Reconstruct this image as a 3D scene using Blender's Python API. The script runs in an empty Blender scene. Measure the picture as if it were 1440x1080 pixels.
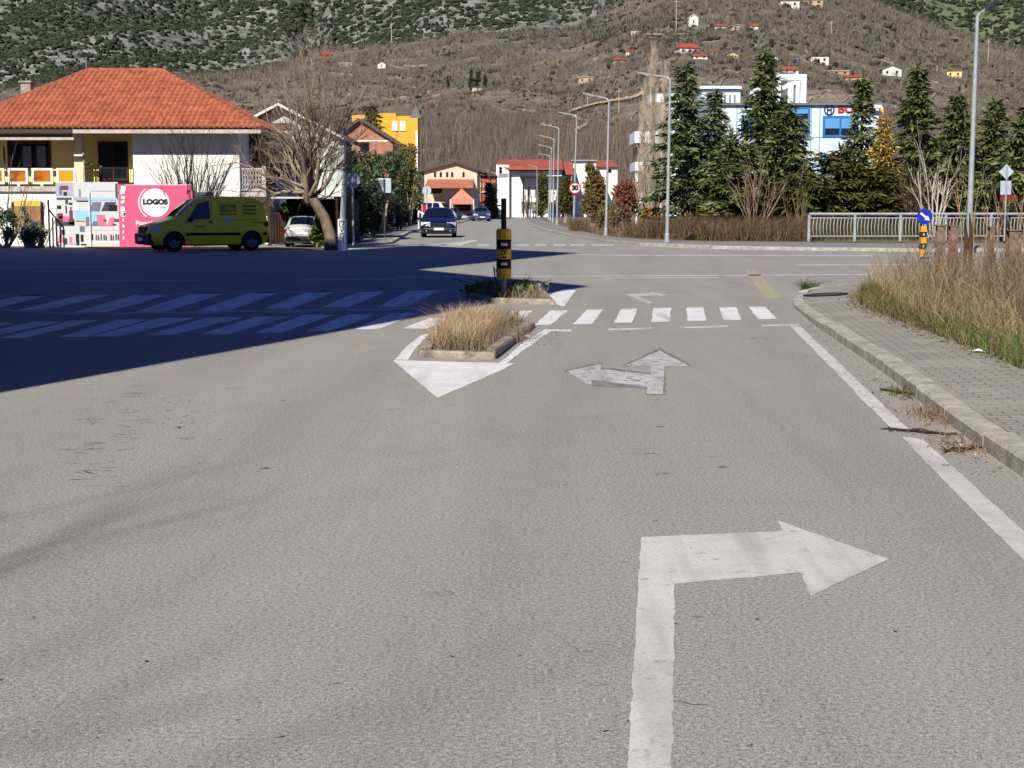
import bpy, bmesh, math, random
import numpy as np
from mathutils import Vector, Matrix
R = math.radians
rnd = random.Random(7)
scene = bpy.context.scene
COL = scene.collection

# ------------------------------------------------------------------ camera numbers (photo 1440 x 1080)
F, CH = 2080.0, 1.5
TH = math.atan(250.0 / F)
CT, ST = math.cos(TH), math.sin(TH)
def ray(px, py):
    u = (px - 720) / F; v = (py - 540) / F
    return Vector((u, CT - v * ST, -ST - v * CT))
def G(px, py, z=0.0):
    r = ray(px, py); t = (z - CH) / r.z
    return Vector((r.x * t, r.y * t, z))
def P(px, py, Y):
    r = ray(px, py); t = Y / r.y
    return Vector((r.x * t, Y, CH + r.z * t))
def XX(px, Y, py=290): return P(px, py, Y).x
def ZZ(py, Y, px=720): return P(px, py, Y).z

# ------------------------------------------------------------------ colours and materials
def S(r, g, b, a=1.0):
    def c(v):
        v /= 255.0
        return v / 12.92 if v <= 0.04045 else ((v + 0.055) / 1.055) ** 2.4
    l=[c(r),c(g),c(b)]; lum=.3*l[0]+.59*l[1]+.11*l[2]; k=.66+.34*lum**.8
    return (l[0]*k, l[1]*k, l[2]*k, a)
MATS = {}
def mat(name, col, rough=0.75, col2=None, scale=6.0, bump=0.0, bscale=None, island=False, metal=0.0, spec=0.3,
        ramp=(0.35, 0.65), detail=6, coat=0.0, trans=False):
    if name in MATS: return MATS[name]
    m = bpy.data.materials.new(name); m.use_nodes = True
    nt = m.node_tree; N = nt.nodes; L = nt.links
    b = N['Principled BSDF']
    b.inputs['Base Color'].default_value = col
    b.inputs['Roughness'].default_value = rough
    b.inputs['Metallic'].default_value = metal
    b.inputs['Specular IOR Level'].default_value = spec
    b.inputs['Coat Weight'].default_value = coat
    tc = N.new('ShaderNodeTexCoord')
    if col2 is not None:
        mx = N.new('ShaderNodeMix'); mx.data_type = 'RGBA'
        mx.inputs[6].default_value = col; mx.inputs[7].default_value = col2
        if island:
            g = N.new('ShaderNodeNewGeometry'); L.new(g.outputs['Random Per Island'], mx.inputs[0])
        else:
            n = N.new('ShaderNodeTexNoise'); n.inputs['Scale'].default_value = scale; n.inputs['Detail'].default_value = detail
            n.inputs['Roughness'].default_value = 0.65
            L.new(tc.outputs['Object'], n.inputs['Vector'])
            r = N.new('ShaderNodeMapRange'); r.inputs[1].default_value = ramp[0]; r.inputs[2].default_value = ramp[1]
            L.new(n.outputs['Fac'], r.inputs[0]); L.new(r.outputs[0], mx.inputs[0])
        L.new(mx.outputs[2], b.inputs['Base Color'])
    if bump > 0:
        n2 = N.new('ShaderNodeTexNoise'); n2.inputs['Scale'].default_value = bscale or scale * 4; n2.inputs['Detail'].default_value = 4
        L.new(tc.outputs['Object'], n2.inputs['Vector'])
        bp = N.new('ShaderNodeBump'); bp.inputs['Strength'].default_value = bump; bp.inputs['Distance'].default_value = 0.02
        L.new(n2.outputs['Fac'], bp.inputs['Height']); L.new(bp.outputs['Normal'], b.inputs['Normal'])
    MATS[name] = m
    return m

# ------------------------------------------------------------------ mesh builder
class MB:
    def __init__(s): s.v = []; s.f = []; s.m = []
    def add(s, vs, fs, mi=0):
        o = len(s.v); s.v += [tuple(p) for p in vs]
        s.f += [tuple(i + o for i in f) for f in fs]; s.m += [mi] * len(fs); return s
    def box(s, x0, x1, y0, y1, z0, z1, mi=0, M=None):
        vs = [Vector(p) for p in ((x0,y0,z0),(x1,y0,z0),(x1,y1,z0),(x0,y1,z0),(x0,y0,z1),(x1,y0,z1),(x1,y1,z1),(x0,y1,z1))]
        if M is not None: vs = [M @ p for p in vs]
        return s.add(vs, [(3,2,1,0),(4,5,6,7),(0,1,5,4),(1,2,6,5),(2,3,7,6),(3,0,4,7)], mi)
    def poly(s, pts, mi=0): return s.add(pts, [tuple(range(len(pts)))], mi)
    def prism(s, pts, z0, z1, mi=0):          # pts: ccw (x,y)
        n = len(pts); a = sum(pts[i][0]*pts[(i+1)%n][1]-pts[(i+1)%n][0]*pts[i][1] for i in range(n))
        if a < 0: pts = pts[::-1]
        vs = [(p[0],p[1],z0) for p in pts] + [(p[0],p[1],z1) for p in pts]
        fs = [tuple(range(n-1,-1,-1)), tuple(range(n,2*n))] + [(i,(i+1)%n,n+(i+1)%n,n+i) for i in range(n)]
        return s.add(vs, fs, mi)
    def xprism(s, prof, y0, y1, mi=0):        # profile in (x,z), extruded along y
        n = len(prof)
        vs = [(p[0],y0,p[1]) for p in prof] + [(p[0],y1,p[1]) for p in prof]
        fs = [tuple(range(n)), tuple(range(2*n-1,n-1,-1))] + [(i,n+i,n+(i+1)%n,(i+1)%n) for i in range(n)]
        return s.add(vs, fs, mi)
    def tube(s, pts, rad, n=6, cap=True, mi=0, axis=None):
        pts = [Vector(p) for p in pts]; k = len(pts)
        if not hasattr(rad, '__len__'): rad = [rad] * k
        vs = []
        d = (pts[-1] - pts[0]).normalized()
        a = d.cross(Vector((0,0,1)) if abs(d.z) < 0.9 else Vector((1,0,0))).normalized() if axis is None else Vector(axis)
        for i, p in enumerate(pts):
            t = (pts[min(i+1,k-1)] - pts[max(i-1,0)]).normalized()
            b = t.cross(a).normalized(); a2 = b.cross(t)
            for j in range(n):
                an = 2*math.pi*j/n
                vs.append(p + (a2*math.cos(an) + b*math.sin(an))*rad[i])
        fs = [(i*n+j, i*n+(j+1)%n, (i+1)*n+(j+1)%n, (i+1)*n+j) for i in range(k-1) for j in range(n)]
        if cap: fs += [tuple(range(n-1,-1,-1)), tuple(range((k-1)*n, k*n))]
        return s.add(vs, fs, mi)
    def lathe(s, prof, n=20, M=None, mi=0):   # profile (r, z) about z
        k = len(prof); vs = []
        for r, z in prof:
            for j in range(n):
                an = 2*math.pi*j/n; p = Vector((r*math.cos(an), r*math.sin(an), z))
                vs.append(M @ p if M is not None else p)
        fs = [(i*n+j, i*n+(j+1)%n, (i+1)*n+(j+1)%n, (i+1)*n+j) for i in range(k-1) for j in range(n)]
        fs += [tuple(range(n-1,-1,-1)), tuple(range((k-1)*n, k*n))]
        return s.add(vs, fs, mi)
    def build(s, name, ms, parent=None, smooth=False, bevel=0.0, loc=None, sharp=None):
        me = bpy.data.meshes.new(name)
        me.from_pydata(s.v, [], s.f)
        if not isinstance(ms, (list, tuple)): ms = [ms]
        for m in ms: me.materials.append(m)
        if len(ms) > 1: me.polygons.foreach_set('material_index', s.m)
        if smooth:
            me.polygons.foreach_set('use_smooth', [True]*len(me.polygons))
            if sharp: me.set_sharp_from_angle(angle=R(sharp))
        me.validate(); me.update()
        o = bpy.data.objects.new(name, me); COL.objects.link(o)
        if parent: o.parent = parent
        if loc is not None: o.location = loc
        if bevel > 0:
            b = o.modifiers.new('bevel', 'BEVEL'); b.width = bevel; b.segments = 2; b.limit_method = 'ANGLE'
        return o
def npmesh(name, V, Fc, m, parent=None, smooth=False):
    """V (n,3); Fc (k,3) or (k,4)"""
    V = np.asarray(V, dtype=np.float32); Fc = np.asarray(Fc, dtype=np.int32); k, w = Fc.shape
    me = bpy.data.meshes.new(name)
    me.vertices.add(len(V)); me.vertices.foreach_set('co', V.ravel())
    me.loops.add(k*w); me.loops.foreach_set('vertex_index', Fc.ravel())
    me.polygons.add(k); me.polygons.foreach_set('loop_start', np.arange(0, k*w, w, dtype=np.int32))
    me.polygons.foreach_set('loop_total', np.full(k, w, dtype=np.int32))
    if smooth: me.polygons.foreach_set('use_smooth', np.ones(k, dtype=bool))
    me.materials.append(m); me.update(calc_edges=True)
    o = bpy.data.objects.new(name, me); COL.objects.link(o)
    if parent: o.parent = parent
    return o
def tag(o, label=None, cat=None, group=None, kind=None):
    if label: o['label'] = label
    if cat: o['category'] = cat
    if group: o['group'] = group
    if kind: o['kind'] = kind
    return o
def thing(name, label, cat, loc=(0,0,0), rz=0.0, group=None, scale=1.0):
    o = bpy.data.objects.new(name, None); COL.objects.link(o); o.empty_display_size = 0.2
    o.location = loc; o.rotation_euler = (0,0,rz); o.scale = (scale,)*3
    return tag(o, label, cat, group)
def copy_tree(o, parent=None):
    kids = [c for c in bpy.data.objects if c.parent == o]
    c = o.copy(); COL.objects.link(c)
    if parent: c.parent = parent
    for k in kids: copy_tree(k, c)
    return c
def text_obj(name, s, size, m, parent, loc, rot=(R(90),0,0), depth=0.004, sx=1.0, bold=0.0, align='CENTER'):
    cu = bpy.data.curves.new(name, 'FONT'); cu.body = s; cu.size = size; cu.extrude = depth; cu.offset = bold
    cu.align_x = align; cu.align_y = 'CENTER'
    t = bpy.data.objects.new(name, cu); COL.objects.link(t)
    bpy.context.view_layer.update()
    me = bpy.data.meshes.new_from_object(t.evaluated_get(bpy.context.evaluated_depsgraph_get()))
    bpy.data.objects.remove(t)
    me.materials.clear(); me.materials.append(m)
    o = bpy.data.objects.new(name, me); COL.objects.link(o); o.parent = parent
    o.location = loc; o.rotation_euler = rot; o.scale = (sx,1,1)
    return o

# ------------------------------------------------------------------ plants
def diamonds(C, D, W, ln, wd):
    """leaf diamonds: centres C, direction D, side W, length ln, width wd"""
    n = len(C); ln = ln[:,None]; wd = wd[:,None]
    V = np.stack([C, C + D*ln*0.5 + W*wd*0.5, C + D*ln, C + D*ln*0.5 - W*wd*0.5], axis=1).reshape(-1,3)
    Fc = np.arange(n*4).reshape(n,4)
    return V, Fc
def unit(a): return a / np.maximum(np.linalg.norm(a, axis=1, keepdims=True), 1e-6)
def leaf_cloud(rng, blobs, n, size, asp=0.55, clumps=26, shell=0.55):
    """blobs: list of (cx,cy,cz,rx,ry,rz)"""
    Cs = []
    tot = sum(b[3]*b[4]*b[5] for b in blobs)
    for b in blobs:
        k = max(4, int(clumps*b[3]*b[4]*b[5]/tot)); m = int(n*b[3]*b[4]*b[5]/tot)
        d = unit(rng.normal(size=(k,3))) * (shell + (1-shell)*rng.random((k,1)))
        cc = d*0.85
        pick = rng.integers(0,k,m)
        off = unit(rng.normal(size=(m,3)))*rng.random((m,1))**0.5*(0.30+0.18*rng.random((k,1)))[pick]
        p = (cc[pick]+off)*np.array(b[3:6]) + np.array(b[0:3])
        Cs.append(p)
    C = np.concatenate(Cs); C[:,2] = np.maximum(C[:,2], 0.03)
    m = len(C)
    D = unit(rng.normal(size=(m,3)) + np.array([0,0,0.2])); W = unit(np.cross(D, rng.normal(size=(m,3))))
    ln = size*(0.6+0.8*rng.random(m))
    return diamonds(C, D, W, ln, ln*asp)
def conifer_mesh(rng, h, r, dens=1.0, droop=0.25, spray=0.42, bare=0.06, lean=0.0, power=0.8, gap=0.0):
    Cs=[]; Ds=[]; tubes=[]
    z = bare*h
    while z < h*0.985:
        t = z/h
        L0 = r*(1-t)**power + 0.12
        nb = rng.integers(4,7) if t < 0.85 else 4
        a0 = rng.random()*6.28
        for i in range(nb):
            if rng.random() < gap: continue
            a = a0 + 6.283*i/nb + rng.normal()*0.3
            L = L0*(0.6+0.6*rng.random())
            if L < 0.1: continue
            d = np.array([math.cos(a), math.sin(a), 0.0])
            up = 0.25*(t) + 0.12*rng.normal() + 0.1
            k = max(4, int(L/0.115*dens))
            s = (np.arange(k)+0.6+0.3*rng.normal(size=k))/k
            s = np.clip(s,0.12,1.05)
            zz = L*(up*s - droop*s*s)
            base = np.array([lean*t*h,0,z])
            pts = base + d*(L*s)[:,None] + np.stack([np.zeros(k),np.zeros(k),zz],1)
            side = np.array([-d[1],d[0],0])
            for sg in (-1,1,0,-1,1):
                m = len(pts)
                D = d*0.55 + side*sg*(0.75) + rng.normal(size=(m,3))*0.22 + np.array([0,0,-0.18-0.15*(sg==0)])
                Cs.append(pts + rng.normal(size=(m,3))*np.array([.09,.09,.05])); Ds.append(unit(D))
            tubes.append((base, base+d*L*0.55+np.array([0,0,L*(up*.55-droop*.3)]), 0.02+0.018*L))
        z += (0.30+0.12*rng.random())*(0.75+0.25*(1-t))
    # leader
    m=10; C=np.stack([np.full(m,lean*h),np.zeros(m),h*(0.95+0.045*rng.random(m))],1); Cs.append(C)
    Ds.append(unit(rng.normal(size=(m,3))*0.5+np.array([0,0,1.2])))
    C=np.concatenate(Cs); D=np.concatenate(Ds); m=len(C)
    W=unit(np.cross(D, np.array([0,0,1.0])+rng.normal(size=(m,3))*0.45))
    ln=spray*(0.6+0.8*rng.random(m))
    V,Fc=diamonds(C,D,W,ln,ln*0.26)
    return V,Fc,tubes
def bare_branches(mb, rs, base, dirv, length, r, levels, kids, spread=0.8, wob=0.12, up=0.15, shrink=0.62, start=0.35, sides=(7,5,4,3,3)):
    lev = [0]
    def grow(p, d, L, r0, l):
        n = 5 if l == 0 else 4
        pts=[p.copy()]; rad=[r0]; dd=d.copy()
        for i in range(n):
            dd = (dd + Vector((rs.gauss(0,wob),rs.gauss(0,wob),rs.gauss(0,wob)+up*0.3))).normalized()
            pts.append(pts[-1]+dd*(L/n)); rad.append(r0*(1-0.62*(i+1)/n))
        if l == levels: rad[-1] = r0*0.15
        mb.tube(pts, rad, sides[min(l,len(sides)-1)], cap=False)
        if l < levels:
            k = kids[l]
            for j in range(k):
                t = start + (1-start)*(j+rs.random()*0.8)/k if l else (0.72+0.28*(j+0.5)/k if start > 0.7 else start+(1-start)*(j+0.5)/k)
                t = min(t,0.99); i = min(int(t*n), n-1); q = pts[i].lerp(pts[i+1], t*n-i)
                ax = (pts[i+1]-pts[i]).normalized()
                rv = Vector((rs.gauss(0,1),rs.gauss(0,1),rs.gauss(0,1))); rv = (rv - ax*rv.dot(ax)).normalized()
                nd = (ax + rv*spread*(0.6+0.7*rs.random()) + Vector((0,0,up))).normalized()
                grow(q, nd, L*shrink*(0.65+0.6*rs.random()), max(rad[i]*0.6, 0.004), l+1)
    grow(Vector(base), Vector(dirv).normalized(), length, r, 0)
def blades(rng, XY, z, h, w, lean=0.35, hv=0.5):
    """two-segment grass blades"""
    n=len(XY); a=rng.random(n)*6.283; side=np.stack([np.cos(a),np.sin(a),np.zeros(n)],1)
    b=rng.random(n)*6.283; ln=lean*np.abs(rng.normal(size=n))
    H=h*(1-hv+hv*2*rng.random(n)); d=np.stack([np.cos(b)*ln,np.sin(b)*ln,np.ones(n)],1)
    base=np.stack([XY[:,0],XY[:,1],np.broadcast_to(z,(n,))],1)
    mid=base+d*(H*0.55)[:,None]; d2=d.copy(); d2[:,:2]*=1.9; d2[:,2]*=0.8
    tip=mid+d2*(H*0.5)[:,None]; ww=(w*(0.6+0.8*rng.random(n)))[:,None]
    V=np.stack([base-side*ww,base+side*ww,mid+side*ww*0.7,mid-side*ww*0.7,tip+side*ww*0.12,tip-side*ww*0.12],1).reshape(-1,3)
    o=np.arange(n)[:,None]*6
    Fc=np.concatenate([o+np.array([[0,1,2,3]]),o+np.array([[3,2,4,5]])])
    return V,Fc
def in_poly(pt, poly):
    x,y=pt; c=False; n=len(poly); j=n-1
    for i in range(n):
        xi,yi=poly[i][0],poly[i][1]; xj,yj=poly[j][0],poly[j][1]
        if (yi>y)!=(yj>y) and x<(xj-xi)*(y-yi)/(yj-yi)+xi: c=not c
        j=i
    return c
def sample_poly(rng, poly, n, f=None):
    xs=[p[0] for p in poly]; ys=[p[1] for p in poly]; out=[]
    x0,x1,y0,y1=min(xs),max(xs),min(ys),max(ys); tries=0
    while len(out)<n and tries<n*60:
        tries+=1
        p=(x0+(x1-x0)*rng.random(), y0+(y1-y0)*rng.random())
        if in_poly(p,poly) and (f is None or rng.random()<f(p)): out.append(p)
    return np.array(out)
SUN_EL=38.0; SUN_STR=4.8; SKY_STR=0.05; EXPO=0.48
# ================================================================== ground, road, paint
def asphalt_mat():
    m = bpy.data.materials.new('worn_asphalt'); m.use_nodes = True
    nt = m.node_tree; N = nt.nodes; L = nt.links; b = N['Principled BSDF']
    b.inputs['Roughness'].default_value = 0.88; b.inputs['Specular IOR Level'].default_value = 0.25
    geo = N.new('ShaderNodeNewGeometry')
    def noise(scale, det=4, rough=0.6, vec=None):
        n = N.new('ShaderNodeTexNoise'); n.inputs['Scale'].default_value = scale; n.inputs['Detail'].default_value = det
        n.inputs['Roughness'].default_value = rough; L.new(vec or geo.outputs['Position'], n.inputs['Vector']); return n
    def mrange(src, a, c, lo, hi):
        r = N.new('ShaderNodeMapRange'); r.inputs[1].default_value = a; r.inputs[2].default_value = c
        r.inputs[3].default_value = lo; r.inputs[4].default_value = hi; L.new(src, r.inputs[0]); return r.outputs[0]
    def mix(fac, a, c, mode='MIX'):
        x = N.new('ShaderNodeMix'); x.data_type = 'RGBA'; x.blend_type = mode
        if isinstance(fac, float): x.inputs[0].default_value = fac
        else: L.new(fac, x.inputs[0])
        for s, i in ((a,6),(c,7)):
            if isinstance(s, tuple): x.inputs[i].default_value = s
            else: L.new(s, x.inputs[i])
        return x.outputs[2]
    big = noise(0.22, 3); mid = noise(1.6, 5, 0.7); fine = noise(58, 3, 0.82); grit = noise(190, 2, 0.75)
    # wheel tracks along the driving direction
    mp = N.new('ShaderNodeMapping'); mp.inputs['Rotation'].default_value = (0,0,R(6.0)); mp.inputs['Scale'].default_value = (1.0,0.035,1)
    L.new(geo.outputs['Position'], mp.inputs['Vector'])
    tr = noise(1.1, 3, 0.5, mp.outputs[0])
    base = mix(mrange(big.outputs['Fac'],0.35,0.65,0,1), (0.230,0.218,0.193,1), (0.279,0.266,0.234,1))
    base = mix(mrange(tr.outputs['Fac'],0.4,0.62,0,0.75), base, (0.310,0.283,0.251,1))
    base = mix(mrange(mid.outputs['Fac'],0.52,0.75,0,0.35), base, (0.174,0.170,0.161,1))
    # pinkish aggregate
    pk = noise(0.5, 2, 0.5, mp.outputs[0])
    sepy = N.new('ShaderNodeSeparateXYZ'); L.new(geo.outputs['Position'], sepy.inputs[0])
    nearf = mrange(sepy.outputs['Y'],10,24,1,0)
    pm = N.new('ShaderNodeMath'); pm.operation='MULTIPLY'; L.new(mrange(pk.outputs['Fac'],0.52,0.66,0,0.6), pm.inputs[0]); L.new(nearf, pm.inputs[1])
    base = mix(pm.outputs[0], base, (0.310,0.244,0.216,1))
    um = N.new('ShaderNodeMath'); um.operation='MULTIPLY_ADD'; um.inputs[1].default_value=-.106; L.new(sepy.outputs['Y'],um.inputs[0]); L.new(sepy.outputs['X'],um.inputs[2])
    wob = noise(.35,3); uw = N.new('ShaderNodeMath'); uw.operation='MULTIPLY_ADD'; uw.inputs[1].default_value=1.1; L.new(wob.outputs['Fac'],uw.inputs[0]); L.new(um.outputs[0],uw.inputs[2])
    def lane_band(c0,wd,amt):
        a=N.new('ShaderNodeMath'); a.operation='SUBTRACT'; a.inputs[1].default_value=c0+.55; L.new(uw.outputs[0],a.inputs[0])
        q=N.new('ShaderNodeMath'); q.operation='ABSOLUTE'; L.new(a.outputs[0],q.inputs[0])
        m2=N.new('ShaderNodeMath'); m2.operation='MULTIPLY'; L.new(mrange(q.outputs[0],0,wd,amt,0),m2.inputs[0]); L.new(mrange(st0.outputs['Fac'],.35,.6,.3,1),m2.inputs[1]); return m2.outputs[0]
    st0 = noise(1.3, 6, 0.7, mp.outputs[0])
    base = mix(lane_band(.25,.55,.55), base, (0.300,0.232,0.205,1))
    for c0,wd,am in ((-.75,.4,.5),(1.25,.4,.45),(-2.7,.5,.45),(-4.4,.6,.45),(-6.3,.6,.4)):
        base = mix(lane_band(c0,wd,am), base, (0.168,0.160,0.150,1))
    st = noise(0.75, 6, 0.72)
    base = mix(mrange(st.outputs['Fac'],0.56,0.74,0,0.5), base, (0.154,0.145,0.129,1))
    st2 = noise(2.6, 6, 0.75, mp.outputs[0])
    base = mix(mrange(st2.outputs['Fac'],0.54,0.70,0,0.45), base, (0.337,0.315,0.276,1))
    base = mix(mrange(st2.outputs['Fac'],0.46,0.32,0,0.45), base, (0.168,0.158,0.140,1))
    base = mix(mrange(fine.outputs['Fac'],0.52,0.60,0,0.65), base, (0.454,0.441,0.395,1))
    base = mix(mrange(fine.outputs['Fac'],0.47,0.38,0,0.75), base, (0.083,0.082,0.077,1))
    base = mix(mrange(grit.outputs['Fac'],0.54,0.62,0,0.6), base, (0.545,0.526,0.462,1))
    base = mix(mrange(grit.outputs['Fac'],0.46,0.38,0,0.7), base, (0.091,0.090,0.084,1))
    # scattered short cracks and tar specks
    vo = N.new('ShaderNodeTexVoronoi'); vo.feature = 'DISTANCE_TO_EDGE'; vo.inputs['Scale'].default_value = 1.7
    wv = noise(3.0, 3); wm = N.new('ShaderNodeVectorMath'); wm.operation='MULTIPLY_ADD'; wm.inputs[1].default_value=(0.5,0.5,0)
    L.new(wv.outputs['Color'], wm.inputs[0]); L.new(geo.outputs['Position'], wm.inputs[2]); L.new(wm.outputs[0], vo.inputs['Vector'])
    line = mrange(vo.outputs['Distance'],0.014,0.002,0,1)
    gate = noise(0.33, 4, 0.6); gate2 = noise(4.0, 2, 0.5)
    ga = N.new('ShaderNodeMath'); ga.operation='MULTIPLY'; L.new(mrange(gate.outputs['Fac'],0.54,0.60,0,1), ga.inputs[0]); L.new(mrange(gate2.outputs['Fac'],0.52,0.58,0,1), ga.inputs[1])
    gb = N.new('ShaderNodeMath'); gb.operation='MULTIPLY'; L.new(line, gb.inputs[0]); L.new(ga.outputs[0], gb.inputs[1])
    base = mix(gb.outputs[0], base, (0.053,0.053,0.049,1))
    sp = N.new('ShaderNodeTexVoronoi'); sp.inputs['Scale'].default_value = 1.1; L.new(geo.outputs['Position'], sp.inputs['Vector'])
    base = mix(mrange(sp.outputs['Distance'],0.045,0.02,0,0.85), base, (0.068,0.067,0.059,1))
    L.new(base, b.inputs['Base Color'])
    bp = N.new('ShaderNodeBump'); bp.inputs['Strength'].default_value = 0.3; bp.inputs['Distance'].default_value = 0.005
    ad = N.new('ShaderNodeMath'); ad.operation='ADD'; L.new(fine.outputs['Fac'], ad.inputs[0]); L.new(grit.outputs['Fac'], ad.inputs[1])
    L.new(ad.outputs[0], bp.inputs['Height']); L.new(bp.outputs['Normal'], b.inputs['Normal'])
    return m
def paint_mat(name, col, wear_lo, wear_hi, dirt=0.5, dark=False):
    m = bpy.data.materials.new(name); m.use_nodes = True
    nt = m.node_tree; N = nt.nodes; L = nt.links; b = N['Principled BSDF']; b.inputs['Roughness'].default_value = 0.7
    geo = N.new('ShaderNodeNewGeometry')
    def noise(scale, det=5, r=0.7):
        n = N.new('ShaderNodeTexNoise'); n.inputs['Scale'].default_value = scale; n.inputs['Detail'].default_value = det
        n.inputs['Roughness'].default_value = r; L.new(geo.outputs['Position'], n.inputs['Vector']); return n.outputs['Fac']
    def mr(src,a,c,lo,hi):
        r = N.new('ShaderNodeMapRange'); r.inputs[1].default_value=a; r.inputs[2].default_value=c; r.inputs[3].default_value=lo; r.inputs[4].default_value=hi
        L.new(src, r.inputs[0]); return r.outputs[0]
    def mix(fac,a,c):
        x = N.new('ShaderNodeMix'); x.data_type='RGBA'; L.new(fac, x.inputs[0])
        for s_,i in ((a,6),(c,7)):
            if isinstance(s_,tuple): x.inputs[i].default_value=s_
            else: L.new(s_, x.inputs[i])
        return x.outputs[2]
    c = mix(mr(noise(2.2,6),0.42,0.66,0,dirt), col, (0.36,0.345,0.32,1))
    c = mix(mr(noise(62,3,0.8),0.47,0.36,0,0.55), c, (0.30,0.285,0.262,1))
    c = mix(mr(noise(190,2,0.75),0.45,0.36,0,0.5), c, (0.30,0.285,0.262,1))
    asp = mix(mr(noise(90,2),0.4,0.6,0,1), (0.12,0.113,0.106,1) if dark else (0.20,0.188,0.172,1), (0.22,0.205,0.19,1) if dark else (0.30,0.28,0.255,1))
    c = mix(mr(noise(9,7,0.75),wear_lo,wear_hi,0,1), c, asp)
    # dark rubber streaks along the lane
    mp=N.new('ShaderNodeMapping'); mp.inputs['Rotation'].default_value=(0,0,R(6)); mp.inputs['Scale'].default_value=(2.4,.16,1); L.new(geo.outputs['Position'],mp.inputs['Vector'])
    ns=N.new('ShaderNodeTexNoise'); ns.inputs['Scale'].default_value=2.0; ns.inputs['Detail'].default_value=5; L.new(mp.outputs[0],ns.inputs['Vector'])
    c=mix(mr(ns.outputs['Fac'],.50,.72,0,.55),c,(0.24,0.228,0.214,1))
    L.new(c, b.inputs['Base Color'])
    return m
ASPH = asphalt_mat()
PAINT = paint_mat('road_paint', (0.58,0.56,0.525,1), 0.57, 0.68)
PAINT_BRIGHT = paint_mat('bright_road_paint', (0.74,0.74,0.73,1), 0.62, 0.74, 0.35)
PAINT_OLD = paint_mat('worn_road_paint', (0.52,0.515,0.495,1), 0.50, 0.60, 0.4, True)
PAINT_THIN = paint_mat('faded_road_paint', (0.50,0.495,0.48,1), 0.52, 0.68)
PAINT_YEL = paint_mat('faded_yellow_paint', (0.40,0.34,0.15,1), 0.46, 0.66)
DIRT = mat('dry_soil', S(120,106,88), 0.95, S(158,140,112), 1.2, 0.6, 20)
FIELD = mat('field_soil', S(112,100,78), 0.95, S(140,124,92), 0.25, 0.3, 3)
CONC = mat('kerb_concrete', S(190,184,171), 0.9, S(152,146,133), 5, 0.4, 40)

def ground_sheet():
    mb = MB(); mb.add([(-1500,-300,-0.012),(1500,-300,-0.012),(1500,1200,-0.012),(-1500,1200,-0.012)],[(0,1,2,3)])
    tag(mb.build('ground', FIELD), 'dry brown earth beside and beyond the roads', 'ground', kind='structure')
ground_sheet()
def w2(lst, z=0.0): return [G(x,y,z) for x,y in lst]

# ---- near kerb on the right (outer foot of the kerb face, then top)
KB = w2([(1440,672.6),(1382,632),(1327.7,591),(1288.8,560),(1242,524),(1145,457),(1118,433.5),(1114,425),(1122,415),(1140,411),(1211,403.6)])
d0 = (KB[0]-KB[5]).normalized(); KB = [KB[0]+d0*14] + KB + [Vector((30, KB[-1].y+1.2, 0)), Vector((90,KB[-1].y+4,0))]
def offset_line(pts, off):
    out=[]
    for i,p in enumerate(pts):
        a=pts[max(i-1,0)]; b=pts[min(i+1,len(pts)-1)]; t=(b-a); t.z=0; t.normalize()
        out.append(Vector((p.x+t.y*off, p.y-t.x*off, p.z)))
    return out
KT = offset_line(KB, 0.17)
# walk inner border (towards the weeds)
WI = w2([(1440,520),(1390,500),(1330,476),(1260,450),(1214,432)], 0.1) + [G(1205,422,0.1), G(1216,408,0.1)]
WI = [WI[0]+(WI[0]-WI[2]).normalized()*16] + WI
# far side walk on the right
FK = w2([(705,303),(735,305),(741,312),(748,319),(765,325),(800,332.5),(850,341),(900,346),(1000,350),(1140,352.5),(1300,354)]) + [Vector((90,52,0))]
FI = w2([(744,302.3),(752,303),(759,307),(766,310),(775,313),(810,322.5),(845,331),(900,336.5),(1000,340),(1140,341),(1300,342.5)],0.1) + [Vector((95,63,0.1))]
# left kerb of the far road and its walk
LK = w2([(668,303.4),(672,306),(650,313),(628,317.5),(593,324),(575,328.5),(562,337),(552,343),(487,349)]) 
LI = w2([(650,302.4),(655,303.4),(625,307),(600,311.5),(575,317),(530,329),(500,340),(487,345)],0.1)

def road():
    mb = MB()
    # junction and near road: everything in front of the far kerbs
    far = [Vector((p.x,p.y,0)) for p in FK]
    poly = [Vector((-60,-40,0)), Vector((3.5+14,-40,0)), Vector((90,20,0)), far[-1]] + far[::-1][1:] + [G(695,301.3), G(640,301.3)] + LK + [G(487,349), G(300,351), G(160,351), G(100,345), G(0,340.5), Vector((-60,60,0))]
    mb.poly([Vector((p.x,p.y,0.0)) for p in poly])
    # fine triangulation is left to Blender
    tag(mb.build('road', ASPH), 'worn grey asphalt of the junction and the street beyond', 'road', kind='structure')
road()

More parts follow.
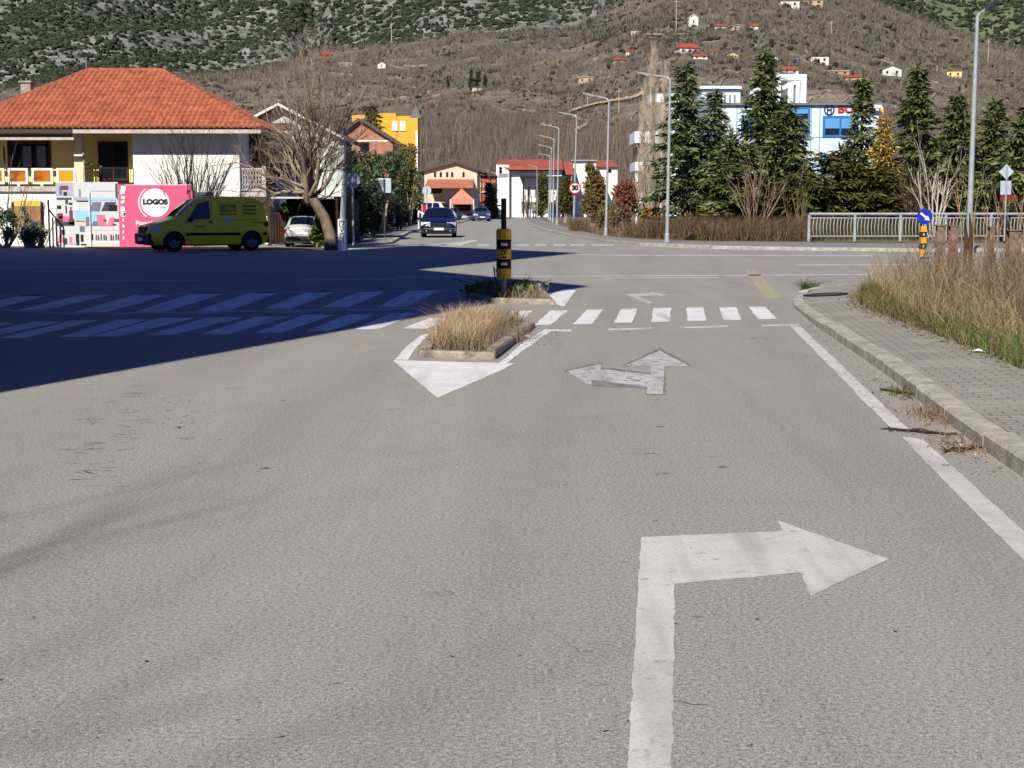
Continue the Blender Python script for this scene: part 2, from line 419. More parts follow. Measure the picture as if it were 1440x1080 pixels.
def kerb(name, outer, inner, z, label, m=CONC, joints=1.0):
    """kerb stones with a real step and open joints"""
    mb = MB(); 
    for i in range(len(outer)-1):
        a0,a1,b0,b1 = outer[i],outer[i+1],inner[i],inner[i+1]
        L=(a1-a0).length
        if a0.y < -1 and a1.y < -1: continue
        k=max(1,int(L/joints)); 
        if k>60: k=60
        for j in range(k):
            gp=.008/max(L,.01); t0=j/k+gp; t1=(j+1)/k-gp
            q=[a0.lerp(a1,t0),a0.lerp(a1,t1),b0.lerp(b1,t1),b0.lerp(b1,t0)]
            dz=rnd.uniform(-0.011,0.011)
            zz=z[i] if hasattr(z,'__len__') else z
            n=(q[3]-q[0]); n.z=0; n.normalize(); c=0.02
            vs=[(p.x,p.y,-0.02) for p in q]+[(q[0].x,q[0].y,zz+dz-c),(q[1].x,q[1].y,zz+dz-c),(q[2].x,q[2].y,zz+dz),(q[3].x,q[3].y,zz+dz),(q[0].x+n.x*c,q[0].y+n.y*c,zz+dz),(q[1].x+n.x*c,q[1].y+n.y*c,zz+dz)]
            mb.add(vs,[(0,1,5,4),(4,5,9,8),(8,9,6,7),(1,2,6,9,5),(3,0,4,8,7),(2,3,7,6)])
    return tag(mb.build(name, m), label, 'kerb', kind='structure')
kz=[0.105]*6+[0.075,0.06,0.06,0.07,0.09,0.1,0.1,0.1]
kerb('pavement_kerb', KB, KT, kz, 'pale concrete kerb along the paved walk')
kerb('far_kerb', FK[1:], offset_line(FK,-0.2)[1:] if False else [p.lerp(q,0.12) for p,q in zip(FK,FI)][1:], 0.11, 'pale kerb of the far walk', joints=2.0)
kerb('left_kerb', LK[1:], offset_line(LK,0.2)[1:], 0.11, 'pale kerb of the left walk', joints=2.0)

def paver_mat():
    m = bpy.data.materials.new('grey_pavers'); m.use_nodes=True
    nt=m.node_tree; N=nt.nodes; L=nt.links; b=N['Principled BSDF']; b.inputs['Roughness'].default_value=0.9
    geo=N.new('ShaderNodeNewGeometry'); mp=N.new('ShaderNodeMapping'); mp.inputs['Rotation'].default_value=(0,0,R(6.5)); L.new(geo.outputs['Position'],mp.inputs['Vector'])
    br=N.new('ShaderNodeTexBrick'); br.inputs['Scale'].default_value=1.0; br.inputs['Brick Width'].default_value=0.21; br.inputs['Row Height'].default_value=0.105
    br.inputs['Mortar Size'].default_value=0.006; br.inputs['Mortar Smooth'].default_value=0.2; br.inputs['Bias'].default_value=0.0
    br.inputs['Color1'].default_value=(0.237,0.230,0.188,1); br.inputs['Color2'].default_value=(0.294,0.285,0.233,1); br.inputs['Mortar'].default_value=(0.072,0.069,0.056,1)
    L.new(mp.outputs[0],br.inputs['Vector'])
    n=N.new('ShaderNodeTexNoise'); n.inputs['Scale'].default_value=1.4; n.inputs['Detail'].default_value=7; L.new(geo.outputs['Position'],n.inputs['Vector'])
    r=N.new('ShaderNodeMapRange'); r.inputs[1].default_value=0.45; r.inputs[2].default_value=0.7; r.inputs[4].default_value=0.5; L.new(n.outputs['Fac'],r.inputs[0])
    x=N.new('ShaderNodeMix'); x.data_type='RGBA'; L.new(r.outputs[0],x.inputs[0]); L.new(br.outputs['Color'],x.inputs[6]); x.inputs[7].default_value=(0.359,0.337,0.266,1)
    n3=N.new('ShaderNodeTexNoise'); n3.inputs['Scale'].default_value=110; L.new(geo.outputs['Position'],n3.inputs['Vector'])
    x2=N.new('ShaderNodeMix'); x2.data_type='RGBA'; x2.blend_type='MULTIPLY'; x2.inputs[0].default_value=0.5
    L.new(x.outputs[2],x2.inputs[6]); L.new(n3.outputs['Fac'],x2.inputs[7]); 
    x3=N.new('ShaderNodeMix'); x3.data_type='RGBA'; x3.blend_type='ADD'; x3.inputs[0].default_value=0.2; L.new(x2.outputs[2],x3.inputs[6]); L.new(x.outputs[2],x3.inputs[7])
    L.new(x3.outputs[2],b.inputs['Base Color'])
    bp=N.new('ShaderNodeBump'); bp.inputs['Strength'].default_value=0.6; bp.inputs['Distance'].default_value=0.006; bp.invert=True
    L.new(br.outputs['Fac'],bp.inputs['Height']); L.new(bp.outputs['Normal'],b.inputs['Normal'])
    return m
PAVER=paver_mat()
def walks():
    mb=MB(); 
    a=[Vector((p.x,p.y,kz[min(i,len(kz)-1)]-0.006)) for i,p in enumerate(KT)]
    mb.poly([a[0]]+a[1:12]+[G(1216,405,0.09)]+[Vector((p.x,p.y,0.1)) for p in WI[::-1]])
    # rebuild as strips so the ramp stays smooth
    mb=MB(); top=a[0:12]; inn=WI; n=40
    def res(pts,n):
        l=[0]
        for i in range(len(pts)-1): l.append(l[-1]+(pts[i+1]-pts[i]).length)
        out=[]
        for k in range(n+1):
            t=l[-1]*k/n; i=max(j for j in range(len(l)) if l[j]<=t+1e-9); i=min(i,len(pts)-2)
            out.append(pts[i].lerp(pts[i+1],(t-l[i])/max(l[i+1]-l[i],1e-9)))
        return out
    A=res(top,n); B=res(inn,n)
    vs=A+B; fs=[(k,n+1+k,n+2+k,k+1) for k in range(n)]
    mb.add(vs,[f for f in fs])
    tag(mb.build('pavement',PAVER),'grey block paving of the near walk','pavement',kind='structure')
    global PAVE_BVH
    from mathutils.bvhtree import BVHTree
    PAVE_BVH=BVHTree.FromPolygons([tuple(v) for v in vs],fs)
    # verge under the weeds
    mb=MB(); mb.poly([Vector((p.x,p.y,0.085)) for p in ([WI[0]]+WI[1:]+[Vector((p.x,p.y+0.05,0)) for p in KT[11:]]+[Vector((90,-20,0)),Vector((WI[0].x,-20,0))])])
    tag(mb.build('verge',DIRT),'bare earth of the weedy verge','verge',kind='structure')
    mb=MB(); n=len(FK)
    inn=[p.lerp(q,0.12) for p,q in zip(FK,FI)]
    mb.add([Vector((p.x,p.y,0.104)) for p in inn[1:]]+[Vector((p.x,p.y,0.1)) for p in FI[1:]],[(k+1,k,n-1+k,n+k) for k in range(n-2)])
    tag(mb.build('far_pavement',mat('pale_walk',S(150,148,142),0.9,S(132,130,126),1.2,0.3,30)),'pale grey walk across the junction','pavement',kind='structure')
    mb=MB(); o=offset_line(LK,0.2)
    mb.poly([Vector((p.x,p.y,0.1)) for p in o]+[Vector((p.x,p.y,0.1)) for p in LI[::-1]])
    tag(mb.build('left_pavement',mat('pale_walk',S(150,148,142))),'pale grey walk beside the dark hedge','pavement',kind='structure')
    # forecourt in front of the house
    mb=MB(); mb.poly([Vector((-45,56,0.03)),G(0,340.5,0.03),G(100,345,0.03),G(160,350.5,0.03),G(300,350.5,0.03),G(484,349,0.03),Vector((-6.8,75,0.03)),Vector((-45,75,0.03))])
    tag(mb.build('forecourt',mat('forecourt_concrete',S(168,160,146),0.9,S(140,132,120),0.8,0.3,20)),'pale concrete yard in front of the house','forecourt',kind='structure')
walks()

# ---- painted markings
def paint(name, quads, m, label, cat='road marking', z=0.0015):
    mb=MB()
    rj=random.Random(len(name)*31+len(quads))
    for q in quads:
        raw=[G(x,y,z) for x,y in q]; pts=[]
        for i,p in enumerate(raw):                      # ragged edges
            e=raw[(i+1)%len(raw)]; L=(e-p).length; step=.025 if p.y<13 else (.08 if p.y<24 else .4); k=max(1,min(90,int(L/step))); nn=Vector((-(e-p).y,(e-p).x,0)).normalized(); am=.0016 if p.y<13 else .004
            w=0
            for j in range(k):
                w=.55*w+rj.gauss(0,am); pts.append(p.lerp(e,j/k)+nn*(w if j else 0))
        n=len(pts); a=sum(pts[i].x*pts[(i+1)%n].y-pts[(i+1)%n].x*pts[i].y for i in range(n))
        mb.poly(pts if a>0 else pts[::-1])
    return tag(mb.build(name,m),label,cat,kind='structure')
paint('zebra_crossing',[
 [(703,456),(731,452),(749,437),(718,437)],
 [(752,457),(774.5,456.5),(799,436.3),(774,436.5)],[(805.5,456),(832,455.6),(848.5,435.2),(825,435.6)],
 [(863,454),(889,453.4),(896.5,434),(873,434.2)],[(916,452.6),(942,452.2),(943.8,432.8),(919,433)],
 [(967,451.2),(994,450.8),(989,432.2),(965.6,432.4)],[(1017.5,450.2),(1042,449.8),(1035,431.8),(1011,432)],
 [(1067,449),(1092,448.4),(1076.5,431.2),(1053,431.4)]],PAINT_BRIGHT,'white zebra stripes across the right lane')
lowst=[(83,121,474,167,208,449),(127,169,473,225,275,447),(206,242,471,292,344,446),(281,321,470,360,408,445),(358,394,468,427,471,442.5),(429,463,466,490,529,442),(498,531,463,552,588,440),(566,600,462,604,640,447),(0,36,475,103,140,450),(-62,-24,476,48,88,452),(-150,-106,478,-20,22,454)]
upst=[(531,569,432,575,617,409),(452,490,432,508,546,409),(369,408,434,433,473,410),(277,321,437,352,394,411),(192,233,438,273,317,412),(102,146,440,194,242,413),(25,62,436,112,156,415),(-60,-20,437,29,69,415),(-140,-95,438,-52,-10,416)]
paint('zebra_crossing',[[(a,y0),(b,y0),(d,y1),(c,y1)] for a,b,y0,c,d,y1 in lowst]+[[(a,y0),(b,y0),(d,y1),(c,y1)] for a,b,y0,c,d,y1 in upst],PAINT_BRIGHT,'slanted zebra stripes in two bands across the left lanes')  # whiter paint colour makes up for the block's shadow on these stripes
paint('lane_lines',[
 [(-300,447),(0,434.5),(100,440.2),(560,433.4),(640,433),(640,434.6),(560,435),(100,442),(0,436.5),(-300,449.5)],
 [(-300,419),(100,414.5),(640,407.5),(640,408.4),(100,415.6),(-300,420.4)],
 [(105,443),(180,442),(180,440.5),(105,441.4)],[(245,441.4),(310,440.6),(310,439.2),(245,440)],[(372,440),(436,439),(436,437.6),(372,438.5)],[(488,437.3),(550,436.3),(550,435),(488,436)],
 [(85,395.6),(280,395),(280,394),(85,394.6)],[(418,394),(556,393.5),(556,392.6),(418,393)],
 [(-100,378),(240,373.5),(240,372.8),(-100,377)],
 [(556,390.2),(860,388.6),(1225,386.6),(1225,385.2),(860,387.4),(556,389.2)],
 [(850,391.5),(1010,391),(1010,390),(850,390.5)],
 [(815,358.6),(880,359.6),(1226,360.2),(1226,359),(880,358.4),(815,357.6)],
 [(1120,373.3),(1290,372.6),(1290,371.2),(1120,371.9)]],PAINT_THIN,'thin faded white lane lines across the junction')
dash=[(560,590),(620,650),(671,689),(724,744),(752,768),(778,795),(803,822),(832,862)]
paint('give_way_dashes',[[(a,345.4),(b,345.4),(b,343.6),(a,343.6)] for a,b in dash]+[[(600,345.2),(655,343.2),(672,337.8),(664,337.4),(640,341.2),(598,344)],[(490,350),(552,347.4),(552,345.8),(490,348)]],PAINT,'short white dashes across the far street mouth')
paint('stop_dashes',[[(778,466),(803.5,465.6),(803.5,463.4),(778,463.8)],[(855.6,464.6),(916,463),(916,460.6),(855.6,462)],[(962,461.6),(1023,459.8),(1023,457.6),(962,459.4)],[(1071.5,459),(1124,457.2),(1124,455.2),(1071.5,456.8)]],PAINT,'short white stop dashes before the zebra stripes')
paint('edge_line',[[(1110,457.4),(1257.7,606.5),(1279,604.6),(1123.6,456.6)],[(1268,614),(1351,700),(1440,788),(1540,890),(1600,890),(1540,835),(1440,747),(1386,698),(1297,617)]],PAINT,'white edge line along the right kerb')
paint('turn_arrow',[[(872,1300),(882,1080),(902,755),(1104,746.6),(1130,804.5),(949,821),(945,1080),(944,1300)]],PAINT,'white right turn arrow nearest the camera')
paint('turn_arrow_head',[[(1094,732),(1250,786),(1140,838)]],PAINT,'white head of the nearest right turn arrow',z=0.002)
paint('two_way_arrow',[[(909.6,553.5),(932.3,554),(934.4,514.8),(968,514.8),(928,493),(879,514.3),(914.5,514.6),(914.8,526.8),(844.5,519),(846.3,512),(797,522),(831,541.3),(833.4,534),(910.4,544)]],PAINT_OLD,'worn white arrow pointing left and straight ahead')
OVER=paint_mat('black_overpaint',(0.085,0.082,0.08,1),0.46,0.56,0.2)
paint('old_arrow_overpaint',[[(790,521.5),(846,509),(849,516.5),(916,524.5),(914,530),(846,521.5),(842,527),(800,524)],[(872,514.8),(927,489.5),(976,513.5),(964,515.2),(928,495.5),(884,515.4)],[(832,532),(910,542.4),(910,546.4),(833,543)],[(936,514.6),(936.5,555),(908,555.2),(908,553),(932,553.5),(932.6,514.8)]],OVER,'black worn overpaint around the two way arrow',z=0.001)
paint('faint_turn_arrow',[[(912,427),(918.5,425.5),(897,416.4),(927,415.2),(925,417),(940,414.2),(914,410.8),(915,412.4),(879,413.4)]],PAINT_THIN,'faint bent arrow beyond the zebra stripes')
paint('faded_yellow_stripe',[[(1047,379),(1063,379),(1099,419.5),(1076,420)]],PAINT_YEL,'faded yellow stripe near the paved corner')
paint('island_nose_paint',[[(552,506.3),(723.8,510.8),(704,521),(614.6,559)]],PAINT_BRIGHT,'white painted triangle before the grassy island')
paint('island_edge_paint',[[(555,505.6),(570,489),(592,471),(606,469),(600,473),(585,489),(574,505.9)],[(700,512),(712,510.4),(748,484),(775,465.4),(803,466),(803,463.4),(766,463),(740,478)],[(762,422),(792.6,431),(810,408),(790,406)]],PAINT_BRIGHT,'white painted lines around the islands',z=0.0019)

# short open cracks and tar drips in the asphalt, each a thin flat sliver
CRACK=mat('open_crack',S(70,64,58),0.95)
def cracks():
    rs=random.Random(17); mb=MB()
    def sliver(p,d,L,w,z=.0008):
        pts=[p+d*(L*(i/5-.5))+Vector((rs.gauss(0,w*1.2),rs.gauss(0,w*1.2),0)) for i in range(6)]; n=Vector((-d.y,d.x,0))
        top=[]; bot=[]
        for i,q in enumerate(pts):
            k=w*math.sin(math.pi*(i+.3)/5.6)*rs.uniform(.5,1.2); top.append(q+n*k); bot.append(q-n*k)
        vs=[(q.x,q.y,z) for q in bot+top]; mb.add(vs,[(i,i+1,7+i,6+i) for i in range(5)])
    for k in range(60):
        t=rs.random(); g=G(205-90*t+rs.gauss(0,32),525+160*t+rs.gauss(0,12)); a=rs.gauss(.25,.5); sliver(g,Vector((math.cos(a),math.sin(a),0)),rs.uniform(.05,.16),rs.uniform(.003,.008))
    for k in range(26):
        g=G(262+rs.gauss(0,28),560+rs.random()*60); a=rs.gauss(1.2,.5); sliver(g,Vector((math.cos(a),math.sin(a),0)),rs.uniform(.04,.12),rs.uniform(.003,.008))
    for k in range(46):
        g=G(rs.uniform(0,1300),rs.uniform(540,1075)); a=rs.random()*6.28; sliver(g,Vector((math.cos(a),math.sin(a),0)),rs.uniform(.010,.028),rs.uniform(.002,.0055))
    for k in range(9):                                   # broken edge across the edge line
        g=G(1250+k*12,603+k*1.1); sliver(g,Vector((.95,-.05,0)),.16,rs.uniform(.008,.02),.003)
    tag(mb.build('road_cracks',CRACK),'short dark cracks and drips in the grey asphalt','road crack',kind='structure')
cracks()
# ================================================================== buildings
WHITE=mat('white_render',S(242,241,236),0.9,S(226,222,214),0.8,0.15,20)
YELLOW=mat('yellow_render',S(252,230,142),0.9,S(244,218,126),0.9,0.1,20)
TILE=mat('orange_roof_tile',S(206,122,90),0.85,S(164,92,68),2.2,0.2,12)
DARK=mat('dark_void',S(20,20,20),0.9)
GLASS=mat('dark_window_glass',S(32,36,42),0.08,spec=0.6)
BROWN=mat('dark_brown_wood',S(62,38,28),0.6)
IRON=mat('black_iron',S(34,32,32),0.6)
GUT=mat('pale_fascia',S(205,200,190),0.7,S(170,160,150),3)
CREAM=mat('cream_post',S(244,230,176),0.85)
LATT=mat('grey_white_railing',S(190,186,178),0.8)
ORP=mat('orange_glass_panel',S(206,120,16),0.35,S(150,74,14),2.2,ramp=(0.42,0.6))
ORP2=mat('clear_orange_panel',S(232,158,24),0.4)
BOARD=mat('tan_board',S(176,140,98),0.9,S(150,116,80),2)
GREYMET=mat('galvanised_metal',S(165,170,172),0.5,S(145,150,152),8,metal=0.3)
def window(parent, x0,x1,z0,z1,y, fm, gm=GLASS, fw=0.07, mull=0, sill=True, depth=0.05, name='window'):
    """window on a wall facing -y at plane y: frame proud, pane behind it"""
    mb=MB()
    mb.box(x0,x1,y-depth,y-0.003,z0,z0+fw); mb.box(x0,x1,y-depth,y-0.003,z1-fw,z1)
    mb.box(x0,x0+fw,y-depth,y-0.003,z0+fw,z1-fw); mb.box(x1-fw,x1,y-depth,y-0.003,z0+fw,z1-fw)
    for k in range(mull):
        xm=x0+(x1-x0)*(k+1)/(mull+1); mb.box(xm-fw*.4,xm+fw*.4,y-depth,y-0.003,z0+fw,z1-fw)
    fr=mb.build(name,fm,parent)
    mb=MB(); mb.box(x0+fw,x1-fw,y-0.03,y-0.006,z0+fw,z1-fw); mb.build('pane',gm,fr)
    if sill:
        mb=MB(); mb.box(x0-.05,x1+.05,y-depth-.08,y-0.004,z0-.06,z0-.002); mb.build('sill',fm if fm is WHITE else GUT,fr)
    return fr
def tile_slope(name, a0, a1, b0, b1, parent, m=TILE, rib=0.22, row=0.36, amp=0.085):
    """tiled slope: eave a0-a1, top b0-b1; ribs run up the slope and stop on the hips"""
    a0,a1,b0,b1=map(Vector,(a0,a1,b0,b1)); ex=(a1-a0); Le=ex.length; ex.normalize()
    n=ex.cross(b0-a0).normalized()
    if n.z<0: n=-n
    up=n.cross(ex)
    if up.z<0: up=-up
    Hs=(b0-a0).dot(up); uL=(b0-a0).dot(ex); uR=(b1-a0).dot(ex)
    vs=[];fs=[]; per=8; K=int(Le/rib*per); rows=int(Hs/row)
    for c in range(K):
        u0=Le*c/K; u1=Le*(c+1)/K; uc=(u0+u1)/2
        def vm(u):
            t=1.0
            if uL>1e-4: t=min(t,u/uL)
            if uR<Le-1e-4: t=min(t,(Le-u)/(Le-uR))
            return max(t,0)*Hs
        h0=amp*abs(math.sin(math.pi*u0/rib))**.55; h1=amp*abs(math.sin(math.pi*u1/rib))**.55
        v=0; r=0
        while True:
            va=r*row; vb=(r+1)*row
            A0,A1=min(va,vm(u0)),min(va,vm(u1)); B0,B1=min(vb,vm(u0)),min(vb,vm(u1))
            if B0-A0<1e-4 and B1-A1<1e-4: break
            o=len(vs); j=0.004*((c//per*7+r*13)%5)
            vs+=[a0+ex*u0+up*A0+n*(h0+.028+j),a0+ex*u1+up*A1+n*(h1+.028+j),a0+ex*u1+up*B1+n*(h1+j),a0+ex*u0+up*B0+n*(h0+j),a0+ex*u0+up*A0+n*(h0-.02),a0+ex*u1+up*A1+n*(h1-.02)]
            fs+=[(o,o+1,o+2,o+3),(o+4,o+5,o+1,o)]
            r+=1
    mb=MB(); mb.add(vs,fs); return mb.build(name,m,parent)

def yellow_house():
    Y=57.0; t=thing('yellow_house','yellow and white house with an orange hipped tile roof and orange balcony panels','house',(XX(150,Y),Y,0))
    ox=XX(150,Y); lx=lambda px,y=Y: XX(px,y)-ox
    z=lambda py,y=Y: ZZ(py,y)
    ze=z(180,56.2); L=lx(-52); Rr=lx(338); M=lx(189)
    mb=MB()
    mb.box(L,Rr,0.35,10.5,0,z(262))                 # lower storey
    mb.box(M,Rr,0,10.5,z(262),ze+.1,); mb.box(M,Rr,0,0.35,0,z(262))
    mb.box(L,M,0,0.35,0,z(262)-.22)
    mb.build('wall',mat('white_render',S(222,220,212)),t)
    mb=MB(); mb.box(L,M,.6,10.4,z(262),ze+.1); mb.build('balcony_wall',YELLOW,t)
    mb=MB(); mb.box(M+.002,M+.01,0,1.1,z(262),ze); 
    mb=MB(); mb.box(L-.1,M,-0.12,1.1,z(262)-.2,z(262)); mb.build('balcony_slab',GUT,t)
    mb=MB(); mb.box(lx(107),lx(119),-.05,.25,z(262),ze+.1); mb.build('balcony_post',CREAM,t)
    window(t,lx(20,58.1),lx(80,58.1),z(238,58.1),z(193,58.1),.6,BROWN,GLASS,.09,2)
    mb=MB(); mb.box(lx(25,58.1),lx(75,58.1),0.53,0.56,z(203,58.1),z(194,58.1)); mb.build('shutter_box',mat('brown_shutter',S(120,78,54),0.7),t)
    for a,b in ((40,52),(60,72)):
        mb=MB()
        for k in range(8):
            x0=lx(a,58)+(lx(b,58)-lx(a,58))*k/8; mb.box(x0,x0+.03,.558,.568,z(236,58),z(206,58))
        mb.build('curtain',mat('pale_curtain',S(150,150,150),0.9),t)
    mb=MB(); mb.box(lx(146,58.1),lx(187,58.1),0.54,0.59,z(262),z(200,58.1)); d=mb.build('door',BROWN,t)
    mb=MB(); mb.box(lx(149,58.1),lx(165,58.1),0.52,0.538,z(250,58.1),z(205,58.1)); mb.box(lx(168,58.1),lx(184,58.1),0.52,0.538,z(250,58.1),z(205,58.1)); mb.build('pane',GLASS,d)
    # balcony panels
    for k,(a,b) in enumerate(((-48,-20),(-16,9),(14,42),(47,77),(82,109))):
        mb=MB(); x0,x1=lx(a),lx(b); z0,z1=z(259),z(236.5)
        for q in ((x0,x1,z0,z0+.09),(x0,x1,z1-.09,z1),(x0,x0+.09,z0+.09,z1-.09),(x1-.09,x1,z0+.09,z1-.09)): mb.box(q[0],q[1],-.1,-.02,q[2],q[3])
        p=mb.build('balcony_panel',WHITE,t)
        mb=MB(); mb.box(x0+.09,x1-.09,-.07,-.045,z0+.09,z1-.09); mb.build('pane',ORP2 if k==4 else ORP,p)
    # thin rail by the door
    mb=MB(); x0,x1=lx(119),lx(189)
    mb.tube([(x0,-.05,z(237)),(x1,-.05,z(237))],.022,5); mb.tube([(x0,-.05,z(259)),(x1,-.05,z(259))],.02,5)
    for k in range(22): xx=x0+(x1-x0)*k/21; mb.tube([(xx,-.05,z(260)),(xx,-.05,z(237))],.010,4)
    mb.build('balcony_railing',IRON,t)
    # side balcony on the right
    x0,x1=Rr,lx(374); zs=z(270)
    mb=MB(); mb.box(x0,x1,.1,6,zs-.18,zs); mb.build('side_balcony_slab',GUT,t)
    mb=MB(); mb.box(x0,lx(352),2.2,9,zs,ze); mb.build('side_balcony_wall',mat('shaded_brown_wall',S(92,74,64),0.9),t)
    mb=MB(); zt=z(238)
    mb.tube([(x0,.15,zt),(x1,.15,zt)],.045,5); mb.tube([(x0,.15,zs+.06),(x1,.15,zs+.06)],.04,5); mb.box(x1-.14,x1,.08,.22,zs,zt+.12)
    nn=7
    for k in range(nn):
        for j in range(4):
            cx=x0+.08+(x1-x0-.25)*(k+.5)/nn; cz=zs+.1+(zt-zs-.15)*(j+.5)/4; rx=(x1-x0-.25)/nn*.5; rz=(zt-zs-.15)/8
            mb.tube([(cx+rx*math.cos(a),.15,cz+rz*math.sin(a)) for a in [i*math.pi/4 for i in range(9)]],.022,4,cap=False,axis=(0,1,0))
    mb.build('side_balcony_railing',LATT,t)
    mb=MB(); mb.box(Rr,lx(372),1.0,6,0,zs-.19); mb.build('side_base',mat('white_render',S(222,220,212)),t)
    # boarded lower window
    bx0,bx1=lx(20),lx(58)
    mb=MB(); mb.box(bx0,bx1,-.05,-.003,z(290),z(282)); mb.build('lintel',mat('yellow_lintel',S(222,190,90),.9),t)
    mb=MB(); mb.box(bx0,bx1,-.06,-.003,z(318),z(290.4)); mb.build('window_board',BOARD,t)
    mb=MB(); mb.box(bx0-.07,bx0-.002,-.08,-.003,z(318),z(284)); mb.build('frame_side',IRON,t); mb=MB(); mb.box(bx1+.002,bx1+.07,-.08,-.003,z(318),z(284)); mb.build('frame_side',IRON,t)
    mb=MB(); mb.box(bx0+.1,bx1-.1,-.1,-.003,z(335),z(318.6)); mb.build('window_step',mat('pale_stone_step',S(190,180,164),.9),t)
    # roof
    yE=-.95; A0=(lx(-74,56.1),yE,z(177,56.1)); A1=(lx(371,56.1),yE,z(181,56.1)); zE=A1[2]; A0=(A0[0],yE,zE)
    yR=4.6; B0=(lx(131,61.6),yR,z(100,61.6)); B1=(lx(233,61.6),yR,B0[2])
    yb=yR*2-yE; C0=(A0[0],yb,zE); C1=(A1[0],yb,zE)
    rf=tile_slope('roof',A0,A1,B0,B1,t)
    tile_slope('roof_hip',A1,C1,B1,B1,t); tile_slope('roof_hip',C0,A0,B0,B0,t)
    mb=MB(); mb.add([C1,C0,B0,B1],[(0,1,2,3)]); mb.build('roof_back',TILE,t)
    RID=mat('ridge_tile',S(186,110,84),.9,S(150,84,62),2)
    mb=MB()
    for p,q in ((B0,B1),(A1,B1),(A0,B0)):
        p,q=Vector(p),Vector(q); n=max(3,int((q-p).length/.4))
        for k in range(n): mb.tube([p.lerp(q,k/n)+Vector((0,0,.04)),p.lerp(q,(k+1)/n)+Vector((0,0,.03))],[.11,.09],7)
    mb.build('ridge_tiles',RID,t)
    xs=lx(106,56.1)
    mb=MB(); mb.box(xs,A1[0]-.05,yE+.02,yE+.14,zE-.17,zE-.03); mb.build('fascia',GUT,t)
    mb=MB(); mb.box(A0[0]+.05,xs-.01,yE-.02,yE+.12,zE-.16,zE-.02); mb.box(A0[0]+.05,xs-.1,yE+.2,yE+.3,zE-.32,zE-.2); mb.build('gutter',mat('dark_gutter',S(72,66,62),.6),t)
    mb=MB(); mb.box(A0[0]+.05,xs+.05,yE-.05,yE+.1,zE-.42,zE-.32); mb.build('awning_bar',GUT,t)
    mb=MB(); mb.box(A0[0]+.1,A1[0]-.1,yE+.15,yb-.2,zE-.06,zE-.01); mb.build('soffit',mat('soffit',S(150,136,116),.9),t)
    # chimney and mast
    cy=59-Y+2.2; cx0,cx1=lx(33,61),lx(47,61)
    mb=MB(); mb.box(cx0,cx1,cy,cy+.5,zE+.6,z(116,61)); mb.box(cx0-.06,cx1+.06,cy-.06,cy+.56,z(116,61)+.002,z(113,61)); mb.build('chimney',mat('chimney_stone',S(176,172,160),.9,S(140,136,126),5),t,bevel=.02)
    mb=MB(); mx=lx(128,61.6); mb.tube([(mx,yR,B0[2]),(mx,yR,B0[2]+.55)],.02,5); mb.build('roof_mast',GREYMET,t)
    # downpipe
    mb=MB(); mb.tube([(lx(121),-.1,ze),(lx(121),-.1,0.1)],.035,6); mb.build('downpipe',GUT,t)
    return t
yellow_house()

# balcony plants and washing
def small_plant(name,label,loc,rng_seed,rad,n,m,size=.1,cat='plant',group=None):
    rng=np.random.default_rng(rng_seed); t=thing(name,label,cat,loc,group=group)
    V,Fc=leaf_cloud(rng,[(0,0,rad*.8,rad,rad*.7,rad*.8)],n,size); npmesh('foliage',V,Fc,m,t); 
    mb=MB(); mb.tube([(0,0,0),(0,0,rad*.8)],.02,5); mb.build('stem',BROWN,t); return t
LEAF_D=mat('dark_green_leaf',S(58,76,38),0.6,S(92,108,58),island=True)
small_plant('balcony_plant','small green trailing plant on the thin balcony rail',(XX(131,56.9),56.9,ZZ(241,56.9)),3,.28,90,LEAF_D)
def laundry():
    t=thing('drying_laundry','pale blue and white laundry hanging on the yellow balcony','laundry',(XX(8,56.8),57.6,ZZ(237,56.8)))
    mb=MB()
    for k in range(10):
        x0=-.28+k*.056; y=.03*math.sin(k*1.4); mb.box(x0,x0+.054,y,y+.02,.12+.02*(k%3),.86)
    mb.build('cloth',mat('pale_blue_cloth',S(150,180,205),.9,S(220,224,226),3),t)
    mb=MB(); mb.tube([(-.45,.02,.88),(.4,.02,.88)],.012,4); mb.tube([(-.4,.02,.0),(-.4,.02,.88)],.012,4); mb.tube([(.36,.02,.0),(.36,.02,.88)],.012,4); mb.build('rack',GREYMET,t)
laundry()

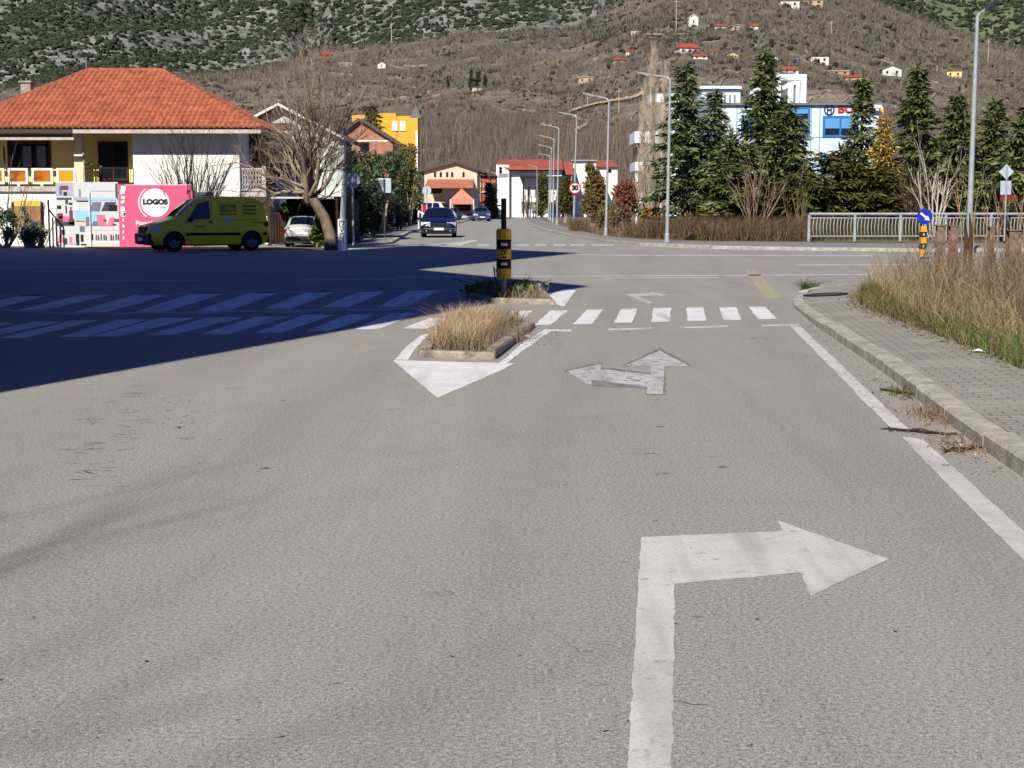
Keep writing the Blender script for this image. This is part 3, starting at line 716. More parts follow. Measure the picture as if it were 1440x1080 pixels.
# ---- billboards
def collage():
    Y=54.6; ox=XX(122,Y); t=thing('photo_collage_board','tall board of pasted pale street and car photos beside the pink poster','billboard',(ox,Y,0))
    lx=lambda px: XX(px,Y)-ox
    z=lambda py: ZZ(py,Y)
    mb=MB(); mb.box(lx(79),lx(166.5),0,.06,z(347.5),z(256)); mb.build('board',mat('white_board',S(205,206,206),.6),t)
    cols=dict(b=S(120,170,214),g=S(120,128,150),k=S(32,30,36),w=S(214,216,220),p=S(222,120,150),m=S(130,66,84),n=S(66,104,92),s=S(176,180,196),d=S(80,74,90),t=S(222,196,180),c=S(150,205,225))
    P_=[]
    def q(x0,y0,x1,y1,c,dx=0): P_.append((x0,y0,x1,y1,c,dx))
    q(79,257,104,276,'s');q(84,262,88,274,'g');q(86,261,97,267,'m');q(90,270,95,275,'k');q(80,278,101,281,'n')
    q(79.5,308,104,317.5,'d');q(80,300,88,309,'m');q(88,304,96,312,'p');q(97,296,102,312,'m');q(80,289,86,294,'k');q(92,289,94,300,'k');q(98,291,101,299,'g');q(92,281,96,287,'d');q(97,285,102,288,'k');q(96,311,104,316,'k');q(83,304,90,307,'k')
    q(85,323,90,330,'m');q(82,330,85,334,'k');q(80,334,88,341,'p');q(89,335,93,344,'d');q(96,333,100,341,'p');q(105,329,110,345,'k');q(111,318,118,326,'g');q(112,330,116,340,'k');q(95,341,106,344,'s');q(112,343,120,345,'k')
    q(104,277,128,281,'s');q(107,282,124,284,'k',1);q(104,296,126,308,'c');q(106,310,119,312,'g');q(110,312,120,317,'t');q(120,305,126,318,'g');q(112,266,114,278,'g');q(104,284,112,296,'w')
    q(128,278,165,282,'c');q(127,284,140,297,'g',3);q(142,284,158,297,'d',6);q(153,288,165,297,'k');q(128,297,139,311,'c');q(128,311,137,318,'g',2);q(138,302,150,318,'p',-3);q(150,306,158,318,'p',4);q(160,308,167,312,'m');q(145,309,149,311,'k');q(158,315,163,317,'k')
    for i,x in enumerate((129,134,137,141,145,148,151.5,155,158,162,165)): q(x-1,329+(i%3),x+.9,338,'kmkdkktkmkd'[i])
    q(120,342,165.5,346,'t');q(128,322,165,324,'t');q(128,268,165,269,'s');q(163,258,166,280,'d')
    for i,(x0,y0,x1,y1,c,dx) in enumerate(P_):
        mb=MB(); d=-.004-.0012*(i%9)
        mb.add([(lx(x0),d,z(y1)),(lx(x1),d,z(y1)),(lx(x1+dx),d,z(y0)),(lx(x0+dx),d,z(y0))],[(0,1,2,3)])
        if i==0: big=MB(); ml=[]
        cm=mat('print_'+c,cols[c],.6)
        if cm not in ml: ml.append(cm)
        big.add(mb.v,mb.f,ml.index(cm))
    o=big.build('photo_prints',ml,t)
    mb=MB(); mb.tube([(lx(126.5),-.05,z(347)),(lx(126.5),-.05,z(270))],.02,6); mb.build('pole',mat('white_pole',S(225,228,230),.5),t)
    for a in (84,160):
        mb=MB(); mb.box(lx(a),lx(a+3),.06,.14,0,z(262)); mb.build('support',GREYMET,t)
collage()
def pink_board():
    Y=54.55; ox=XX(220,Y); t=thing('pink_billboard','pink advertising board with a white disc, behind the yellow van','billboard',(ox,Y,0))
    lx=lambda px: XX(px,Y)-ox
    z=lambda py: ZZ(py,Y)
    mb=MB(); mb.box(lx(167.3),lx(271),0,.06,z(347),z(259.5)); mb.build('board',mat('pink_print',S(224,98,138),.6,S(216,90,130),1.5),t)
    W=mat('white_print',S(226,226,224),.6); K=mat('black_print',S(24,24,28),.6)
    mb=MB(); r=(lx(240)-lx(200))*.5*1.0
    cx,cz=lx(218.5),z(285)
    M=Matrix.Translation((cx,-.004,cz))@Matrix.Rotation(R(90),4,'X')
    mb.lathe([(r*.0+.001,0),(r,0),(r,.003)],40,M); mb.build('white_disc',W,t)
    text_obj('lettering','LOGOS',.25,K,t,(cx,-.012,cz+.02),depth=.002,sx=1.08,bold=.018)
    text_obj('small_lettering','centar',.10,mat('teal_print',S(60,130,150),.6),t,(cx+.28,-.012,cz-.16),depth=.002)
    text_obj('lower_lettering','Ponuda',.24,W,t,(lx(204),-.006,z(314)),depth=.002,bold=.008)
    mb=MB()
    rs=random.Random(4)
    for k in range(15):                      # short strokes curving round the disc
        a=R(128+k*7.5); p=Vector((cx+math.cos(a)*r*1.16,-.004,cz+math.sin(a)*r*1.16)); u=Vector((-math.sin(a),0,math.cos(a))); v=Vector((math.cos(a),0,math.sin(a)))
        w=.035; h=.06*rs.uniform(.7,1.1)
        mb.add([p-u*w-v*h*.5,p+u*w-v*h*.5,p+u*w+v*h*.5,p-u*w+v*h*.5],[(0,1,2,3)])
    for k in range(7): 
        x0=lx(168)+.02+rs.random()*.05; zz=z(262)-k*.16*rs.uniform(.8,1.2); mb.add([(x0,-.005,zz-.15),(x0+.1+rs.random()*.1,-.005,zz-.13),(x0+.08+rs.random()*.14,-.005,zz),(x0+.01,-.005,zz+.02)],[(0,1,2,3)])
    for k in range(6):
        x0=lx(169)+.06; zz=z(290)-k*.22; mb.add([(x0,-.0055,zz-.12),(x0+.05+rs.random()*.05,-.0055,zz-.1),(x0+.06,-.0055,zz),(x0+.01,-.0055,zz)],[(0,1,2,3)])
    mb.box(lx(176),lx(271),-.003,-.001,z(260.3),z(259.6))
    mb.build('white_print',W,t)
    for a in (180,258):
        mb=MB(); mb.box(lx(a),lx(a+3),.06,.14,0,z(262)); mb.build('support',GREYMET,t)
pink_board()
def wire_frame():
    Y=54.2; t=thing('iron_gate','black iron gate frame leaning beside the photo board','gate',(XX(72,Y),Y,0)); lx=lambda px: XX(px,Y)-XX(72,Y)
    z=lambda py: ZZ(py,Y)
    mb=MB(); mb.tube([(lx(68),0,0),(lx(68),0,z(281))],.035,5); mb.tube([(lx(68),0,z(294)),(lx(77),0,z(306))],.03,5); mb.tube([(lx(73),0,0),(lx(73.5),0,z(306)),(lx(78),0,z(306)),(lx(78),0,.05)],.03,5); mb.build('gate_frame',IRON,t)
wire_frame()

# ---- mint gable house with the carport
MINT=mat('mint_render',S(214,222,214),.9,S(196,206,198),1,0.1)
def gable_house(name,label,cat,Y,pts,depth,wall,roofm,th=.18,over=.5,parts=None):
    """pts: front outline in pixels [left base, left eave, apex, right eave, right base]"""
    ox=XX(pts[2][0],Y); t=thing(name,label,cat,(ox,Y,0))
    q=[(XX(x,Y)-ox, ZZ(y,Y)) for x,y in pts]
    mb=MB(); mb.xprism([(q[0][0],-.3),(q[4][0],-.3),q[3],q[2],q[1]],0,depth); mb.build('wall',wall,t)
    mb=MB()
    for a,b in ((q[2],q[1]),(q[2],q[3])):
        dx,dz=b[0]-a[0],b[1]-a[1]; l=math.hypot(dx,dz); ux,uz=dx/l,dz/l; nx,nz=(-uz,ux) if ux<0 and False else (uz*-1,ux)
        if nz<0: nx,nz=-nx,-nz
        e=(b[0]+ux*over,b[1]+uz*over)
        prof=[(a[0]+nx*.02,a[1]+nz*.02),(e[0]+nx*.02,e[1]+nz*.02),(e[0]+nx*th,e[1]+nz*th),(a[0]+nx*th,a[1]+nz*th)]
        mb.xprism(prof,-.45,depth+.3)
    mb.build('roof',roofm,t)
    return t,ox
ROOFD=mat('dark_weathered_roof',S(84,78,74),.9,S(112,104,98),2,.2)
t,ox=gable_house('mint_house','pale mint gabled house behind the big bare tree','house',63,[(366,340),(366,166),(396,150),(483,196),(483,345)],3.2,MINT,ROOFD)
lx=lambda px: XX(px,63)-ox
z=lambda py: ZZ(py,63)
mb=MB(); mb.box(lx(375),lx(412),-.04,-.003,z(183),z(173)); mb.build('shutter_band',mat('brown_shutter',S(120,78,54)),t)
mb=MB(); mb.box(lx(366),lx(412),-.9,-.003,z(209),z(205)); mb.box(lx(366),lx(368),-.9,-.82,z(205),z(184)); mb.box(lx(366),lx(412),-.9,-.82,z(205),z(199)); mb.build('balcony',WHITE,t)
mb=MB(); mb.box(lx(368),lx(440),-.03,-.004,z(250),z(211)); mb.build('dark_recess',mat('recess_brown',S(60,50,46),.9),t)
window(t,lx(418),lx(434),z(240),z(215),0,BROWN,sill=False)
mb=MB(); mb.box(lx(483)+.002,lx(483)+.03,.02,3.19,-.2,z(199)); mb.build('side_wall',mat('shaded_grey_wall',S(86,78,72),.9),t)  # dark panel over the mint wall; the side's shade is in its colour
mb=MB()
for a,b in (((396,150),(361,168.5)),((396,150),(486,197.5))):
    p,q=(lx(a[0]),z(a[1])),(lx(b[0]),z(b[1])); mb.xprism([(p[0],p[1]+.02),(q[0],q[1]+.02),(q[0],q[1]+.13),(p[0],p[1]+.13)],-.50,-.455)
mb.build('bargeboard',WHITE,t)
mb=MB(); mb.box(lx(483.3),lx(484.8),-.08,.05,0,z(196)); mb.build('downpipe',WHITE,t)
def carport():
    Y=55.5; t=thing('carport','dark open carport with a white front beam behind the parked white car','carport',(XX(410,Y),Y,0.03)); lx=lambda px,y=Y: XX(px,y)-XX(410,Y)
    z=lambda py,y=Y: ZZ(py,y)-.03
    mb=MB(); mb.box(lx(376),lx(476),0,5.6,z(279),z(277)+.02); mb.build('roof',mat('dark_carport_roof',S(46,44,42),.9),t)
    mb=MB(); mb.box(lx(381),lx(470),-.08,-.003,z(279.3),z(276.8)); mb.build('beam',mat('white_beam',S(200,200,196),.7),t)
    mb=MB(); mb.box(lx(372),lx(480),5.3,5.45,-.02,z(279)-.003); mb.box(lx(480)-.003,lx(480)+.12,.4,5.3,-.02,z(279)-.004); mb.build('back_wall',mat('shaded_carport_wall',S(38,34,32),.95),t)  # near-black colour puts the carport's inner shade into the wall
    for px in (378,474):
        mb=MB(); mb.box(lx(px)-.06,lx(px)+.06,.02,.14,-.03,z(279)-.002); mb.build('post',BROWN,t)
    mb=MB()
    for k in range(5): mb.box(lx(377)+.1*k,lx(377)+.1*k+.06,1.5,1.56,0,z(300))
    mb.box(lx(377)-.03,lx(377)+.5,1.47,1.5,z(302),z(299)); mb.build('slat_fence',mat('rust_wood',S(70,42,28),.9),t)
carport()
BRICK=mat('pink_brick',S(196,138,112),.9,S(176,116,94),1.2,.2)
t,ox=gable_house('brick_house','pink brick gabled house with a weathered roof above the hedge','house',140,[(487,312),(487,186),(508,170),(553,199),(553,312)],8,BRICK,ROOFD,over=.9,th=.3)
lx=lambda px: XX(px,140)-ox
z=lambda py: ZZ(py,140)
window(t,lx(508),lx(520),z(214),z(200),0,BROWN); 
mb=MB(); mb.box(lx(490),lx(552),-.05,-.003,z(199),z(197)); mb.build('band',WHITE,t)
mb=MB(); mb.box(lx(504),lx(508),3,3.6,z(180),z(163)); mb.build('chimney',WHITE,t)
def yellow_block():
    Y=175; ox=XX(560,Y); t=thing('yellow_building','bright yellow flat fronted building with two white windows','building',(ox,Y,0)); lx=lambda px: XX(px,Y)-ox
    z=lambda py: ZZ(py,Y)
    YB=mat('bright_yellow_render',S(228,178,66),.9,S(218,168,58),.6)
    mb=MB(); mb.box(lx(495),lx(533),1,3,0,z(161)); mb.box(lx(533),lx(558),0,3.1,0,z(159)); mb.box(lx(558),lx(578),.1,3.2,0,z(163)); mb.box(lx(578),lx(588.5),-.2,2.5,0,z(166)); mb.build('wall',YB,t)
    for a,b in ((553,560),(563.5,571)):
        window(t,lx(a),lx(b),z(183),z(170),0.0 if b<561 else 0.1,WHITE,mat('white_blind',S(205,208,206),.6),.12,0)
    mb=MB(); mb.box(lx(585.5),lx(588.3),-.3,-.203,0,z(184)); mb.build('white_strip',WHITE,t)
    mb=MB(); cx,cz=lx(585),z(166); mb.add([(cx-.7,.4,cz),(cx+.7,.4,cz),(cx+.7,1.8,cz),(cx-.7,1.8,cz),(cx,1.1,cz+1.6)],[(0,1,4),(1,2,4),(2,3,4),(3,0,4)]); mb.tube([(cx,1.1,cz+1.3),(cx,1.1,cz+2.1)],.08,5); mb.build('spire',mat('grey_zinc',S(96,104,104),.6),t)
    mb=MB(); pr=[(lx(540),z(160)),(lx(580),z(161)),(lx(566),z(146)),(lx(556),z(147))]; mb.xprism(pr,3.3,12); mb.build('roof',mat('grey_sheet_roof',S(104,98,90),.8),t)
yellow_block()
def beige_building():
    Y=165; t,ox=gable_house('beige_building','beige gabled building with orange awnings at the street end','building',Y,[(597,306),(597,241),(641,229.5),(671,240),(671,306)],14,mat('beige_render',S(214,200,174),.9),mat('brown_grey_roof',S(96,84,76),.9),th=.25,over=.9)
    lx=lambda px: XX(px,Y)-ox
    z=lambda py: ZZ(py,Y)
    for x in (612,620,629,636,652): window(t,lx(x-1.5),lx(x+1.5),z(249),z(242),0,BROWN,fw=.06,sill=False)
    OR=mat('orange_awning',S(200,122,98),.85,S(186,108,84),.5)
    mb=MB(); mb.xprism([(lx(600),z(263)),(lx(667),z(263)),(lx(667),z(264)),(lx(600),z(264))],-4,-.003)
    mb=MB(); mb.add([(lx(602),-.01,z(252)),(lx(666),-.01,z(252)),(lx(667),-4,z(263)),(lx(600),-4,z(263)),(lx(600),-4,z(265)),(lx(667),-4,z(265))],[(0,3,2,1),(3,4,5,2)]); mb.build('awning',OR,t)
    mb=MB(); cx=lx(652); y=-9; zz=z(281)
    base=[(lx(638),y,zz),(lx(669),y,zz),(lx(669),y+5,zz),(lx(638),y+5,zz)]; mb.add(base+[(cx,y+2.5,z(266))]+[(p[0],p[1],p[2]-.5) for p in base],[(0,1,4),(1,2,4),(2,3,4),(3,0,4),(0,5,6,1),(1,6,7,2),(2,7,8,3),(3,8,5,0)]); mb.build('tent_canopy',mat('tent_orange',S(210,142,114),.85),t)
    for p in base:
        mb=MB(); mb.tube([(p[0],p[1],0),(p[0],p[1],zz)],.06,5); mb.build('tent_post',WHITE,t)
    mb=MB(); mb.box(lx(604),lx(622),-.06,-.003,z(272),z(265)); mb.build('shop_window',GLASS,t)
    mb=MB(); mb.box(lx(640),lx(662),-.06,-.003,z(300),z(284)); mb.build('shop_window',GLASS,t)
beige_building()
def red_building():
    Y=185; ox=XX(684,Y); t=thing('red_building','orange red building with a dark roof edge between beige and white ones','building',(ox,Y,0)); lx=lambda px: XX(px,Y)-ox
    z=lambda py: ZZ(py,Y)
    mb=MB(); mb.box(lx(668),lx(697),0,10,0,z(246)); mb.build('wall',mat('orange_red_render',S(190,106,82),.9,S(174,92,70),.4),t)
    mb=MB(); mb.xprism([(lx(666),z(246)),(lx(699),z(248)),(lx(699),z(246.5)),(lx(690),z(242)),(lx(668),z(241))],-.5,11); mb.build('roof',mat('brown_grey_roof',S(96,84,76)),t)
    for a in (674,680,688): window(t,lx(a),lx(a+3),z(263),z(258),0,WHITE,fw=.08,sill=False)
    mb=MB(); mb.box(lx(668),lx(697),-.1,-.003,z(271),z(269.5)); mb.build('band',WHITE,t)
red_building()
def white_building():
    Y=205; ox=XX(745,Y); t=thing('white_building','long white building with a red tile roof at the street bend','building',(ox,Y,0)); lx=lambda px: XX(px,Y)-ox
    z=lambda py: ZZ(py,Y)
    mb=MB(); mb.box(lx(716),lx(790),0,14,0,z(240)); mb.box(lx(698),lx(716),-1.0,12,0,z(232)); mb.build('wall',WHITE,t)
    RT=mat('red_tile_far',S(178,96,76),.9,S(158,80,62),.8)
    mb=MB(); mb.add([(lx(715),-1.2,z(239)),(lx(792),-.8,z(239)),(lx(792),7,z(222)),(lx(700),7,z(222)),(lx(698),-.8,z(231))],[(0,1,2,3,4)]); mb.add([(lx(700),7,z(222)),(lx(792),7,z(222)),(lx(792),14.5,z(238)),(lx(698),14.5,z(238))],[(0,1,2,3)]); mb.build('roof',RT,t)
    mb=MB(); mb.box(lx(716),lx(790),-.7,-.6,z(240.5),z(238.6)); mb.build('gutter',IRON,t)
    for y in (237,241.5):
        mb=MB(); M=Matrix.Translation((lx(704),-1.01,z(y)))@Matrix.Rotation(R(90),4,'X'); mb.lathe([(.22,0),(.22,.06)],14,M); mb.build('round_vent',DARK,t)
    mb=MB(); mb.box(lx(701),lx(715),-1.06,-1.003,z(249.5),z(244)); mb.build('sign_plate',mat('grey_sign_plate',S(150,152,150),.7),t)
    mb=MB(); mb.box(lx(731),lx(790),-2,-.003,z(250),z(248)); mb.tube([(lx(736),-2,0),(lx(736),-2,z(249))],.12,6); mb.build('porch',IRON,t)
    for x in (742,752): window(t,lx(x),lx(x+4),z(276),z(262),0,GUT,fw=.1)
    mb=MB(); mb.tube([(lx(718),-.1,z(240)),(lx(718),-.1,.1)],.07,5); mb.build('downpipe',GUT,t)
    mb=MB(); mb.box(lx(733),lx(786),-.05,-.003,z(300),z(284)); mb.build('grey_base',mat('pale_walk',S(150,148,142)),t)
white_building()
def small_far(name,label,Y,x0,x1,yt,roofy,wm,rm,hip=.25):
    ox=XX((x0+x1)/2,Y); t=thing(name,label,'house',(ox,Y,0)); lx=lambda px: XX(px,Y)-ox
    z=lambda py: ZZ(py,Y); d=9
    mb=MB(); mb.box(lx(x0),lx(x1),0,d,-1,z(yt)); mb.build('wall',wm,t)
    w=lx(x1)-lx(x0); a,b=lx(x0)-.4,lx(x1)+.4
    mb=MB(); vs=[(a,-.5,z(yt)),(b,-.5,z(yt)),(b,d+.5,z(yt)),(a,d+.5,z(yt)),(a+w*hip,d/2,z(roofy)),(b-w*hip,d/2,z(roofy))]
    mb.add(vs,[(0,1,5,4),(1,2,5),(2,3,4,5),(3,0,4),(3,2,1,0)]); mb.build('roof',rm,t)
    window(t,lx(x0)+w*.6,lx(x0)+w*.75,z(yt+8),z(yt+3),0,BROWN,fw=.08,sill=False)
    return t
RT=MATS['red_tile_far']
small_far('red_roofed_house','white house with a red hip roof behind the street lamps',222,834,868,235,224,WHITE,RT)
t=small_far('white_house','white house with a pale stepped gable behind the street lamps',214,806,838,226,223.5,WHITE,mat('white_coping',S(214,212,206),.8),.1)
t=small_far('red_gabled_house','small house with a steep red roof beside the white building',208,790,803,246,226,mat('blue_grey_wall',S(88,100,130),.9),RT,.02)

# ---- blue white office building
PALE=mat('pale_blue_panel',S(204,220,230),.55,S(196,213,224),.3)
PALE2=mat('pale_white_panel',S(220,230,234),.55)
BLUEF=mat('bright_blue_frame',S(56,120,190),.5)
BLUEL=mat('light_blue_blind',S(92,162,216),.5)
def office():
    Y=108; ox=XX(1120,Y); t=thing('office_building','pale blue panelled office building with roof frame behind the cedars','building',(ox,Y,0)); lx=lambda px: XX(px,Y)-ox
    z=lambda py: ZZ(py,Y); zt=z(148)
    mb=MB(); mb.xprism([(lx(1013),0),(lx(1232),0),(lx(1232),zt),(lx(1013),zt)],0,16)
    mb.build('wall',PALE,t)
    mb=MB(); mb.box(lx(1011),lx(1236),-.25,16.2,zt+.002,zt+.16); mb.build('roof',mat('grey_parapet',S(120,130,136),.6),t)
    mb=MB()
    for x in (1034,1064,1108,1138,1150): mb.box(lx(x)-.02,lx(x)+.02,-.012,-.002,0,zt-.02)
    for y in (193,232): mb.box(lx(1013),lx(1232),-.014,-.003,z(y)-.02,z(y)+.02)
    mb.build('panel_joints',mat('panel_joint',S(110,128,140),.7),t)
    # side wing on the left with grey glass
    mb=MB(); pr=[(lx(985),4),(lx(1012.8),-.0),(lx(1012.8),12),(lx(985),12)]
    mb.prism([(p[0],p[1]) for p in pr],0,z(136)); mb.build('side_wing',mat('grey_blue_cladding',S(120,136,146),.4,S(150,164,172),.5),t)
    for a,b,y0,y1,k in ((1040,1063,192,162,0),(1096,1136,192,150,1),(1154,1203,193,163,2),(1152,1200,246,218,3)):
        f=window(t,lx(a),lx(b),z(y0),z(y1),0,BLUEF,GLASS,.16,1,False,.08)
        mb=MB(); zt2=z(y1)-.16; zb=zt2-(z(y1)-z(y0))*(.48 if k==2 else .16); mb.box(lx(a)+.16,lx(b)-.16,-.06,-.035,zb,zt2); mb.build('blind',BLUEL,f)
    # left penthouse
    mb=MB(); mb.box(lx(992),lx(1047),3,10,zt+.17,z(127,)+.25); mb.build('penthouse',PALE2,t)
    mb=MB(); mb.box(lx(989),lx(1048),2.7,10.3,z(125)+.02+.2,z(122.5)+.3); mb.build('penthouse_roof',PALE2,t)
    mb=MB()
    for k in range(6): mb.box(lx(1003+k*7),lx(1005+k*7),2.93,2.998,zt+.25,zt+.95)
    mb.build('penthouse_vents',mat('panel_joint',S(110,128,140)),t)
    # open roof frame
    mb=MB(); x0,x1=lx(1086),lx(1134); zf=z(103)
    b=.42
    mb.box(x1-b,x1,1,1+b,zt+.17,zf); mb.box(lx(1094)-b*.5,lx(1094)+b*.5,1,1+b,zt+.17,zf)
    mb.box(lx(1094)-b*.5,x1,.98,1+b+.02,zf-.4,zf+.02); mb.box(x1-b,x1,6,6+b,zt+.17,zf-.01); mb.box(lx(1094)-b*.5,lx(1094)+b*.5,6,6+b,zt+.17,zf-.01)
    mb.box(x1-b+.01,x1-.01,1+b,6,zf-.38,zf); mb.box(lx(1094)-.2,lx(1094)+.2,1+b,6,zf-.38,zf)
    def slab(pts,w,y0,y1):
        for p,q in zip(pts,pts[1:]):
            dx,dz=q[0]-p[0],q[1]-p[1]; l=math.hypot(dx,dz); nx,nz=-dz/l*w/2,dx/l*w/2
            mb.xprism([(p[0]+nx,p[1]+nz),(p[0]-nx,p[1]-nz),(q[0]-nx,q[1]-nz),(q[0]+nx,q[1]+nz)],y0,y1)
    slab([(lx(1058),z(130)),(lx(1096),z(104.5))],.42,1.05,1.4)
    slab([(lx(1060),z(144)),(lx(1060),z(128))],.5,1.1,1.45)
    slab([(lx(1100),z(122)),(lx(1132),z(108))],.3,1.03,1.38); slab([(lx(1112),z(147)),(lx(1112),z(117))],.4,1.02,1.43); slab([(lx(1122),z(147)),(lx(1122),z(112))],.28,1.04,1.41)
    mb.build('roof_frame',PALE2,t)
    mb=MB(); mb.box(lx(1075),lx(1092),1.6,5,zt+.17,z(126)); mb.build('roof_box',PALE2,t)
    # canopy lip on the right
    mb=MB(); mb.tube([(lx(1216),-.5,z(151)),(lx(1233),-.5,z(151))],.14,8); mb.tube([(lx(1233),-.5,z(151)),(lx(1234.5),-.5,z(157))],.12,8); mb.build('canopy_lip',WHITE,t)
    # sign
    RED=mat('red_letters',S(206,26,34),.5); NAV=mat('dark_blue_emblem',S(40,58,84),.5)
    text_obj('lettering','BOSCH',.78,RED,t,(lx(1201),-.05,z(153.6)),depth=.03,sx=1.08,bold=.02)
    mb=MB(); cx,cz,r=lx(1162.5),z(154.5),.34
    mb.tube([(cx+r*math.cos(a*math.pi/12),-.06,cz+r*math.sin(a*math.pi/12)) for a in range(25)],.045,6,cap=False,axis=(0,1,0))
    mb.tube([(cx-.13,-.06,cz+.23),(cx-.13,-.06,cz-.23)],.04,5); mb.tube([(cx+.13,-.06,cz+.23),(cx+.13,-.06,cz-.23)],.04,5); mb.tube([(cx-.13,-.06,cz),(cx+.13,-.06,cz)],.04,5)
    mb.build('emblem',NAV,t)
office()
def annex():
    Y=112; ox=XX(910,Y); t=thing('pale_annex','narrow pale stair tower behind the bare poplars','building',(ox,Y,0)); lx=lambda px: XX(px,Y)-ox
    z=lambda py: ZZ(py,Y)
    mb=MB(); mb.box(lx(897),lx(921),0,5,0,z(205)); mb.build('wall',mat('dark_glass_grey',S(90,104,104),.4),t)
    for y0,y1,a,b in ((201,185,891,923),(240,228,892,918),(286,270,890,905)):
        mb=MB(); mb.box(lx(a),lx(b),-.4,4.6,z(y0),z(y1)); mb.build('balcony',PALE2,t)
    mb=MB(); mb.box(lx(893),lx(897)-.003,-.1,.4,0,z(230)); mb.build('pillar',PALE2,t)
    mb=MB(); mb.box(lx(914),lx(956),.5,5,z(143),z(131)); mb.box(lx(930),lx(955),.7,4.8,0,z(143.2)); mb.build('roof_slab',PALE2,t)
annex()
# ---- tall block on the left of the viewer, outside the frame, whose shadow lies on the junction
def shadow_block():
    s=Vector((.33,.944,0)).normalized(); tn=math.tan(R(SUN_EL))
    t=thing('apartment_block','tall grey apartment block standing left of the junction','building',(0,0,0))
    m=mat('grey_block_render',S(170,166,158),.9,S(150,146,140),.3)
    def wing(tip,edge,length,deep,L):
        p=Vector(tip+(0,))-s*L; e=Vector(edge+(0,)).normalized(); n=Vector((-e.y,e.x,0))
        if n.x>0: n=-n
        back=-s
        q=[p,p+e*length,p+e*length+back*deep,p+back*deep]
        mb=MB(); mb.prism([(a.x,a.y) for a in q],-.05,L*tn); mb.build('wall',m,t)
        H=L*tn; nn=int(H/2.9); M=Matrix.Translation(p)@Matrix((( e.x,n.x,0,0),(e.y,n.y,0,0),(0,0,1,0),(0,0,0,1)))
        first=None
        for k in range(1,nn):
            for j in range(int(length/2.6)):
                if first is None:
                    mb=MB(); mb.box(0,1.3,-.03,-.004,0,1.4); first=o=mb.build('window',GLASS,t)
                else:
                    o=first.copy(); COL.objects.link(o)
                o.matrix_local=M@Matrix.Translation((.7+j*2.6,0,.9+k*2.9))
    e=(-.54,.84)
    wing((1.48,28.0),(-.45,.893),9.2,13,19.5)
    a=G(815,355.8); wing((a.x,a.y),e,10.6,12,30.5)
    wing((-5.6,51.0),(-1,.75),5.4,9,22.3)
    wing((-9.85,54.2),(-1,.0),14,9,22.3)
shadow_block()
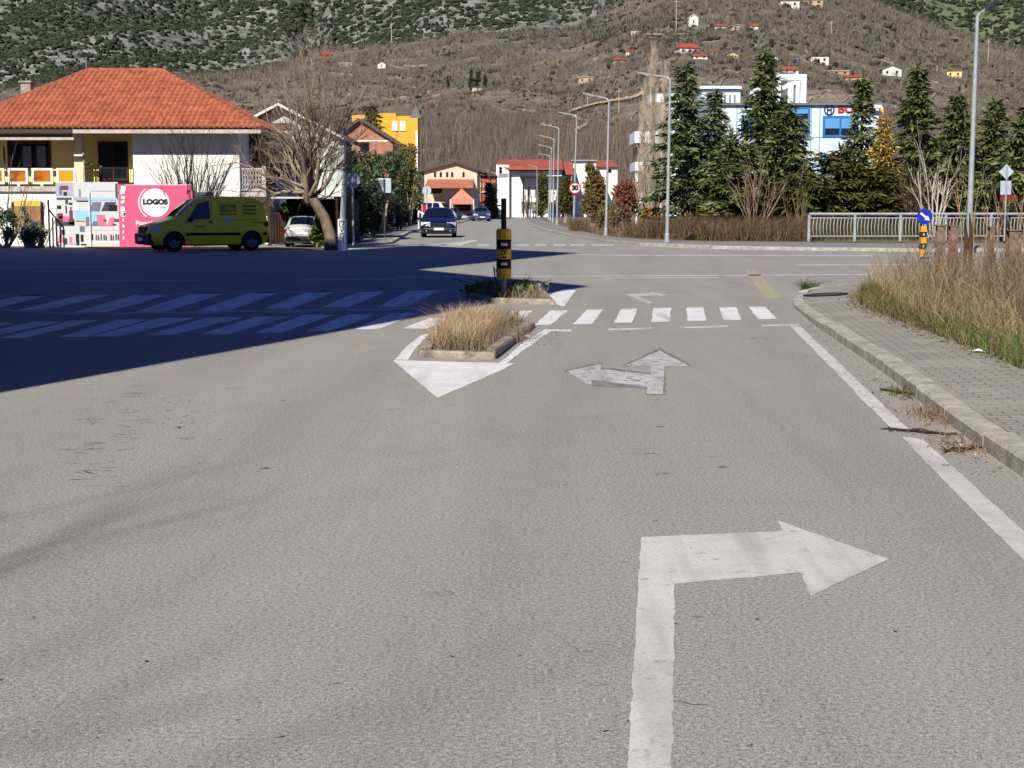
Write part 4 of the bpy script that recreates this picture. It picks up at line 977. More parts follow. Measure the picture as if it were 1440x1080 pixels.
# ================================================================== vehicles
TYRE=mat('tyre_rubber',S(26,26,27),0.85)
RIM=mat('wheel_rim',S(104,108,116),0.45,metal=0.4)
TRIM=mat('black_plastic_trim',S(28,28,30),0.6)
CGLASS=mat('car_glass',S(22,28,36),0.05,spec=0.7,coat=0.5)
LAMPG=mat('headlight_lens',S(206,214,222),0.1,spec=0.7)
REDL=mat('tail_light',S(150,20,20),0.25)
PLATE=mat('number_plate',S(222,224,226),0.5)
CHROME=mat('grey_car_metal',S(140,142,146),0.3,metal=0.6)
def paint_car(n,c): return mat(n,c,0.32,coat=0.7,spec=0.5)
SPECS={
 # s, zb, zbelt, ztop, wsill, wbelt, wtop
 'sedan':dict(L=4.4,wb=(.85,3.45),R=.31,st=[(0,.30,.50,.62,.55,.70,.60),(.06,.22,.50,.70,.72,.78,.66),(.3,.18,.56,.78,.80,.84,.70),(.7,.17,.62,.86,.83,.85,.74),(1.15,.17,.70,.95,.84,.86,.76),(1.95,.17,.90,1.36,.84,.86,.60),(2.2,.17,.91,1.41,.84,.86,.58),(2.7,.17,.92,1.43,.84,.86,.58),(3.2,.17,.93,1.39,.84,.86,.58),(3.75,.17,.93,1.06,.84,.85,.70),(4.2,.2,.88,1.0,.82,.83,.72),(4.36,.26,.80,.94,.76,.79,.70),(4.4,.34,.7,.84,.66,.72,.64)],
   ws=(1.22,1.93),rw=(3.22,3.72),sw=[(1.40,1.92,2.55,2.55),(2.62,2.62,3.45,3.15)]),
 'hatch':dict(L=3.7,wb=(.72,3.0),R=.28,st=[(0,.30,.50,.62,.5,.66,.58),(.06,.22,.5,.72,.68,.74,.64),(.3,.18,.58,.80,.74,.78,.66),(.95,.17,.68,.92,.77,.80,.70),(1.6,.17,.86,1.30,.78,.80,.58),(1.9,.17,.87,1.37,.78,.80,.56),(2.6,.17,.88,1.38,.78,.80,.56),(3.05,.17,.88,1.34,.78,.80,.56),(3.5,.18,.86,.97,.77,.79,.66),(3.64,.24,.78,.90,.73,.76,.66),(3.7,.34,.66,.80,.62,.70,.62)],
   ws=(1.0,1.58),rw=(3.07,3.47),sw=[(1.2,1.6,2.1,2.1),(2.17,2.17,3.1,2.95)]),
 'van':dict(L=4.11,wb=(.80,3.49),R=.315,st=[(0,.34,.55,.66,.52,.64,.56),(.07,.24,.56,.78,.72,.78,.68),(.28,.20,.62,.90,.80,.84,.72),(.62,.19,.70,1.00,.83,.86,.76),(.98,.19,.84,1.10,.84,.86,.74),(1.42,.19,1.00,1.50,.84,.86,.70),(1.72,.19,1.02,1.71,.84,.86,.68),(2.0,.19,1.02,1.78,.84,.86,.68),(2.6,.19,1.02,1.81,.84,.86,.69),(3.4,.19,1.02,1.80,.84,.86,.70),(3.85,.19,1.02,1.75,.84,.86,.71),(3.98,.22,1.02,1.64,.84,.85,.71),(4.08,.30,.98,1.10,.82,.83,.74),(4.11,.36,.8,.92,.78,.80,.74)],
   ws=(1.04,1.66),rw=None,sw=[(1.16,1.66,2.06,2.06)]),
 'bus':dict(L=4.8,wb=(.9,3.7),R=.33,st=[(0,.36,.6,.8,.7,.76,.7),(.07,.26,.7,1.0,.84,.88,.8),(.4,.22,.95,1.2,.88,.92,.82),(1.0,.2,1.1,1.85,.9,.93,.78),(1.4,.2,1.12,1.98,.9,.93,.76),(4.5,.2,1.12,1.98,.9,.93,.76),(4.7,.24,1.1,1.9,.88,.92,.76),(4.8,.36,1.0,1.2,.86,.9,.8)],
   ws=(.45,.97),rw=(4.72,4.795),sw=[(.95,1.2,1.9,1.9),(2.0,2.0,3.2,3.2),(3.3,3.3,4.5,4.5)]),
}
def make_car(name,label,cat,kind,paint,loc,rz,group=None,scale=1.0,plate=True,extra=None,detail=True,lower=None):
    """front of the car looks along local -y"""
    sp=SPECS[kind]; L=sp['L']; st=sp['st']; t=thing(name,label,cat,loc,rz,group,scale)
    def row(s):
        for a,b in zip(st,st[1:]):
            if a[0]<=s<=b[0]+1e-9:
                k=(s-a[0])/(b[0]-a[0]); return [x+(y-x)*k for x,y in zip(a,b)]
        return list(st[-1])
    def ring(s):
        _,zb,zk,zt,ws,wk,wt=row(s)
        zm=zb+(zk-zb)*.5
        return [(0,zb),(ws*.8,zb),(ws*.97,zb+.05),((ws+wk)/2+.015,zm),(wk,zk-.02),(wk-.02,zk+.015),(wt+.02,zt-.06),(wt-.05,zt-.012),(wt*.6,zt+.01),(0,zt+.022)]
    def sm(s): return s
    ss=[]
    for a,b in zip(st,st[1:]):
        n=max(1,int((b[0]-a[0])/.16))
        ss+=[a[0]+(b[0]-a[0])*i/n for i in range(n)]
    ss.append(st[-1][0])
    mb=MB(); vs=[]; m=len(ring(0)); 
    for s in ss:
        r=ring(s); full=r+[(-x,z) for x,z in r[-2:0:-1]]
        vs+=[(x,s-L/2,z) for x,z in full]
    w=2*m-2; fs=[(i*w+j,i*w+(j+1)%w,(i+1)*w+(j+1)%w,(i+1)*w+j) for i in range(len(ss)-1) for j in range(w)]
    fs+=[tuple(range(w-1,-1,-1)),tuple(range((len(ss)-1)*w,len(ss)*w))]
    mb.add(vs,fs); body=mb.build('body',paint,t,smooth=True,sharp=38)
    for sd in (1,-1):                                   # wheels
        for wy in sp['wb']:
            Rr=sp['R']; _,zb,zk,zt,ws,wk,wt=row(wy)
            M=Matrix.Translation((sd*(wk-.215),wy-L/2,Rr))@Matrix.Rotation(R(90)*sd,4,'Y')
            mb=MB(); mb.lathe([(Rr*.55,.04),(Rr*.93,.0),(Rr,.05),(Rr,.16),(Rr*.94,.205),(Rr*.66,.222),(Rr*.62,.20)],22,M); whl=mb.build('wheel',TYRE,t,smooth=True,sharp=40)
            mb=MB(); mb.lathe([(Rr*.63,.19),(Rr*.6,.214),(Rr*.35,.206),(Rr*.14,.224),(.001,.226)],16,M); mb.build('rim',RIM,whl,smooth=True,sharp=30)
            Ra=Rr*1.2; pts=[]
            for k in range(13):
                a=math.pi*k/12; pts.append((Ra*math.cos(a),Ra*math.sin(a)))
            def sx(z):
                # outer skin at height z
                rr=ring(wy); 
                for p,q in zip(rr[1:],rr[2:]):
                    if min(p[1],q[1])<=z<=max(p[1],q[1]) and q[1]!=p[1]: return p[0]+(q[0]-p[0])*(z-p[1])/(q[1]-p[1])
                return ws
            vs=[]
            for (a,b) in pts: vs.append((sd*(sx(max(Rr+b,zb+.06))+.022),wy-L/2+a,Rr+b))
            vs.append((sd*(sx(zb+.06)+.006),wy-L/2-Ra*.96,zb+.02)); vs.append((sd*(sx(zb+.06)+.006),wy-L/2+Ra*.96,zb+.02))
            c=(sd*(sx(Rr)+.022),wy-L/2,Rr); vs.append(c); n=13
            fs=[(i,i+1,n+2) for i in range(n-1)]+[(n-1,n,n+2),(n,n+1,n+2),(n+1,0,n+2)]
            mb=MB(); mb.add(vs,fs if sd>0 else [f[::-1] for f in fs]); mb.build('wheel_arch',TRIM,t)
    def strip(name,s0,s1,m,wf=.92,n=5,off=.012):
        vs=[];
        for i in range(n+1):
            s=s0+(s1-s0)*i/n; _,zb,zk,zt,ws,wk,wt=row(s)
            for x,z in ((-(wt-.06)*wf-.02,zt-.012),(-wt*.6*wf,zt+.01),(0,zt+.022),(wt*.6*wf,zt+.01),((wt-.06)*wf+.02,zt-.012)): vs.append((x,s-L/2,z+off))
        mb=MB(); mb.add(vs,[(i*5+j,i*5+j+1,(i+1)*5+j+1,(i+1)*5+j) for i in range(n) for j in range(4)]); return mb.build(name,m,t,smooth=True)
    strip('windshield',sp['ws'][0],sp['ws'][1],CGLASS)
    if sp['rw']: strip('rear_window',sp['rw'][0],sp['rw'][1],CGLASS)
    for sd in (1,-1):
        for (b0,t0,t1,b1) in [(q[0],q[1],q[2],q[3]) for q in sp['sw']]:
            def pt(s,k):
                _,zb,zk,zt,ws,wk,wt=row(s); p=(wk-.02,zk+.02); q=(wt+.02,zt-.06); return (sd*(p[0]+(q[0]-p[0])*k+.008),s-L/2,p[1]+(q[1]-p[1])*k)
            # bottom s from b0..b1 ; top s from t0..t1
            n=4; vs=[]
            for i in range(n+1):
                for k in (0.06,.5,.93):
                    lo=b0+(b1-b0)*i/n; hi=t0+(t1-t0)*i/n; vs.append(pt(lo+(hi-lo)*k,k))
            fs=[(i*3+j,(i+1)*3+j,(i+1)*3+j+1,i*3+j+1) for i in range(n) for j in range(2)]
            mb=MB(); mb.add(vs,fs if sd<0 else [f[::-1] for f in fs]); mb.build('side_window',CGLASS,t,smooth=True)
        _,zb,zk,zt,ws,wk,wt=row(sp['ws'][0]+.25)
        mb=MB(); y=sp['ws'][0]+.28-L/2; mb.box(sd*(wk-.02) if sd>0 else -(wk+.17),sd*(wk+.17) if sd>0 else -(wk-.02),y,y+.09,zk+.04,zk+.19); mb.build('mirror',lower or TRIM,t,bevel=.025)
    # front end
    def fr(s): return row(s)
    _,zb,zk,zt,ws,wk,wt=row(.3)
    if detail:
        for sd in (1,-1):
            vs=[]; z0,z1=zk+.0,zt-.05
            mb=MB()
            a=[(wk*.48,-.0+.015),(wk*.80,.06),(wk*1.0+.0,.30)]
            prev=None; pts=[]
            for x,s in a:
                for z in (z0-.01,z1): pts.append((sd*x,s-L/2-.02+(.0 if z<z1 else .07),z+ (.0 if x<wk*.9 else .03)))
            mb.add(pts,[(0,2,3,1),(2,4,5,3)] if sd>0 else [(1,3,2,0),(3,5,4,2)]); 
            h=mb.build('headlight',LAMPG,t); md=h.modifiers.new('thick','SOLIDIFY'); md.thickness=.05; md.offset=-1
        mb=MB(); mb.box(-wk*.46,wk*.46,-L/2-.015,-L/2+.1,zk-.02,zt-.09); mb.build('grille',TRIM,t,bevel=.02)
        mb=MB(); mb.box(-wk*.9,wk*.9,-L/2-.04,-L/2+.16,.22 if kind!='van' else .26,.46 if kind!='van' else .60); mb.box(-wk*.6,wk*.6,-L/2-.07,-L/2+.0,.24,.44); mb.build('bumper',lower or paint,t,bevel=.05)
        mb=MB(); mb.box(-wk*.45,wk*.45,-L/2-.078,-L/2-.06,.25,.33); mb.build('lower_grille',DARK,t)
        for sd in (1,-1):
            M=Matrix.Translation((sd*wk*.68,-L/2-.035,.32))@Matrix.Rotation(R(90),4,'X'); mb=MB(); mb.lathe([(.05,0),(.05,.03),(.03,.04)],12,M); mb.build('fog_light',CHROME,t)
        if plate:
            mb=MB(); mb.box(-.26,.26,-L/2-.092,-L/2-.073,.36,.475); pl=mb.build('number_plate',PLATE,t)
            mb=MB(); mb.box(-.259,-.215,-L/2-.0955,-L/2-.0925,.362,.473); mb.build('blue_band',mat('plate_blue',S(30,60,150),.5),pl)
    # rear end
    ye=L/2; _,zb,zk,zt,ws,wk,wt=row(L-.2)
    for sd in (1,-1):
        mb=MB(); x0,x1=sorted((sd*(wk-.2),sd*(wk-.0))); mb.box(x0,x1,ye-.22,ye-.015,zk-.22,zk-.04); mb.build('tail_light',REDL,t,bevel=.02)
    mb=MB(); mb.box(-wk*.93,wk*.93,ye-.16,ye+.05,.26,.5); mb.build('rear_bumper',lower or TRIM,t,bevel=.04)
    mb=MB(); mb.box(-.26,.26,ye-.02,ye+.012,.58,.69); mb.build('rear_plate',PLATE,t)
    if extra: extra(t,row,L,ring)
    return t

YEL=mat('yellow_van_paint',(.84,.64,.004,1),0.4,coat=0.25,spec=0.35)
def van_extra(t,row,L,ring):
    def side(s,z,sd,off=.008):
        rr=ring(s)
        for p,q in zip(rr[1:],rr[2:]):
            if p[1]<=z<=q[1] and q[1]>p[1]+1e-6: return (sd*(p[0]+(q[0]-p[0])*(z-p[1])/(q[1]-p[1])+off),s-L/2,z)
        return (sd*(rr[4][0]+off),s-L/2,z)
    def band(name,s0,s1,z0,z1,m,sd,off=.008,par=None,n=6):
        vs=[]
        for i in range(n+1):
            s=s0+(s1-s0)*i/n
            for z in (z0,(z0+z1)/2,z1): vs.append(side(s,z,sd,off))
        mb=MB(); f=[(i*3+j,(i+1)*3+j,(i+1)*3+j+1,i*3+j+1) for i in range(n) for j in (0,1)]
        mb.add(vs,f if sd<0 else [x[::-1] for x in f]); return mb
    GRN=mat('dark_green_print',S(30,70,30),.5); LINE=mat('dark_panel_line',S(60,58,14),.6)
    for sd in (1,-1):
        band('',1.2,3.08,.53,.62,None,sd,.02).build('rubbing_strip',TRIM,t)
        band('',3.9,4.06,.53,.62,None,sd,.02).build('rubbing_strip',TRIM,t)
        mb=band('',2.12,2.13,.3,1.62,None,sd,.004); o=band('',2.3,4.0,1.035,1.045,None,sd,.004); mb.add(o.v,o.f); o=band('',1.15,1.16,.4,.98,None,sd,.004); mb.add(o.v,o.f); o=band('',2.34,3.8,1.62,1.627,None,sd,.004); mb.add(o.v,o.f); o=band('',3.5,4.0,.94,.955,None,sd,.004); mb.add(o.v,o.f); mb.build('panel_lines',LINE,t)
        band('',2.0,2.09,.95,1.01,None,sd,.02).build('door_handle',TRIM,t)
        # dark rear quarter and sill
    sd=1
    # side lettering on the flank that faces the street (driver side, local +x side looks to the camera)
    mb=MB()
    def rect(s0,s1,z0,z1,off=.007):
        o=band('',s0,s1,z0,z1,None,sd,off,n=1); mb.add(o.v,o.f)
    rect(2.42,2.45,1.20,1.58); rect(2.42,3.0,1.22,1.25)
    rect(2.47,2.99,1.52,1.55)
    for a,b in ((2.48,2.53),(2.55,2.58),(2.61,2.64),(2.67,2.70)): rect(a,b,1.31,1.50)
    rect(2.48,2.74,1.30,1.335)
    for a in (2.76,2.85,2.93): rect(a,a+.06,1.32,1.36); rect(a+.02,a+.045,1.36,1.44); rect(a,a+.07,1.46,1.5)
    for z in (1.50,1.38,1.26):
        s=3.2; rs=random.Random(int(z*100))
        while s<3.66:
            w=rs.uniform(.03,.06); rect(s,s+w,z-.035,z+.035); s+=w+.02
    for a in (1.50,1.58,1.66,1.74,1.82): rect(a,a+.05,.80,.86)
    mb.build('side_lettering',GRN,t)
    mb=band('',2.5,2.78,.98,1.10,None,sd,.009,n=1); mb.build('side_sticker',mat('pale_blue_sticker',S(170,190,226),.5),t)
    # roof beacon bar
    mb=MB(); mb.box(-.55,.55,2.02-L/2,2.3-L/2,1.80,1.84); b=mb.build('beacon_bar',mat('beacon_base',S(235,235,230),.5),t)
    mb=MB(); mb.box(-.58,-.18,2.02-L/2,2.30-L/2,1.842,1.96); mb.box(.18,.58,2.02-L/2,2.30-L/2,1.842,1.96); mb.build('beacon_lens',mat('amber_lens',S(200,90,50),.2,spec=.6),b,bevel=.03)
    mb=MB(); mb.box(-.178,.178,2.03-L/2,2.29-L/2,1.842,1.95); mb.build('beacon_centre',CHROME,b)
    mb=MB(); mb.tube([(0,3.3-L/2,1.82),(0,3.55-L/2,2.02)],.008,4); mb.build('aerial',TRIM,t)
vp=G(243.7,354.5); hd=R(-121)                         # heading azimuth from +y, clockwise
hv=Vector((math.sin(hd),math.cos(hd),0)); left=Vector((-hv.y,hv.x,0))
# wheel nearest the viewer (front, driver side): local y = .8-L/2, local x=+.75
rzv=math.atan2(hv.y,hv.x)+math.pi/2
ctr=vp-( -hv*(.80-4.11/2) ) - left*.72
v=make_car('yellow_van','yellow van with black bumpers, amber roof beacons and green lettering','van','van',YEL,(ctr.x,ctr.y,0.005),rzv,extra=van_extra,lower=TRIM)
def put(px,py): g=G(px,py); return (g.x,g.y,0)
make_car('blue_sedan','dark blue saloon car driving towards the viewer at the far street mouth','car','sedan',paint_car('navy_paint',S(12,18,40)),put(617.5,333.0),R(2))
make_car('grey_sedan','grey blue saloon car farther up the street, behind the dark blue one','car','sedan',paint_car('slate_paint',S(62,68,96)),put(676.5,311),R(4))
p=Vector((XX(423.5,53.4),53.4,0)); make_car('white_hatchback','old white hatchback parked nose in under the dark carport','car','hatch',paint_car('old_white_paint',S(190,192,188)),(p.x-.1,p.y+1.5,0.035),R(184),scale=.80,detail=False)
make_car('silver_car','silver car parked at the left kerb behind the dark blue saloon','car','sedan',paint_car('silver_paint',S(196,200,204)),put(648,309.8),R(28))
make_car('dark_parked_car','dark car parked in front of the silver one at the left kerb','car','sedan',paint_car('charcoal_paint',S(40,44,54)),put(663,307.3),R(40))
make_car('white_car','white car parked far off at the white building beside the round posts','car','hatch',paint_car('white_paint',S(215,216,216)),put(729.5,304.2),R(8),detail=False)
make_car('white_minibus','white minibus with dark side windows parked beside the hedge','minibus','bus',paint_car('cream_white_paint',S(216,212,200)),put(608,309.5),R(66),detail=False)
make_car('blue_van','dark blue van parked before the red building','van','bus',paint_car('deep_blue_paint',S(30,44,92)),put(680,305.6),R(60),detail=False)

# ================================================================== signs, lamps, street furniture
POLE=mat('pale_galvanised_pole',S(176,182,184),0.45,S(160,166,168),6,metal=0.2)
ALU=mat('sign_back_aluminium',S(200,214,226),0.45,S(176,192,206),5,metal=0.3)
LEDH=mat('dark_lamp_head',S(60,62,66),0.5)
BLK=mat('black_paint',S(22,22,22),0.55); YLW=mat('yellow_plastic',S(226,176,30),0.5,S(210,154,24),7)
SGRED=mat('sign_red',S(176,36,40),0.45); SGWHT=mat('sign_white',S(220,222,222),0.45); SGBLU=mat('sign_blue',S(22,52,190),0.4)
def lamp(base,top,tip,label,head=LEDH,r=.075,group='street lamps along the far street',base_z=0.1,Y=None,ped=True):
    g=G(base[0],base[1],base_z) if Y is None else Vector((XX(base[0],Y,base[1]),Y,0.08))
    T=P(top[0],top[1],g.y); E=P(tip[0],tip[1],g.y+.4)
    t=thing('street_lamp',label,'street lamp',g,group=group)
    l=T-g; 
    mb=MB(); mb.tube([(0,0,0),l*.5,l],[r,r*.8,r*.6],10); mb.build('pole',POLE,t,smooth=True,sharp=40)
    mb=MB(); mb.lathe([(r*2.0,0),(r*2.0,.03),(r*1.3,.04),(r*1.3,.3),(r*1.02,.34)],12); mb.build('foot',POLE,t)
    e=E-g; mb=MB(); mb.tube([l+Vector((0,0,-.08)),l+(e-l)*.15+Vector((0,0,.02)),e],[r*.6,r*.45,r*.4],6); mb.build('arm',POLE,t)
    d=(e-l); dl=d.length; d.normalize(); s=Vector((-d.y,d.x,0)).normalized(); u=d.cross(s)
    mb=MB(); a=e-d*min(.25,dl*.3); b=e+d*.42
    pts=[]
    for q,w,h in ((a,.06,.03),(a.lerp(b,.3),.13,.05),(b,.10,.025)):
        for sx_,sz in ((-1,-1),(1,-1),(1,1),(-1,1)): pts.append(q+s*w*sx_+u*h*sz)
    mb.add(pts,[(3,2,1,0),(8,9,10,11)]+[(i*4+j,i*4+(j+1)%4,(i+1)*4+(j+1)%4,(i+1)*4+j) for i in range(2) for j in range(4)]); mb.build('lamp_head',head,t)
    return t
HG=mat('grey_lamp_head',S(150,154,156),.5)
lamp((938,340.5),(942.5,110),(911,104.5),'pale street lamp with a left arm beside the bare poplars',HG)
lamp((852,331),(856.5,140),(831,133.5),'pale street lamp between the speed sign and the bare poplars',HG)
lamp((806.5,323.5),(811,163),(794,159.5),'pale street lamp carrying the round speed limit sign',HG)
lamp((783,316.5),(786,180),(767,175.5),'pale street lamp third back in the row, just left of the speed sign',HG)
lamp((777.5,313),(779,195.5),(764,191.5),'pale street lamp fourth back in the row, beside the olive hedge',HG)
lamp((774,310.5),(775.5,208),(762,204.5),'pale street lamp fifth back in the row, beside the olive hedge',HG)
lamp((771.5,308.5),(773,219),(762,216.8),'pale street lamp sixth back in the row, before the white building roof',HG)
lamp((755.5,305.2),(755,235),(746,232.5),'small distant street lamp before the white building roof',HG)
lamp((1361,372),(1374.5,22),(1388,12),'tall street lamp with a dark head standing in the weedy verge','' or LEDH,r=.095,group=None,Y=45)
lamp((639,307.5),(638.4,240),(629,240.5),'thin pale lamp post before the left end of the orange awning',HG,group='thin lamp posts before the beige building')
lamp((651.5,305.5),(651,240),(643,240.5),'thin pale lamp post before the middle of the orange awning',HG,group='thin lamp posts before the beige building')
lamp((675.5,306),(675,249),(669,248),'thin pale lamp post before the red building',HG,group='thin lamp posts before the beige building')
lamp((697,304.5),(697,243.5),(678,240.5),'thin pale lamp post at the corner of the white building',HG,group='thin lamp posts before the beige building')

def sign_pole(t,h,r=.03,m=POLE):
    mb=MB(); mb.tube([(0,0,0),(0,0,h)],r,8); return mb.build('pole',m,t)
def disc(t,name,r,z,y0,y1,m,n=32,cx=0,rot=0):
    M=Matrix.Translation((cx,y0,z))@Matrix.Rotation(R(90),4,'X')@Matrix.Rotation(R(rot),4,'Z'); mb=MB(); mb.lathe([(r,0),(r,y0-y1)],n,M); return mb.build(name,m,t)
def speed_sign():
    g=G(806.5,323.5,.1); Y=g.y-.12; c=P(808.5,264.5,Y); t=thing('speed_limit_sign','round red rimmed speed limit sign on a pale lamp pole','sign',(c.x,Y,c.z))
    r=(8.6)/F*Y
    disc(t,'plate',r,0,0,-.02,SGRED); disc(t,'white_face',r*.76,0,-.0205,-.026,SGWHT)
    text_obj('numerals','30',r*1.12,BLK,t,(0,-.03,0),depth=.003,bold=.03,sx=.92)
    mb=MB(); mb.box(-.2,.2,.002,.05,-.03,.03); mb.build('bracket',POLE,t)
speed_sign()
def keep_right():
    g=G(1297,361.5,.06); t=thing('keep_right_sign','blue disc with a white arrow on a yellow and black post','sign',g)
    s=g.y/F; zc=ZZ(304.5,g.y)-g.z; r=11*s; w=8.2*s/2
    z0=0; zt=zc-r*.6; n=6
    cols=[YLW,BLK,YLW,BLK,YLW]; 
    top=ZZ(318,g.y)-g.z
    mb=MB(); mb.box(-w,w,-w,w,0,top); mb.build('post',YLW,t,bevel=.01)
    for a,b in ((326,333.5),(342,350)):
        z1=ZZ(a,g.y)-g.z; z2=ZZ(b,g.y)-g.z
        mb=MB(); mb.box(-w-.004,w+.004,-w-.004,w+.004,z2,z1); mb.build('black_band',BLK,t)
        mb=MB(); mb.box(-w*.25,w*.2,-w-.008,-w-.0045,z2+.05,z1-.05); mb.build('reflector',SGWHT,t)
    disc(t,'disc',r,zc,-w-.01,-w-.03,SGBLU)
    mb=MB(); y=-w-.034
    a=Vector((-.55*r,0,.45*r)); b=Vector((.18*r,0,-.12*r)); d=(b-a).normalized(); n_=Vector((-d.z,0,d.x))
    hw=.13*r; tip=Vector((.66*r,0,-.52*r)); 
    pts=[a+n_*hw,a-n_*hw,b-n_*hw,b-n_*hw*2.6,tip,b+n_*hw*2.6,b+n_*hw]
    vs=[(p.x,y,zc+p.z) for p in pts]+[(p.x,y+.003,zc+p.z) for p in pts]
    k=len(pts); mb.add(vs,[tuple(range(k)),tuple(range(2*k-1,k-1,-1))]+[(i,k+i,k+(i+1)%k,(i+1)%k) for i in range(k)]); mb.build('white_arrow',SGWHT,t)
keep_right()
def octagon_back():
    g=G(497,345,.1); t=thing('stop_sign','grey back of an octagonal sign on a pole beside the mint house','sign',g); zc=ZZ(254,g.y)-g.z; r=11*g.y/F
    sign_pole(t,zc+r*.7,.04); disc(t,'plate',r,zc,.07,.05,ALU,8,rot=22.5)
    for dz in (-.12,.12):
        mb=MB(); mb.box(-r*.75,r*.75,.03,.048,zc+dz-.02,zc+dz+.02); mb.build('bracket',POLE,t)
octagon_back()
def square_back():
    g=G(541,334.5,.1); t=thing('square_sign','grey back of a square sign on a dark pole before the hedge','sign',g); zc=ZZ(261,g.y)-g.z; s=g.y/F
    sign_pole(t,zc+.3,.035,mat('dark_pole',S(70,74,78),.6)); mb=MB(); mb.box(-9.5*s,9.5*s,.04,.06,zc-10*s,zc+10*s); mb.build('plate',ALU,t,bevel=.01)
    mb=MB(); mb.box(-8*s,2*s,.037,.0395,zc-3*s,zc+8*s); mb.build('plate_stain',mat('sign_stain',S(120,130,136),.6),t)
square_back()
def round_back():
    g=G(600.5,319,.1); t=thing('round_sign','grey back of a round sign beside the white minibus','sign',g); zc=ZZ(268,g.y)-g.z; s=g.y/F
    sign_pole(t,zc+.2,.035); disc(t,'plate',6.2*s,zc,.07,.05,ALU)
round_back()
def diamond_back():
    Y=60.5; g=Vector((XX(1414,Y),Y,.1)); t=thing('diamond_sign','grey back of a diamond sign above a small plate by the railing','sign',g); s=Y/F
    zc=ZZ(241.5,Y)-.1; sign_pole(t,zc+.2,.035); r=10.5*s
    mb=MB(); mb.xprism([(0,zc-r),(r,zc),(0,zc+r),(-r,zc)],.05,.07); mb.build('diamond_plate',ALU,t)
    z2=ZZ(264,Y)-.1; mb=MB(); mb.box(-7.5*s,7.5*s,.05,.07,z2-9.5*s,z2+9.5*s); mb.build('lower_plate',ALU,t)
    Y=64; g=Vector((XX(1418,Y),Y,0)); t=thing('red_board_sign','dark red board on short posts behind the diamond sign','sign',g); z1,z2=ZZ(283,Y),ZZ(275,Y); s=Y/F
    mb=MB(); mb.box(-12*s,12*s,0,.05,z1,z2); mb.build('board',mat('dark_red_board',S(130,44,40),.7),t)
    for x in (-8,8):
        mb=MB(); mb.tube([(x*s,.03,0),(x*s,.03,z1)],.035,5); mb.build('post',IRON,t)
diamond_back()
def island_bollard():
    g=G(708.5,413,.1); t=thing('striped_bollard','yellow and black striped bollard with a dark pole on the weedy island','bollard',g); s=g.y/F
    z=lambda py: ZZ(py,g.y)-g.z
    mb=MB(); mb.tube([(0,0,0),(0,0,z(388))],.045,8); mb.build('lower_pole',GREYMET,t)
    mb=MB(); mb.tube([(0,0,z(325)),(0,0,z(279))],.045,10); mb.build('upper_pole',BLK,t)
    r=10.6*s; zs=[z(y) for y in (392.5,377.5,364,350.5,336.5,321.5)]
    for i in range(5):
        a,b=zs[i],zs[i+1]; prof=[(r,a),(r,b)]
        if i==0: prof=[(r*.6,a),(r*.93,a+.01),(r,a+.05),(r,b)]
        if i==4: prof=[(r,a),(r,b-.05),(r*.93,b-.01),(r*.6,b)]
        rr=1.0 if i%2==0 else .985
        mb=MB(); mb.lathe([(p*rr,q) for p,q in prof],28); mb.build('yellow_band' if i%2==0 else 'black_band',YLW if i%2==0 else BLK,t,smooth=True,sharp=40)
    for i in (1,3):
        zc=(zs[i]+zs[i+1])/2; mb=MB()
        for k in range(6):
            a=R(-110+k*8); a2=R(-110+(k+1)*8); q=r*1.0
            mb.add([(q*math.cos(a),q*math.sin(a),zc-.02),(q*math.cos(a2),q*math.sin(a2),zc-.02),(q*math.cos(a2),q*math.sin(a2),zc+.02),(q*math.cos(a),q*math.sin(a),zc+.02)],[(0,1,2,3)])
        mb.build('reflector',SGWHT,t)
    a0,b0=zs[2],zs[3]; mb=MB(); q=r*1.004
    def patch(x0,x1,z0,z1,sk=0):
        n=4; vs=[]
        for i in range(n+1):
            x=x0+(x1-x0)*i/n
            for zz,dx in ((z0,0),(z1,sk)): 
                xx=max(-.98,min(.98,x+dx)); vs.append((q*xx,-q*math.sqrt(1-xx*xx),zz))
        mb.add(vs,[(2*i,2*i+2,2*i+3,2*i+1) for i in range(n)])
    h=b0-a0
    patch(-.45,.38,a0+.1*h,a0+.24*h); patch(-.42,.36,a0+.8*h,a0+.94*h); patch(-.35,.0,a0+.3*h,a0+.55*h,.25); patch(-.42,-.1,a0+.45*h,a0+.6*h); patch(.0,.3,a0+.6*h,a0+.76*h)
    mb.build('dark_sticker',mat('brown_black_print',S(56,30,20),.6),t)
    mb=MB(); mb.tube([(-r*.95,0,zs[0]+.12),(-r*1.35,0,zs[0]+.2),(-r*1.2,0,zs[0]+.05),(-r*.98,0,zs[0]-.02)],.012,4); mb.build('loose_strap',BLK,t)
island_bollard()
